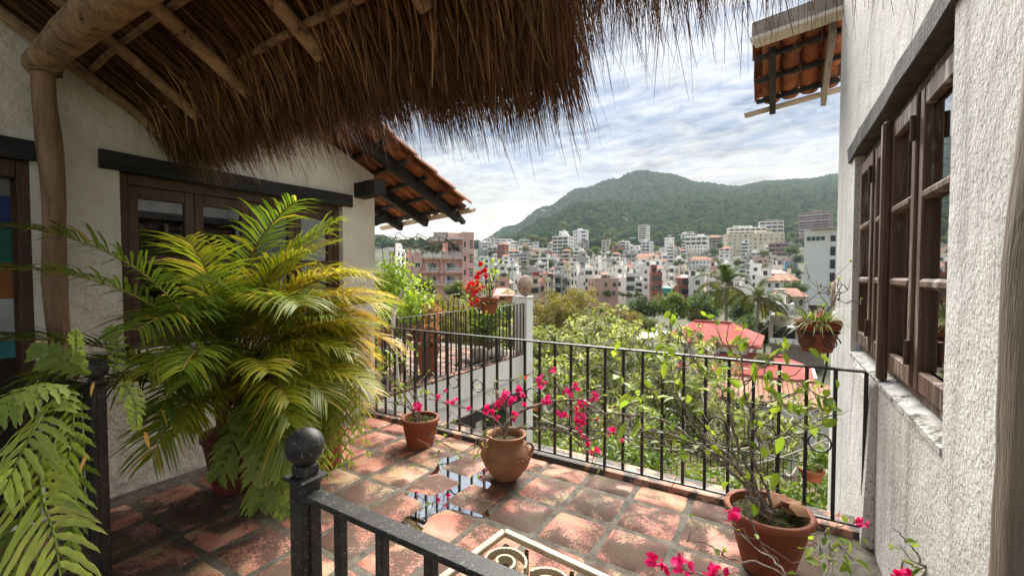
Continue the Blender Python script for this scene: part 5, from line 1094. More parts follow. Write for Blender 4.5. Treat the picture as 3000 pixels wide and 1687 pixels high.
ii, jj = np.meshgrid(np.arange(nd - 1), np.arange(nu - 1), indexing='ij'); q = (ii * nu + jj).ravel()
HILL = mat('hillside_ground', (.030, .040, .018), (.075, .075, .035), .02, .95, 0, speck=((.16, .12, .08), .05, .62, .72))
tag(fast('terrain', V, np.stack([q, q + nu, q + nu + 1, q + 1], 1), HILL, None, None, True), kind='structure')
big = MB(); S_ = 5300; big.add([(-S_, -S_, -13), (S_, -S_, -13), (S_, S_, -13), (-S_, S_, -13)], [(0, 1, 2, 3)]); tag(big.build('plain', HILL), kind='structure')
fm = []; ut = np.linspace(0, 3000, 120); tv = 748 - 18 * np.sin(ut * .011) - 9 * np.sin(ut * .031 + 1) - 5 * np.sin(ut * .07); 
Vf = np.concatenate([wpos(np.full(120, 3900.), ut, -13.), wpos(np.full(120, 4300.), ut) * [1, 1, 0] + np.stack([0 * ut, 0 * ut, EYE - (tv - HZ) / 1268 * 4300], 1), wpos(np.full(120, 4700.), ut, -13.)])
fq = [(k * 120 + i, k * 120 + i + 1, (k + 1) * 120 + i + 1, (k + 1) * 120 + i) for k in (0, 1) for i in range(119)]
tag(fast('far_mountains', Vf, fq, HILL, None, None, True), kind='structure')

# ------------------------------------------------------------------ forest on the hills (one uncountable mass)
def crown_mesh(name, m, seed, sub=2, amp=.28):
    bm = bmesh.new(); bmesh.ops.create_icosphere(bm, subdivisions=sub, radius=1.0); r_ = random.Random(seed); ph = [r_.uniform(0, 6.28) for _ in range(8)]
    for v in bm.verts:
        q = v.co.copy(); d = 1 + amp * (.5 * math.sin(3.1 * q.x + ph[0]) * math.sin(3.3 * q.y + ph[1]) + .5 * math.sin(5.7 * q.z + ph[2] + 2 * q.x) + .5 * math.sin(8 * q.y + ph[3]) * math.sin(7 * q.x + ph[4])) + r_.uniform(-.10, .10)
        v.co = Vector((q.x, q.y, max(q.z, -.45) * .85)) * d
    me = bpy.data.meshes.new(name); bm.to_mesh(me); bm.free(); me.materials.append(m); return me
def forestmat(name, c):
    m = bpy.data.materials.new(name); m.use_nodes = True; N = m.node_tree.nodes; L = m.node_tree.links; b = N['Principled BSDF']; b.inputs['Roughness'].default_value = .8; b.inputs['Specular IOR Level'].default_value = .0
    oi = N.new('ShaderNodeObjectInfo'); r = N.new('ShaderNodeValToRGB'); e = r.color_ramp.elements
    while len(e) < len(c): e.new(.5)
    for i, q in enumerate(c): e[i].position = i / (len(c) - 1); e[i].color = (*q, 1)
    L.new(oi.outputs['Random'], r.inputs[0])
    tc = N.new('ShaderNodeTexCoord'); n = N.new('ShaderNodeTexNoise'); n.inputs['Scale'].default_value = 3.5; n.inputs['Detail'].default_value = 4; L.new(tc.outputs['Object'], n.inputs['Vector'])
    mr = N.new('ShaderNodeMapRange'); mr.inputs[1].default_value = .3; mr.inputs[2].default_value = .7; mr.inputs[3].default_value = .55; mr.inputs[4].default_value = 1.35; L.new(n.outputs[0], mr.inputs[0])
    hv = N.new('ShaderNodeHueSaturation'); L.new(r.outputs[0], hv.inputs['Color']); L.new(mr.outputs[0], hv.inputs['Value']); L.new(hv.outputs[0], b.inputs['Base Color'])
    bp = N.new('ShaderNodeBump'); bp.inputs['Strength'].default_value = .8; bp.inputs['Distance'].default_value = .3; L.new(n.outputs[0], bp.inputs['Height']); L.new(bp.outputs[0], b.inputs['Normal'])
    return m
FORESTM = forestmat('forest_leaf', [(.010, .030, .012), (.016, .045, .014), (.026, .062, .016), (.040, .078, .018), (.062, .085, .022), (.060, .055, .024)])
protos = bpy.data.collections.new('forest_crowns')
for k in range(4): protos.objects.link(bpy.data.objects.new('forest_crown', crown_mesh('forest_crown', FORESTM, 40 + k)))
def forest(name, label, pts, scl):
    me = bpy.data.meshes.new(name); me.vertices.add(len(pts)); me.vertices.foreach_set('co', np.asarray(pts, np.float32).ravel())
    a = me.attributes.new('sc', 'FLOAT', 'POINT'); a.data.foreach_set('value', np.asarray(scl, np.float32)); o = link(name, me); tag(o, label, 'forest', kind='stuff')
    ng = bpy.data.node_groups.new(name + '_nodes', 'GeometryNodeTree'); ng.interface.new_socket('Geometry', in_out='INPUT', socket_type='NodeSocketGeometry'); ng.interface.new_socket('Geometry', in_out='OUTPUT', socket_type='NodeSocketGeometry')
    N = ng.nodes; L = ng.links; gi = N.new('NodeGroupInput'); go = N.new('NodeGroupOutput'); ip = N.new('GeometryNodeInstanceOnPoints'); ci = N.new('GeometryNodeCollectionInfo'); ci.inputs[0].default_value = protos; ci.inputs['Separate Children'].default_value = True; ci.inputs['Reset Children'].default_value = True
    ip.inputs['Pick Instance'].default_value = True; rv = N.new('FunctionNodeRandomValue'); rv.data_type = 'FLOAT'; rv.inputs[3].default_value = 6.28; cx = N.new('ShaderNodeCombineXYZ'); L.new(rv.outputs[1], cx.inputs[2]); L.new(cx.outputs[0], ip.inputs['Rotation'])
    na = N.new('GeometryNodeInputNamedAttribute'); na.data_type = 'FLOAT'; na.inputs[0].default_value = 'sc'; L.new(na.outputs[0], ip.inputs['Scale'])
    L.new(gi.outputs[0], ip.inputs['Points']); L.new(ci.outputs[0], ip.inputs['Instance']); L.new(ip.outputs[0], go.inputs[0]); md = o.modifiers.new('scatter', 'NODES'); md.node_group = ng
    return o
n = 24000; Df = np.sqrt(rng.uniform(520 ** 2, 1620 ** 2, n)); uf = rng.uniform(850, 2620, n)
Dx = np.sqrt(rng.uniform(190 ** 2, 1600 ** 2, 7000)); ux = rng.uniform(2440, 3300, 7000)
keep = ~((Df < 640) & (rng.random(n) < .45)); Df, uf = np.concatenate([Df[keep], Dx]), np.concatenate([uf[keep], ux])
forest('hill_forest', 'continuous green forest covering the hills behind the town', wpos(Df, uf) + np.stack([0 * Df, 0 * Df, 2 + rng.uniform(0, 3, len(Df))], 1), rng.uniform(4.5, 9.5, len(Df)))

# ------------------------------------------------------------------ garden trees
PLUMLEAF = leafmat('plumeria_leaf', [(.07, .09, .028), (.17, .20, .06), (.31, .34, .125), (.46, .46, .26)], .40, .42)
def frangipani(name, label, base, h, spread, seed, levels=5, lean=(0, 0), leaf=.20, r0=.16, leafy=1.0, per=9):
    r_ = random.Random(seed); t = thing(name, label, 'tree', base); b = MB(); tips = []
    def grow(p, d, L_, r, lv):
        k = 4; pts = [p]; q = p.copy(); dd = d.copy()
        for i in range(k):
            dd = (dd + Vector((r_.gauss(0, .14), r_.gauss(0, .14), .10 + r_.gauss(0, .08)))).normalized(); q = q + dd * (L_ / k); pts.append(q.copy())
        b.tube(pts, [r * (1 - .30 * i / k) for i in range(k + 1)], 7 if lv < 3 else 5)
        if lv >= levels: tips.append((q, dd)); return
        n = r_.choice((2, 2, 3, 3)); a0 = r_.uniform(0, 6.28)
        for i in range(n):
            a = a0 + 6.28 * i / n + r_.gauss(0, .3); s = dd.orthogonal().normalized(); s2 = dd.cross(s); nd = (dd * r_.uniform(.35, .8) + (s * math.cos(a) + s2 * math.sin(a)) * spread * r_.uniform(.7, 1.2) + Vector((0, 0, .12))).normalized()
            grow(q, nd, L_ * r_.uniform(.62, .86), r * .64, lv + 1)
    d0 = Vector((lean[0], lean[1], 1)).normalized(); grow(Vector(base), d0, h * .34, r0, 0)
    b.build('trunk', BARKPALE, t, smooth=True)
    lb = LB(); T_ = [q for q in tips if r_.random() < leafy]
    if T_:
        n = per * len(T_); P = np.repeat(np.array([tuple(q[0]) for q in T_]), per, 0) + rng.normal(0, .03, (n, 3)); Dr = np.repeat(np.array([tuple(q[1]) for q in T_]), per, 0)
        tn = np.clip(np.repeat(rng.normal(.45, .22, len(T_)), per) + rng.normal(0, .14, n), 0, 1)
        lb.add(P, norm(rvec(n) + Dr * .55), norm(Dr + rvec(n) * .4), rng.uniform(.6, 1.25, n) * leaf, rng.uniform(.28, .40, n) * leaf, 'oval', rng.uniform(.1, .5, n), tn); tag(lb.build('crown', PLUMLEAF, t), kind='stuff')
    return t
def gb(u, D, z): p = wpos(D, u, z); return (float(p[0]), float(p[1]), z)
for lab, u, D, z, h, sp_, sd, lv, lf_, per_, lfy in (
    ('pale-branched frangipani tree with thick limbs right beside the white pillar', 1600, 12.5, -5.4, 4.8, 1.0, 1, 6,   .26, 9, .85), ('pale-branched frangipani tree with bare white top twigs before the red roofed hall', 1790, 16.0, -5.6, 5.5, .9, 2, 6, .27, 10, .75),
    ('spreading frangipani tree in the garden behind the middle of the railing', 1930, 12.0, -5.4, 4.0, 1.05, 3, 6, .24, 9, .85), ('sparse frangipani tree with crossing pale limbs behind the large right pot', 2190, 11.0, -5.4, 3.6, 1.1, 4, 6, .20, 9, .7),
    ('low frangipani tree near the garden house with the tiled roof', 2370, 12.0, -5.4, 3.6, 1.0, 5, 5, .20, 9, .8), ('leafy frangipani tree farther back under the feathery bamboo', 1640, 19.0, -6.0, 5.0, 1.0, 6, 6, .29, 13, 1),
    ('dense frangipani tree left of the white hall wall', 1740, 20.5, -6.0, 4.8, 1.0, 7, 6, .29, 13, 1), ('frangipani tree low in the garden behind the magenta blooms', 1710, 10.5, -5.4, 3.9, 1.1, 8, 6, .23, 9, .85),
    ('frangipani tree just beyond the lower railing in the middle of the garden', 1840, 13.5, -5.5, 4.6, 1.0, 9, 6, .25, 9, .85), ('frangipani tree close behind the white pillar foot', 1560, 15, -5.6, 4.9, .95, 10, 6, .27, 12, 1)):
    frangipani('frangipani_tree', lab, gb(u, D, z), h, sp_, sd, lv, leaf=lf_, per=per_, leafy=lfy)
for k, (u, D, rx, rz_, nl) in enumerate([(1570, 9.0, .9, 1.0, 1500), (1700, 8.6, .9, 1.0, 1500), (1840, 8.2, .9, 1.1, 1500), (1980, 8.0, .8, .9, 1300), (2120, 7.9, .8, .9, 1200), (2260, 7.6, .7, .8, 1000), (2400, 7.2, .6, .9, 900), (1640, 12, 1.3, 1.6, 1500), (1880, 13, 1.4, 1.5, 1500), (2140, 13, 1.4, 1.3, 1400)]):
    shrub('garden_shrub', 'low green shrub in the lower garden, %s from the white pillar in its row' % ordinal(k) if k < 7 else 'rounded green shrub beyond the lower railing, %s of the back row from the left' % ordinal(k - 7), gb(u, D, -3.0 if k < 7 else -5.2), rx, rz_, nl, .13, MIDGREEN, 'shrub', stems=7, group='low shrubs of the lower garden', clumps=12)
BAMBOO = leafmat('bamboo_leaf', [(.10, .10, .02), (.19, .17, .035), (.30, .25, .06), (.26, .20, .10)], .35, .5)
def bamboo(name, label, base, rx, h, n, seed, m=BAMBOO):
    r_ = random.Random(seed); t = thing(name, label, 'bamboo', base); c0 = Vector(base); lb = LB(); paths = []; Ps = []; Ds = []
    for k in range(70):
        a = r_.uniform(0, 6.28); q = r_.random() ** .6; hh = h * r_.uniform(.65, 1.05); d = Vector((math.cos(a), math.sin(a), 0)) * q * rx
        c = curve3([c0 + d * .15, c0 + d * .35 + Vector((0, 0, hh * .5)), c0 + d * .7 + Vector((0, 0, hh * .85)), c0 + d * 1.1 + Vector((0, 0, hh * .88))], 6); paths.append(c)
        for i in range(5, len(c)): Ps += [tuple(c[i])] * 16; Ds += [tuple((c[i] - c[i - 1]).normalized())] * 16
    for p in paths: MB  # culms below
    b = MB(); [b.tube(p, [.035 * (1 - .8 * i / len(p)) for i in range(len(p))], 5, cap=False) for p in paths]; tag(b.build('culms', mat('bamboo_culm', (.22, .17, .06), (.34, .28, .12), 4, .5), t, smooth=True), kind='stuff')
    P = np.array(Ps); Dv = np.array(Ds); nn = len(P); lb.add(P + rng.normal(0, .16, (nn, 3)), norm(Dv * .5 + rvec(nn) * .8 + [0, 0, -.35]), rvec(nn), rng.uniform(.18, .42, nn), rng.uniform(.03, .05, nn), 'diamond', .3); tag(lb.build('foliage', m, t), kind='stuff')
    return t
bamboo('bamboo_clump', 'golden feathery bamboo clump rising just right of the white pillar', gb(1640, 27, -7), 2.4, 8.1, 0, 1)
bamboo('bamboo_clump', 'dry brownish bamboo clump behind the bare white twigs', gb(1790, 34, -7.5), 2.0, 7.0, 0, 2, leafmat('dry_bamboo', [(.15, .13, .04), (.26, .20, .07), (.32, .24, .12)], .3, .6))
bamboo('bamboo_clump', 'smaller golden bamboo tuft below the stone topped pillar', gb(1570, 22, -6.5), 1.5, 5.6, 0, 3)
bamboo('bamboo_clump', 'yellowish bamboo behind the small leafy tree on the left', gb(1200, 16, -5.6), 2.2, 7.0, 0, 4)
bamboo('bamboo_clump', 'yellowish bamboo behind the scarlet flowered pot', gb(1320, 18, -5.6), 2.0, 6.2, 0, 5)
TREE_D = leafmat('dark_tree_leaf', [(.025, .050, .012), (.050, .090, .018), (.095, .145, .03)], .30, .5, .25)
TREE_M = leafmat('mid_tree_leaf', [(.04, .07, .014), (.085, .125, .022), (.16, .20, .035)], .32, .5, .25)
TREE_O = leafmat('olive_tree_leaf', [(.07, .075, .018), (.13, .125, .03), (.20, .18, .05)], .32, .5, .2)
_tree_mesh = {}
def tree_meshes(kind):
    if kind in _tree_mesh: return _tree_mesh[kind]
    lm = dict(d=TREE_D, m=TREE_M, o=TREE_O)[kind[0]]; cl = 26; n = 5200; r_ = np.random.default_rng(ord(kind[0]) + ord(kind[1]))
    cc = r_.normal(0, 1, (cl, 3)); cc = cc / np.linalg.norm(cc, axis=1, keepdims=True) * (r_.random((cl, 1)) ** .4) * [.72, .72, .55]; cc[:, 2] += .12; cr = r_.uniform(.22, .40, cl)
    k = r_.integers(0, cl, n); off = r_.normal(0, 1, (n, 3)); off = off / np.linalg.norm(off, axis=1, keepdims=True) * (r_.random((n, 1)) ** .4); P = cc[k] + off * cr[k][:, None] * [1, 1, .75]
    tn = np.clip(.15 + .45 * r_.random(n) + .4 * r_.random(cl)[k], 0, 1)
    V, F_, kk = leaves(P, norm(off + rvec(n) * .6), norm(rvec(n) + [0, 0, .8]), r_.uniform(.06, .13, n), r_.uniform(.035, .065, n), 'diamond', .2)
    o = fast('crown', V, F_, lm, None, np.repeat(tn, kk)); me = o.data; bpy.data.objects.remove(o)
    b = MB(); b.tube([(0, 0, -1.5), (.03, .02, -.8), (0, 0, -.3)], [.09, .07, .05], 7)
    for q in range(7): b.tube([(0, 0, -.45), tuple(cc[q] * .5 + [0, 0, -.15]), tuple(cc[q])], [.04, .025, .01], 5)
    _tree_mesh[kind] = (me, b.mesh('trunk', BARK, smooth=True)); return _tree_mesh[kind]
def tree(name, label, u, v, D, rpx, kind, group=None, sq=1.0):
    p = at(u, v, D); r = rpx / 1268. * D; t = thing(name, label, 'tree', p, group); t.scale = (r, r, r * sq); t.rotation_euler.z = rnd.uniform(0, 6.28)
    cm, tm = tree_meshes(kind); link('crown', cm, t); link('trunk', tm, t); return t
near_trees = [(1880, 915, 48, 60, 'da', 'dark green tree left of the teal water tank'), (1965, 905, 46, 62, 'ma', 'rounded green tree just below the teal water tank'), (2050, 905, 52, 62, 'da', 'dark tree left of the taller coconut palm'), (2080, 905, 66, 45, 'mb', 'pale green tree behind the taller coconut palm crown'), (2170, 915, 66, 55, 'db', 'deep green tree filling the gap between the two coconut palms'), (2195, 960, 52, 50, 'da', 'dark tree at the foot of the two coconut palms'), (2050, 935, 50, 40, 'ob', 'olive tree with pale tips above the red hall roof'), (2160, 968, 48, 36, 'oa', 'olive shrubby tree against the right end of the red hall roof'), (2240, 985, 44, 48, 'da', 'dark tree right of the shorter coconut palm trunk'), (1890, 955, 42, 40, 'mb', 'green tree touching the left end of the red hall roof'), (1840, 945, 38, 50, 'mb', 'green tree behind the bare white twigs'), (1480, 930, 30, 55, 'ma', 'green tree seen through the side railing near the pillar'), (1400, 960, 26, 70, 'mb', 'green tree below the red flower pot seen through the side railing'), (1290, 900, 28, 60, 'oa', 'olive tree behind the farther railing'), (1240, 850, 40, 50, 'ob', 'yellowish tree at the foot of the pink tower'), (1335, 860, 45, 45, 'ma', 'green tree right of the pink tower foot'), (1130, 830, 30, 60, 'oa', 'yellow-olive tree beside the left house corner'), (2120, 1060, 26, 22, 'mb', 'small tree between the two red roofs'), (2240, 1060, 22, 36, 'mb', 'small leafy tree before the lower red roof'), (2370, 1180, 20, 30, 'mb', 'small tree beside the garden house'), (2330, 850, 90, 36, 'da', 'dark round tree left of the tall white block'), (1570, 1080, 17, 70, 'ma', 'green tree low behind the white pillar'), (1650, 1010, 22, 60, 'mb', 'pale green tree under the golden bamboo'), (1480, 1010, 16, 60, 'mb', 'bright green tree behind the side railing beside the pillar')]
for u, v, D, rp_, kd, lb_ in near_trees: tree('garden_tree', lb_, u, v, D, rp_, kd)
COCO = leafmat('coconut_leaf', [(.030, .055, .012), (.055, .09, .016), (.09, .115, .022), (.17, .15, .05)], .2, .75, spec=.1)
def coconut(label, u, v, D, base_u, seed, R_):
    r_ = random.Random(seed); top = at(u, v, D); bz = tz(D, base_u) - 1; bp = wpos(D, base_u, 0.0); t = thing('coconut_palm', label, 'palm', (float(bp[0]), float(bp[1]), float(bz)), 'coconut palms')
    b0 = Vector((bp[0], bp[1], bz)); MB().tube(curve3([b0, b0.lerp(top, .4) + Vector((.25, 0, 0)), b0.lerp(top, .8) + Vector((.12, 0, 0)), top], 6), [.24] + [.19 - .004 * i for i in range(18)], 9).build('trunk', BARK, t, smooth=True)
    for k in range(20):
        el = R(r_.uniform(-20, 78)); lb = palm_frond(top, R(k * 137.5 + r_.uniform(-15, 15)), el, R(r_.uniform(55, 95)), R_ * r_.uniform(.85, 1.1), .14, R_ * .25, max(0, min(1, .75 - .55 * el / R(80) + r_.uniform(-.15, .15))), 30)
        Vv = lb; o = lb.build('frond', [COCO, PALMSTEM], t)
        # coconut blades are broader than the areca's
    for k in range(5): a = k * 1.26; MB().sphere((top.x + .22 * math.cos(a), top.y + .22 * math.sin(a), top.z - .25), .14, 10, 7).build('coconut', mat('coconut_husk', (.20, .17, .05), None), t, smooth=True)
_old = palm_frond
def palm_frond(base, az, el0, bend, L_, stem, leaf_len, tone, npair=34, twist=0.0, wid=.12):
    lb = _old(base, az, el0, bend, L_, stem, leaf_len, tone, npair, twist)
    for i in range(1, len(lb.V)):
        V = lb.V[i].reshape(-1, 7, 3); mid = (V[:, [0, 0, 2, 2, 4, 4, 6]] + V[:, [1, 1, 3, 3, 5, 5, 6]]) / 2; lb.V[i] = (mid + (V - mid) * (wid / .018)).reshape(-1, 3)
    return lb
coconut('taller coconut palm with drooping fronds above the garden trees', 2128, 838, 46, 2114, 3, 3.6)
coconut('shorter coconut palm with drooping fronds right of the taller one', 2222, 872, 44, 2200, 4, 3.3)

# ------------------------------------------------------------------ town
def wallm(name, c, stain=.35): return mat(name, tuple(q * .86 for q in c), c, .15, .85, 0, speck=(tuple(q * (1 - stain) for q in c), .35, .60, .78))
WM = dict(white=wallm('town_white', (.83, .81, .77)), bright=wallm('town_bright', (.88, .87, .85), .12), cream=wallm('town_cream', (.70, .62, .46)), beige=wallm('town_beige', (.56, .50, .43)), grey=wallm('town_grey', (.40, .40, .39)), pink=wallm('town_pink', (.82, .52, .45), .12), salmon=wallm('town_salmon', (.60, .40, .33)), brick=wallm('town_brick', (.36, .14, .09)), red=wallm('town_red', (.42, .05, .05)), yellow=wallm('town_yellow', (.68, .50, .20)), blue=wallm('town_blue', (.16, .34, .52)), orange=wallm('town_orange', (.62, .30, .08)), mauve=wallm('town_mauve', (.40, .26, .24)), stone=wallm('town_stone', (.34, .29, .24)))
GL = mat('town_glass', (.020, .026, .030), (.07, .085, .09), .4, .15, spec=.6, rand=.5); GLT = mat('town_teal_glass', (.10, .20, .18), (.16, .28, .25), .4, .15, spec=.6)
SHADE = mat('town_shade_and_tank', (.035, .032, .030), (.06, .055, .05), .5, .9)  # flat dark colour standing for shade in recesses; also colours dark tanks
RTILE = mat('town_roof_tile', (.22, .085, .045), (.34, .15, .085), .5, .85, speck=((.22, .12, .08), 1.1, .55, .7)); RRED = mat('town_red_roof', (.50, .085, .07), (.60, .14, .11), .3, .6)
FRAMEW = mat('town_white_trim', (.75, .75, .73), None)
_cube = {}
def cube(parent, name, c, s, m):
    if m not in _cube: _cube[m] = MB().box((0, 0, 0), (1, 1, 1)).mesh(name, m)
    o = link(name, _cube[m], parent, c); o.scale = s; return o
def block(name, label, u0, u1, v0, v1, D, yaw=0, floors=3, style='win', wall='white', bays=4, deep=None, roof='flat', glass=GL, cat='building', group=None, sink=6, extras=True, seed=None, side=1, wing=False):
    r_ = random.Random(seed if seed is not None else int(u0 * 7 + v0 * 3)); W_ = (u1 - u0) / 1268. * D; H_ = (v1 - v0) / 1268. * D; dp = deep or max(5, W_ * .7)
    ya = R(yaw); Wf = W_ / max(.5, (math.cos(ya) + .0 * abs(math.sin(ya)))) if abs(yaw) < 15 else max(W_ * .45, (W_ - dp * abs(math.sin(ya))) / math.cos(ya))
    uc = (u0 + u1) / 2; p = at(uc, v1, D); head = math.atan2(p.y, p.x) - math.pi / 2
    t = thing(name, label, cat, p, group); t.rotation_euler.z = head + ya; m = WM[wall]
    yb = dp / 2 if abs(yaw) < 15 else dp * .25
    cube(t, 'wall', (0, yb, H_ / 2 - sink / 2), (Wf, dp, H_ + sink), m)
    fh = H_ / floors; fy = yb - dp / 2
    for f in range(floors):
        z = f * fh
        if style == 'band':
            bw = Wf / bays
            for b in range(bays): cube(t, 'window', (-Wf / 2 + bw * (b + .5), fy - .03, z + fh * .52), (bw * .86, .12, fh * .56), glass)
            cube(t, 'floor_slab', (0, fy - .45, z + fh * .97), (Wf + .2, .9, fh * .10), m)
        elif style == 'balcony':
            bw = Wf / bays
            for b in range(bays):
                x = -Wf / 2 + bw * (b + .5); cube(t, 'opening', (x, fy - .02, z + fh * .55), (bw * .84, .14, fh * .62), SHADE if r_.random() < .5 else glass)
            cube(t, 'balcony_slab', (0, fy - .75, z + fh * .06), (Wf + .1, 1.5, fh * .09), m); cube(t, 'balustrade', (0, fy - 1.43, z + fh * .24), (Wf + .1, .12, fh * .24), FRAMEW if r_.random() < .6 else m)
            if bays > 1: [cube(t, 'pier', (-Wf / 2 + bw * b, fy - .7, z + fh * .5), (.35, 1.4, fh * .96), m) for b in range(bays + 1)]
        else:
            bw = Wf / bays
            for b in range(bays):
                if style == 'win' and r_.random() < .12: continue
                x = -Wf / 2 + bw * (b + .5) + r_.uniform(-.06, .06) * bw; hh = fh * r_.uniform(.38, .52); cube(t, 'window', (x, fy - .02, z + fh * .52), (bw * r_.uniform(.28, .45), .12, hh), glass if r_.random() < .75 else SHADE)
            if r_.random() < .35: cube(t, 'ledge', (0, fy - .25, z + fh * .98), (Wf + .2, .6, fh * .07), m)
        for sd in (-1, 1):      # side windows
            for q in range(2): cube(t, 'window', (sd * (Wf / 2 + .02), fy + dp * (.3 + .38 * q), z + fh * .52), (.12, dp * .16, fh * .42), glass)
    if wing:      # a second, offset volume: set-back upper room or lower side wing
        q_ = r_.choice((-1, 1)); m2 = m if r_.random() < .7 else WM[r_.choice(['white', 'beige', 'grey'])]
        if r_.random() < .5 and roof == 'flat':
            w2, h2 = Wf * r_.uniform(.45, .65), min(3.0, fh); x2 = q_ * (Wf - w2) * .4; cube(t, 'upper_room', (x2, yb + dp * .12, H_ + h2 / 2), (w2, dp * .7, h2), m2); cube(t, 'window', (x2, yb + dp * .12 - dp * .35 - .02, H_ + h2 * .5), (w2 * .6, .1, h2 * .5), glass if r_.random() < .5 else SHADE); cube(t, 'roof_edge', (x2, yb + dp * .08, H_ + h2 + .1), (w2 + .5, dp * .8, .2), m)
        else:
            w2, h2 = Wf * r_.uniform(.35, .6), H_ * r_.uniform(.45, .8); x2 = q_ * (Wf / 2 + w2 / 2 - .1); cube(t, 'side_wing', (x2, yb - r_.uniform(-.5, 1.5), h2 / 2 - sink / 2), (w2, dp * .8, h2 + sink), m2); cube(t, 'window', (x2, yb - dp * .4 - 1.55, h2 * .55), (w2 * .45, .2, min(1.5, h2 * .3)), glass)
    if r_.random() < .3: cube(t, 'shade_canopy', (r_.uniform(-.3, .3) * Wf, fy - .8, fh * .92), (Wf * .45, 1.8, .14), WM[r_.choice(['red', 'brick', 'white', 'beige'])])
    if roof == 'flat':
        cube(t, 'parapet', (0, fy + .1, H_ + .35), (Wf + .16, .25, .7), m); cube(t, 'parapet', (-Wf / 2 - .02, yb, H_ + .33), (.25, dp - .3, .66), m); cube(t, 'parapet', (Wf / 2 + .02, yb, H_ + .33), (.25, dp - .3, .66), m)
        if extras:
            if r_.random() < .6: cube(t, 'roof_room', (r_.uniform(-.25, .25) * Wf, yb, H_ + 1.2), (Wf * r_.uniform(.25, .4), dp * .4, 2.4), m)
            if r_.random() < .55: cube(t, 'water_tank', (r_.uniform(-.4, .4) * Wf, yb + dp * .1, H_ + .9), (1.3, 1.3, 1.8), SHADE if r_.random() < .4 else FRAMEW)
            if r_.random() < .35: cube(t, 'roof_canopy', (r_.uniform(-.2, .2) * Wf, yb, H_ + 2.6), (Wf * .5, dp * .5, .16), WM[r_.choice(['white', 'brick', 'stone'])])
    else:
        rm = RTILE if roof == 'tile' else RRED; ov = .5; h_ = min(Wf, dp) * .22 + .4; a, b_ = Wf / 2 + ov, dp / 2 + ov
        mb = MB(); mb.add([(-a, yb - b_, H_), (a, yb - b_, H_), (a, yb + b_, H_), (-a, yb + b_, H_), (-a * .45, yb, H_ + h_), (a * .45, yb, H_ + h_), (-a, yb - b_, H_ - .2), (a, yb - b_, H_ - .2), (a, yb + b_, H_ - .2), (-a, yb + b_, H_ - .2)], [(0, 1, 5, 4), (1, 2, 5), (2, 3, 4, 5), (3, 0, 4), (0, 6, 7, 1), (1, 7, 8, 2), (2, 8, 9, 3), (3, 9, 6, 0), (9, 8, 7, 6)])
        o = link('roof', mb.mesh('roof', rm), t)
    return t
# --- buildings one can single out
B_ = block
B_('apartment_block', 'white seven-storey apartment block with dark glazed bays halfway up the hill', 1614, 1677, 695, 768, 360, -22, 7, 'band', 'white', 3, 14)
B_('penthouse', 'small white rooftop storey on the seven-storey dark glazed block', 1636, 1662, 680, 695, 366, -22, 1, 'win', 'bright', 2, 8, cat='building', sink=1)
B_('apartment_block', 'blank white cube-like building right of the dark glazed block', 1682, 1728, 676, 718, 480, 24, 4, 'blank', 'bright', 1, 14)
B_('apartment_block', 'white stepped condominium with balconies at the left end of the town', 1468, 1506, 717, 760, 400, -24, 5, 'balcony', 'white', 2, 14)
B_('house', 'low white wing left of the stepped condominium', 1428, 1470, 725, 745, 405, -8, 2, 'band', 'white', 3, 10)
B_('house', 'white flat house above the stepped condominium', 1452, 1500, 702, 718, 430, 0, 2, 'balcony', 'white', 3, 10)
B_('tower', 'slim white tower with rounded balconies highest on the green slope', 1868, 1901, 662, 702, 520, -18, 6, 'balcony', 'white', 1, 13)
B_('apartment_block', 'white villa block with terraces below the slim tower', 1812, 1846, 709, 746, 430, 15, 4, 'balcony', 'white', 2, 12)
B_('apartment_block', 'unfinished grey concrete complex with open floors left of centre', 1510, 1560, 746, 785, 330, -26, 4, 'balcony', 'grey', 3, 12, seed=3)
B_('house', 'small white house with an orange tiled roof below the dark glazed block', 1632, 1659, 772, 797, 330, 12, 2, 'win', 'white', 2, roof='tile')
B_('chapel', 'little white chapel-like house with pointed gable among trees', 1688, 1724, 760, 777, 340, 0, 1, 'win', 'white', 4, roof='tile', cat='house')
B_('long_building', 'long grey low building with a pale roof edge in the lower town centre', 1653, 1724, 797, 818, 260, 4, 1, 'band', 'grey', 8, 10)
B_('apartment_block', 'white block with rows of small arched windows right of the chapel', 1741, 1772, 759, 800, 310, 20, 4, 'win', 'white', 3)
B_('house', 'square beige modern house with two broad dark windows', 1770, 1817, 778, 810, 270, 0, 1, 'win', 'beige', 2, 12)
B_('house', 'pale roof storey set back on the beige modern house', 1776, 1806, 764, 778, 275, 0, 1, 'band', 'grey', 2, 8, sink=1)
B_('apartment_block', 'white four-storey block right of the beige modern house', 1822, 1868, 772, 820, 250, -16, 4, 'win', 'white', 4)
B_('house', 'grey house with two long window bands in mid town', 1833, 1867, 745, 770, 320, 6, 2, 'band', 'grey', 2)
B_('long_building', 'long white terraced building with small square windows, upper of two', 1868, 1930, 752, 774, 300, 10, 2, 'win', 'white', 6, roof='tile')
B_('long_building', 'long white terraced building with small square windows, lower of two', 1870, 1938, 776, 800, 262, 8, 2, 'win', 'white', 6)
B_('house', 'yellow house in the lower town above the golden bamboo', 1730, 1786, 810, 834, 190, 0, 1, 'win', 'yellow', 3)
B_('house', 'pinkish white flat-roofed house with a dark doorway below the yellow house', 1742, 1810, 822, 872, 130, 14, 2, 'win', 'salmon', 3, 10)
B_('house', 'white house with red awnings and a pergola in the lower town', 1818, 1905, 826, 862, 150, -6, 2, 'balcony', 'white', 4, 9)
B_('awning', 'long red awning along the white house in the lower town', 1830, 1908, 846, 852, 146, -6, 1, 'none', 'red', 1, 3, roof='none_', cat='awning', sink=0, extras=False) if False else None
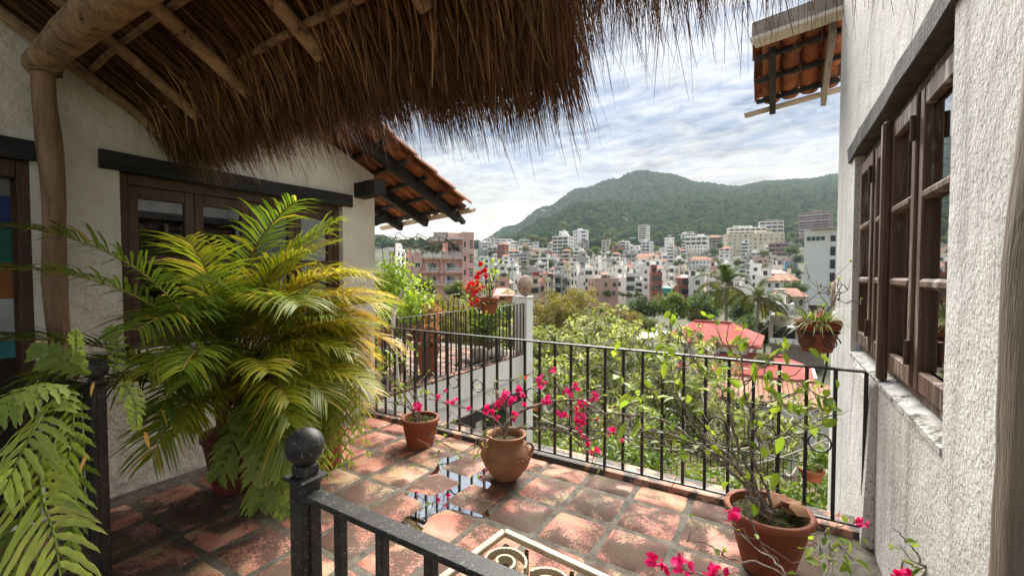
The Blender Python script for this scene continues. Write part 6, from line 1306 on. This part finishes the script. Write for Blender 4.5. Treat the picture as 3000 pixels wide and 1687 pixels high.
B_('house', 'grey glass-fronted terrace building left of the red gabled house', 1519, 1588, 797, 824, 190, -8, 2, 'band', 'grey', 5, 9, glass=GLT)
B_('house', 'dark red gabled house front in the lower town left of centre', 1566, 1602, 802, 834, 170, 10, 2, 'win', 'red', 2)
B_('house', 'pink house with red shutters beside the pillar stone', 1556, 1600, 826, 852, 150, -12, 1, 'win', 'salmon', 3, roof='tile')
B_('house', 'orange walled house behind the scarlet flowers', 1432, 1500, 866, 884, 90, 0, 1, 'none', 'orange', 1, 6, roof='red')
B_('long_building', 'cream and yellow long apartment building with teal glass on the upper right slope', 2130, 2288, 686, 742, 420, 16, 5, 'win', 'cream', 11, 16, glass=GLT)
B_('long_building', 'pale upper storeys above the cream and yellow long building', 2142, 2238, 668, 688, 440, 14, 2, 'band', 'white', 7, 12, sink=2)
B_('villa', 'white tiered villa above the right end of the cream building', 2230, 2290, 650, 684, 480, 8, 3, 'balcony', 'white', 4, 12)
B_('tower', 'pinkish tower block with curved balconies high on the right slope', 2347, 2419, 623, 682, 500, -14, 7, 'balcony', 'mauve', 4, 18)
B_('tower', 'white stepped tower house on the slope right of centre', 1948, 1975, 698, 757, 390, 18, 6, 'win', 'bright', 3)
B_('house', 'white lower wing at the foot of the stepped tower house', 1938, 1990, 727, 757, 380, 0, 3, 'win', 'white', 5, 8)
B_('apartment_block', 'large white block with a regular grid of small windows right of centre', 2007, 2068, 720, 772, 350, -18, 5, 'win', 'white', 6, 14)
B_('house', 'modern white house on top of the large gridded block', 2010, 2068, 694, 720, 365, -10, 2, 'band', 'white', 4, 12, sink=3)
B_('long_building', 'white arcaded house with red tiled roof below the gridded block', 2020, 2086, 762, 792, 290, 6, 2, 'win', 'white', 7, roof='tile')
B_('house', 'dark timber house with deep balconies right of the cream building', 2256, 2305, 714, 756, 350, -10, 3, 'balcony', 'mauve', 3)
B_('house', 'bright blue house low on the right of the town', 2288, 2328, 776, 802, 250, -10, 2, 'win', 'blue', 3)
B_('house', 'grey stone house below the dark timber house', 2175, 2205, 750, 782, 300, 10, 3, 'win', 'grey', 2)
B_('house', 'rosy stepped house right of the grey stone house', 2210, 2246, 758, 785, 290, -6, 2, 'win', 'salmon', 3)
B_('church', 'pale church with a small tower above the palms', 2108, 2136, 745, 778, 310, 0, 3, 'win', 'white', 2, cat='church')
B_('house', 'white walled building with red brick end beside the shorter coconut palm', 2246, 2306, 822, 880, 110, -14, 2, 'win', 'white', 3, 9, roof='tile')
B_('house', 'brick-red flat building with a red roof above the white and brick one', 2240, 2300, 802, 824, 150, 4, 1, 'win', 'brick', 6, roof='red')
B_('house', 'white terrace house with pale railing right of the teal tank', 1968, 2032, 840, 866, 150, 0, 1, 'band', 'white', 5, 8)
B_('house', 'long white flat terrace under the teal tank', 1916, 1968, 846, 866, 148, 0, 1, 'win', 'white', 5, 8)
B_('house', 'small orange roofed houses row behind the coconut palms', 2168, 2240, 824, 846, 170, 0, 1, 'win', 'salmon', 6, roof='tile')
B_('shop_house', 'white shop front with large dark windows below the shorter coconut palm', 2246, 2306, 905, 962, 60, -6, 2, 'win', 'white', 4, 6, cat='building')
B_('house', 'terracotta roofed dwelling left of the tall white block', 2280, 2352, 868, 905, 75, 6, 1, 'win', 'beige', 3, 7, roof='tile')
B_('house', 'dark open garage building with a pale awning near the right wall', 2270, 2400, 950, 1010, 42, 0, 1, 'balcony', 'stone', 2, 5)
B_('house', 'white building with windows far left beside the pink tower', 1135, 1180, 735, 835, 130, -20, 5, 'win', 'white', 3, 9)
B_('house', 'rosy house seen between the left white building and pink tower', 1185, 1215, 752, 835, 140, 0, 4, 'win', 'salmon', 2, 8)
# teal water tank
tk = at(1953, 862, 144); tkt = thing('water_tank', 'teal round water tank with conical lid on a white terrace', 'water tank', tk); TEAL = mat('teal_plastic', (.02, .30, .24), (.03, .36, .29), 1, .5)
MB().lathe([(.01, 0), (1.5, 0), (1.55, .1), (1.55, 2.1), (1.5, 2.2)], 24, tk).build('tank_body', TEAL, tkt, smooth=40); MB().lathe([(1.6, 2.2), (.3, 2.75), (.01, 2.8)], 24, tk).build('lid', TEAL, tkt, smooth=40)
# pale thatched parasol
pr = at(1489, 868, 88); prt = thing('thatch_parasol', 'straw parasol roof standing by the orange walled house', 'parasol', pr)
MB().lathe([(1.45, .55), (1.3, .75), (.6, 1.25), (.05, 1.7), (.01, 1.75)], 20, pr, wob=.03).build('straw_roof', mat('straw', (.36, .26, .12), (.52, .40, .20), 9, .9, .6, 30), prt); MB().tube([pr + Vector((0, 0, -1.5)), pr + Vector((0, 0, 1.2))], .07, 7).build('pole', POLEWOOD, prt)
# red roofed hall
RH_R = mat('hall_red_roof', (.36, .085, .075), (.44, .13, .11), .8, .9, spec=.1)
hc = at(2065, 1010, 30); hl = thing('garden_hall', 'white hall with two tiers of smooth red roofs in the garden', 'building', hc); hl.rotation_euler.z = math.atan2(hc.y, hc.x) - math.pi / 2 + R(-8)
def hip(parent, x0, x1, y0, y1, z0, h, ins, m, th=.15):
    rx0, rx1, ym = x0 + ins, x1 - ins, (y0 + y1) / 2; mb = MB().add([(x0, y0, z0), (x1, y0, z0), (x1, y1, z0), (x0, y1, z0), (rx0, ym, z0 + h), (rx1, ym, z0 + h), (x0, y0, z0 - th), (x1, y0, z0 - th), (x1, y1, z0 - th), (x0, y1, z0 - th)], [(0, 1, 5, 4), (1, 2, 5), (2, 3, 4, 5), (3, 0, 4), (0, 6, 7, 1), (1, 7, 8, 2), (2, 8, 9, 3), (3, 9, 6, 0), (9, 8, 7, 6)])
    return link('roof', mb.mesh('roof', m), parent)
cube(hl, 'wall', (-.9, 2.5, -1.6), (7.0, 5, 3.5), WM['white']); hip(hl, -3.1, 3.4, -.5, 5.6, .22, 1.15, 2.0, RH_R)
for hx0, hx1, hy, hz0, hh_, hin in ((-3.1, 3.4, 2.55, .22, 1.15, 2.0), (-1.6, 6.2, .2, -1.28, .9, 1.6)): o = cube(hl, 'ridge_cap', ((hx0 + hx1) / 2, hy, hz0 + hh_ + .03), (hx1 - hx0 - 2 * hin, .22, .10), RH_R)
cube(hl, 'wall', (-5.0, 2.6, -1.7), (1.9, 4.4, 3.3), WM['white']); cube(hl, 'wall', (2.6, 1.0, -3.3), (7.5, 4.0, 4.0), WM['white']); hip(hl, -1.6, 6.2, -2.2, 2.6, -1.28, .9, 1.6, RH_R)
for k in range(5): cube(hl, 'window', (-3.9 + k * 1.25, -.03, -.75), (.55, .1, .8), GL)
for k in range(4): o = cube(hl, 'window', (.2 + k * 1.6, -1.03, -2.5), (.6, .1, .9), GL); cube(o, 'bar', (0, -.6, 0), (.08, .3, 1.0), FRAMEW); cube(o, 'bar', (0, -.6, 0), (1.0, .25, .06), FRAMEW)
for k in range(6): cube(hl, 'downpipe', (-4.3 + k * 1.3, -.05, -1.2), (.07, .1, 2.6), FRAMEW)
# garden house with barrel tile roof
gc = at(2300, 1190, 19); gh = thing('garden_house', 'low white garden house with weathered tile roof below the large right plant', 'house', gc); gh.rotation_euler.z = math.atan2(gc.y, gc.x) - math.pi / 2 + R(5)
cube(gh, 'wall', (-.6, 1.6, -.9), (5.0, 3.0, 2.0), WM['white'])
OLDTILE = mat('old_tile_roof', (.30, .13, .075), (.46, .27, .17), 2, .85, .6, 9, (1, .2, 1), speck=((.16, .10, .07), 4, .52, .66))
for k, (x0, x1, y0, y1, z, dz) in enumerate(((-3.3, 2.6, -.3, 1.7, .12, .55), (-3.3, 2.7, 1.75, 3.6, .68, -.5))):
    mb = MB(); nn = int((x1 - x0) / .2)
    for i in range(nn): xa = x0 + i * .2; mb.tube([(xa, y0, z), (xa, y1, z + dz)], [.11, .10], 7)
    link('roof', mb.mesh('roof', OLDTILE, smooth=40), gh)
for x in (-1.7, -1.1): o = cube(gh, 'window', (x, .08, -.25), (.42, .08, .5), GL); cube(o, 'bar', (0, -.6, 0), (.1, .3, 1.0), FRAMEW); cube(o, 'bar', (0, -.6, 0), (1.0, .25, .08), FRAMEW)
# tall white block at right
tw = at(2352, 905, 105); wt = thing('apartment_block', 'tall plain white block with a column of balcony openings beside the right wall', 'building', tw); wt.rotation_euler.z = math.atan2(tw.y, tw.x) - math.pi / 2 + R(-4)
Hh = (905 - 677) / 1268 * 105; cube(wt, 'wall', (6.8, 6, Hh / 2 - 3), (13.6, 12, Hh + 6), WM['bright'])
for k in range(4): cube(wt, 'window', (.9 + k * .92, -.02, Hh - 2.0), (.75, .12, .95), mat('green_glass', (.02, .06, .05), None, rough=.1) if k == 0 else bpy.data.materials['green_glass'])
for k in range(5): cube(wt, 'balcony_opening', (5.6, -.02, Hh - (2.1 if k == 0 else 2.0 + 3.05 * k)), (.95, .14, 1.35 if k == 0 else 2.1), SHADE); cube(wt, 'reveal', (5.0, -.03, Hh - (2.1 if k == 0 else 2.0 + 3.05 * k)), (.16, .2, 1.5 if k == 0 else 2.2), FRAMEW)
cube(wt, 'roof_terrace_opening', (9.0, -.03, Hh - 1.2), (3.2, .12, 1.5), WM['beige']); cube(wt, 'roof_slab', (7.2, 5, Hh + .25), (12.4, 12.6, .3), WM['beige'])
# pink tower
pc = at(1212, 838, 95); pk = thing('apartment_tower', 'pink apartment building with white balustrades and a thatched roof terrace', 'building', pc); pk.rotation_euler.z = math.atan2(pc.y, pc.x) - math.pi / 2 + R(6)
s = 95 / 1268.; PKM = WM['pink']
cube(pk, 'wall', (73 * s, 5.6, 42 * s - 4), (146 * s, 9, 84 * s + 8), PKM)                      # main block to terrace level
cube(pk, 'wall', (12 * s, .6, 49 * s - 4), (24 * s, 1.1, 98 * s + 8), PKM); cube(pk, 'wall', (162 * s, 4.4, 81 * s - 4), (36 * s, 9.6, 162 * s + 8), PKM)
cube(pk, 'pier', (82 * s, .55, 42 * s), (6 * s, 1.1, 82 * s), PKM)
for f, zc in enumerate((2, 40, 77)):
    if f < 2:
        cube(pk, 'balcony_slab', (84 * s, .35, (zc + 1) * s), (122 * s, 1.6, 5 * s), PKM)
        for xa, xb in ((34, 78), (88, 146)):
            cube(pk, 'handrail', ((xa + xb) / 2 * s, -.38, (zc + 12.5) * s), ((xb - xa) * s, .14, .13), FRAMEW); cube(pk, 'base_rail', ((xa + xb) / 2 * s, -.38, (zc + 4.5) * s), ((xb - xa) * s, .14, .13), FRAMEW)
            for q in range(int((xb - xa) / 3.4)): cube(pk, 'baluster', ((xa + 1.7 + q * 3.4) * s, -.38, (zc + 8.5) * s), (.10, .10, 7.4 * s), FRAMEW)
    else:
        cube(pk, 'balcony_slab', (84 * s, .35, (zc + 5) * s), (122 * s, 1.6, 5 * s), PKM); cube(pk, 'handrail', (86 * s, -.38, (zc + 22) * s), (118 * s, .16, .18), mat('pale_blue_trim', (.40, .58, .62), None)); cube(pk, 'base_rail', (86 * s, -.38, (zc + 9) * s), (118 * s, .16, .16), FRAMEW)
        for q in range(34): cube(pk, 'baluster', ((29 + q * 3.4) * s, -.38, (zc + 15.5) * s), (.13, .13, 11 * s), FRAMEW)
for zc in (-16, 22, 60):
    for x0, w_, m_ in ((50, 11, GLT), (63, 10, GL), (40, 6, FRAMEW), (106, 11, GL), (117, 11, GLT), (98, 6, FRAMEW), (133, 7, FRAMEW)):
        cube(pk, 'balcony_door', (x0 * s, 1.08, (zc - 3) * s), (w_ * s, .12, 21 * s if w_ > 8 else 15 * s), m_)
    cube(pk, 'window', (12 * s, .03, (zc + 2) * s), (15 * s, .1, 13 * s), FRAMEW)
    for q in (-1, 1): cube(pk, 'pane', ((12 + q * 3.6) * s, -.01, (zc + 2) * s), (6 * s, .1, 11 * s), GL)
for k, zc in enumerate((125, 82, 40)):
    cube(pk, 'window', (171 * s, -.43, zc * s), (11 * s, .1, 28 * s), FRAMEW)
    for a in (-1, 1):
        for q in range(3): cube(pk, 'pane', ((171 + a * 2.6) * s, -.47, (zc - 9 + 9 * q) * s), (4 * s, .1, 7.4 * s), GL)
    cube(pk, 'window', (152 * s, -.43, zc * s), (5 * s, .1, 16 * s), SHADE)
    if k: o = cube(pk, 'awning', (163 * s, -.9, (zc + 16) * s), (12 * s, 1.0, .15), FRAMEW)
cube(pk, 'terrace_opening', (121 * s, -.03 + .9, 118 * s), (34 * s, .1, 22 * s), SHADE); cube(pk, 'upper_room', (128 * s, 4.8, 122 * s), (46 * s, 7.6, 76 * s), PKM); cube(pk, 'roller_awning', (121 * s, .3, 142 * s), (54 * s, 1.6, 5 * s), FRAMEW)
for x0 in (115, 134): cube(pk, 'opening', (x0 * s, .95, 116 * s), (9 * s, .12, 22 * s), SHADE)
tc_ = (84 * s, 3.0, 0); STRAW = mat('old_thatch', (.085, .075, .06), (.19, .165, .13), 6, .95, .6, 12)
mb = MB(); zz = 133 * s; e0, e1 = 34 * s, 20 * s
mb.add([(tc_[0] - 36 * s, tc_[1] - 3.0, zz), (tc_[0] + 34 * s, tc_[1] - 3.0, zz), (tc_[0] + 34 * s, tc_[1] + 3.0, zz), (tc_[0] - 36 * s, tc_[1] + 3.0, zz), (tc_[0] - 16 * s, tc_[1] - .6, zz + 23 * s), (tc_[0] + 26 * s, tc_[1] - .6, zz + 23 * s), (tc_[0] + 26 * s, tc_[1] + .6, zz + 23 * s), (tc_[0] - 16 * s, tc_[1] + .6, zz + 23 * s), (tc_[0] - 22 * s, tc_[1], zz + 30 * s), (tc_[0] + 26 * s, tc_[1], zz + 31 * s)], [(0, 1, 5, 4), (1, 2, 6, 5), (2, 3, 7, 6), (3, 0, 4, 7), (4, 5, 9, 8), (6, 7, 8, 9), (7, 4, 8), (5, 6, 9), (3, 2, 1, 0)])
link('thatch_roof', mb.mesh('thatch_roof', STRAW), pk)
for x0 in (-28, 28): cube(pk, 'roof_post', (tc_[0] + x0 * s, tc_[1] - 2.4, 116 * s), (.25, .25, 34 * s), WM['brick'])
for k in range(6): q = shrub('terrace_plant', 'dark potted shrub on the pink building terrace, %s from the left' % ordinal(k), tuple(at(1243 + k * 9, 741, 95.5)), .5, 1.2 + .5 * (k % 2), 60, .5, TREE_D, 'shrub', stems=1, clumps=3, group='potted shrubs on the pink terrace')
# --- the rest of the town, tier by tier up the slope
COLN = dict(white='white', bright='bright white', cream='cream', beige='beige', grey='grey', salmon='rosy', stone='brown stone', brick='brick red', yellow='yellow')
FL = {1: 'single-storey', 2: 'two-storey', 3: 'three-storey', 4: 'four-storey', 5: 'five-storey'}
r5 = random.Random(99)
tiers = [(135, 869, 1425, 2350, 34, (1, 2), 'lowest'), (160, 856, 1420, 2345, 32, (1, 3), 'second lowest'), (195, 840, 1415, 2345, 30, (1, 3), 'third'), (235, 822, 1412, 2345, 28, (1, 3), 'fourth'), (280, 801, 1408, 2345, 26, (1, 3), 'fifth'), (325, 783, 1402, 2345, 25, (2, 3), 'sixth'), (375, 763, 1400, 2345, 26, (1, 4), 'seventh'), (430, 745, 1405, 2340, 30, (1, 4), 'eighth'), (490, 727, 1425, 2340, 42, (1, 3), 'ninth'), (550, 708, 1840, 2360, 70, (1, 3), 'highest')]
for ti, (D, v, ua, ub, step, fr_, tn) in enumerate(tiers):
    u = ua; k = 0
    while u < ub:
        w_ = r5.uniform(.6, 1.5) * step * .9; gap = r5.uniform(-4, 16); vv = v + r5.uniform(-9, 7) - (8 * math.sin((u - 1400) / 300.) if ti > 4 else 0) + (10 if 1560 < u < 1800 and ti > 6 else 0)
        if r5.random() < (.80 if ti < 8 else .5):
            fl_ = r5.randint(*fr_); h_ = fl_ * 2.9 / D * 1268; wl = r5.choices(['white', 'bright', 'cream', 'beige', 'grey', 'salmon', 'stone', 'brick', 'yellow'], [40, 24, 8, 9, 5, 7, 4, 4, 2])[0]; rf_ = r5.choices(['flat', 'tile', 'red'], [82, 14, 5 if ti < 4 else 0])[0]; stl = r5.choices(['win', 'balcony', 'band'], [62, 24, 14])[0]
            bays = max(1, int(w_ / 1268 * D / 3.8))
            block('town_house', '%s %s %s town house, %s from the left, %s tier' % (COLN[wl], FL[fl_], 'flat-roofed' if rf_ == 'flat' else 'tile-roofed' if rf_ == 'tile' else 'red-roofed', ordinal(k), tn), u, u + w_, vv - h_, vv, D + r5.uniform(-15, 15), r5.uniform(-30, 30), fl_, stl, wl, bays, None, rf_, cat='house', group='houses of the hillside town', seed=r5.randint(0, 99999), wing=r5.random() < .6); k += 1
        u += w_ + gap
# trees growing among the houses
TT = []
for (u, v, D, rp_, kd) in [(1690, 745, 335, 24, 'da'), (1720, 750, 340, 22, 'db'), (1660, 735, 345, 20, 'da'), (1745, 735, 340, 18, 'mb'), (1700, 785, 290, 20, 'ma'), (1730, 790, 285, 18, 'db'), (1580, 755, 320, 24, 'da'), (1610, 775, 310, 18, 'db'), (1560, 770, 315, 14, 'ob'), (1480, 795, 250, 22, 'da'), (1450, 800, 245, 18, 'mb'), (1515, 790, 250, 16, 'da'), (1800, 725, 400, 20, 'ma'), (1795, 750, 350, 18, 'da'), (1815, 740, 360, 14, 'db'), (1440, 745, 380, 14, 'da'), (1460, 740, 390, 10, 'db'), (1560, 700, 440, 16, 'ob'), (1540, 730, 380, 14, 'ob'), (1590, 705, 430, 14, 'oa'), (1990, 775, 290, 20, 'da'), (2000, 755, 330, 12, 'mb'), (2095, 770, 290, 20, 'ma'), (2090, 740, 350, 16, 'da'), (2160, 770, 280, 16, 'ob'), (2240, 745, 310, 16, 'mb'), (2320, 735, 320, 22, 'da'), (2335, 760, 280, 18, 'db'), (2330, 800, 220, 20, 'da'), (2230, 790, 240, 18, 'mb'), (2210, 800, 220, 14, 'oa'), (1920, 730, 380, 14, 'mb'), (1890, 735, 390, 12, 'da'), (2025, 830, 170, 22, 'ma'), (2045, 845, 150, 24, 'da'), (2000, 820, 190, 14, 'mb'), (1990, 712, 420, 12, 'da'), (2110, 720, 400, 14, 'db'), (1500, 830, 180, 18, 'mb'), (1440, 835, 170, 20, 'da'), (1860, 800, 235, 12, 'mb'), (1690, 820, 200, 16, 'ob'), (2080, 800, 220, 12, 'da'), (1780, 690, 480, 14, 'mb'), (1650, 660, 520, 12, 'ma'), (1930, 690, 470, 14, 'da'), (2320, 690, 430, 14, 'mb')]:
    TT.append((u, v, D, rp_, kd))
for ti, (D, v, ua, ub, step, fr_, tn) in enumerate(tiers):
    for q in range(17): TT.append((r5.uniform(ua, ub), v - r5.uniform(2, 9), D - r5.uniform(3, 12), r5.uniform(6, 13) * (1.35 if ti < 3 else 1), r5.choice(['da', 'db', 'ma', 'mb', 'ob'])))
TT.sort()
cnt = {}
for (u, v, D, rp_, kd) in TT:
    hgt = 'lowest streets' if D < 165 else 'lower town' if D < 240 else 'middle town' if D < 330 else 'upper town' if D < 420 else 'highest houses'
    k = cnt.get(hgt, 0); cnt[hgt] = k + 1
    tree('town_tree', '%s tree among the %s, %s from the left there' % (dict(d='dark green', m='mid green', o='olive')[kd[0]], hgt, ordinal(k)), u, v, D, rp_, kd, 'trees among the town houses')

# ------------------------------------------------------------------ haze over the valley
def haze():
    hb = MB(); hb.bb(-5400, 5400, -5400, 5400, -14, 400); o = hb.build('haze', [], None) if False else None
    m = bpy.data.materials.new('haze_air'); m.use_nodes = True; N = m.node_tree.nodes; L = m.node_tree.links; N.remove(N['Principled BSDF'])
    v = N.new('ShaderNodeVolumePrincipled'); v.inputs['Density'].default_value = .00010; v.inputs['Color'].default_value = (.74, .87, 1.0, 1); v.inputs['Anisotropy'].default_value = .2
    L.new(v.outputs[0], N['Material Output'].inputs['Volume'])
    o = hb.build('haze', m); tag(o, 'thin bluish air between the terrace and the far hills', 'haze', kind='stuff')
haze()
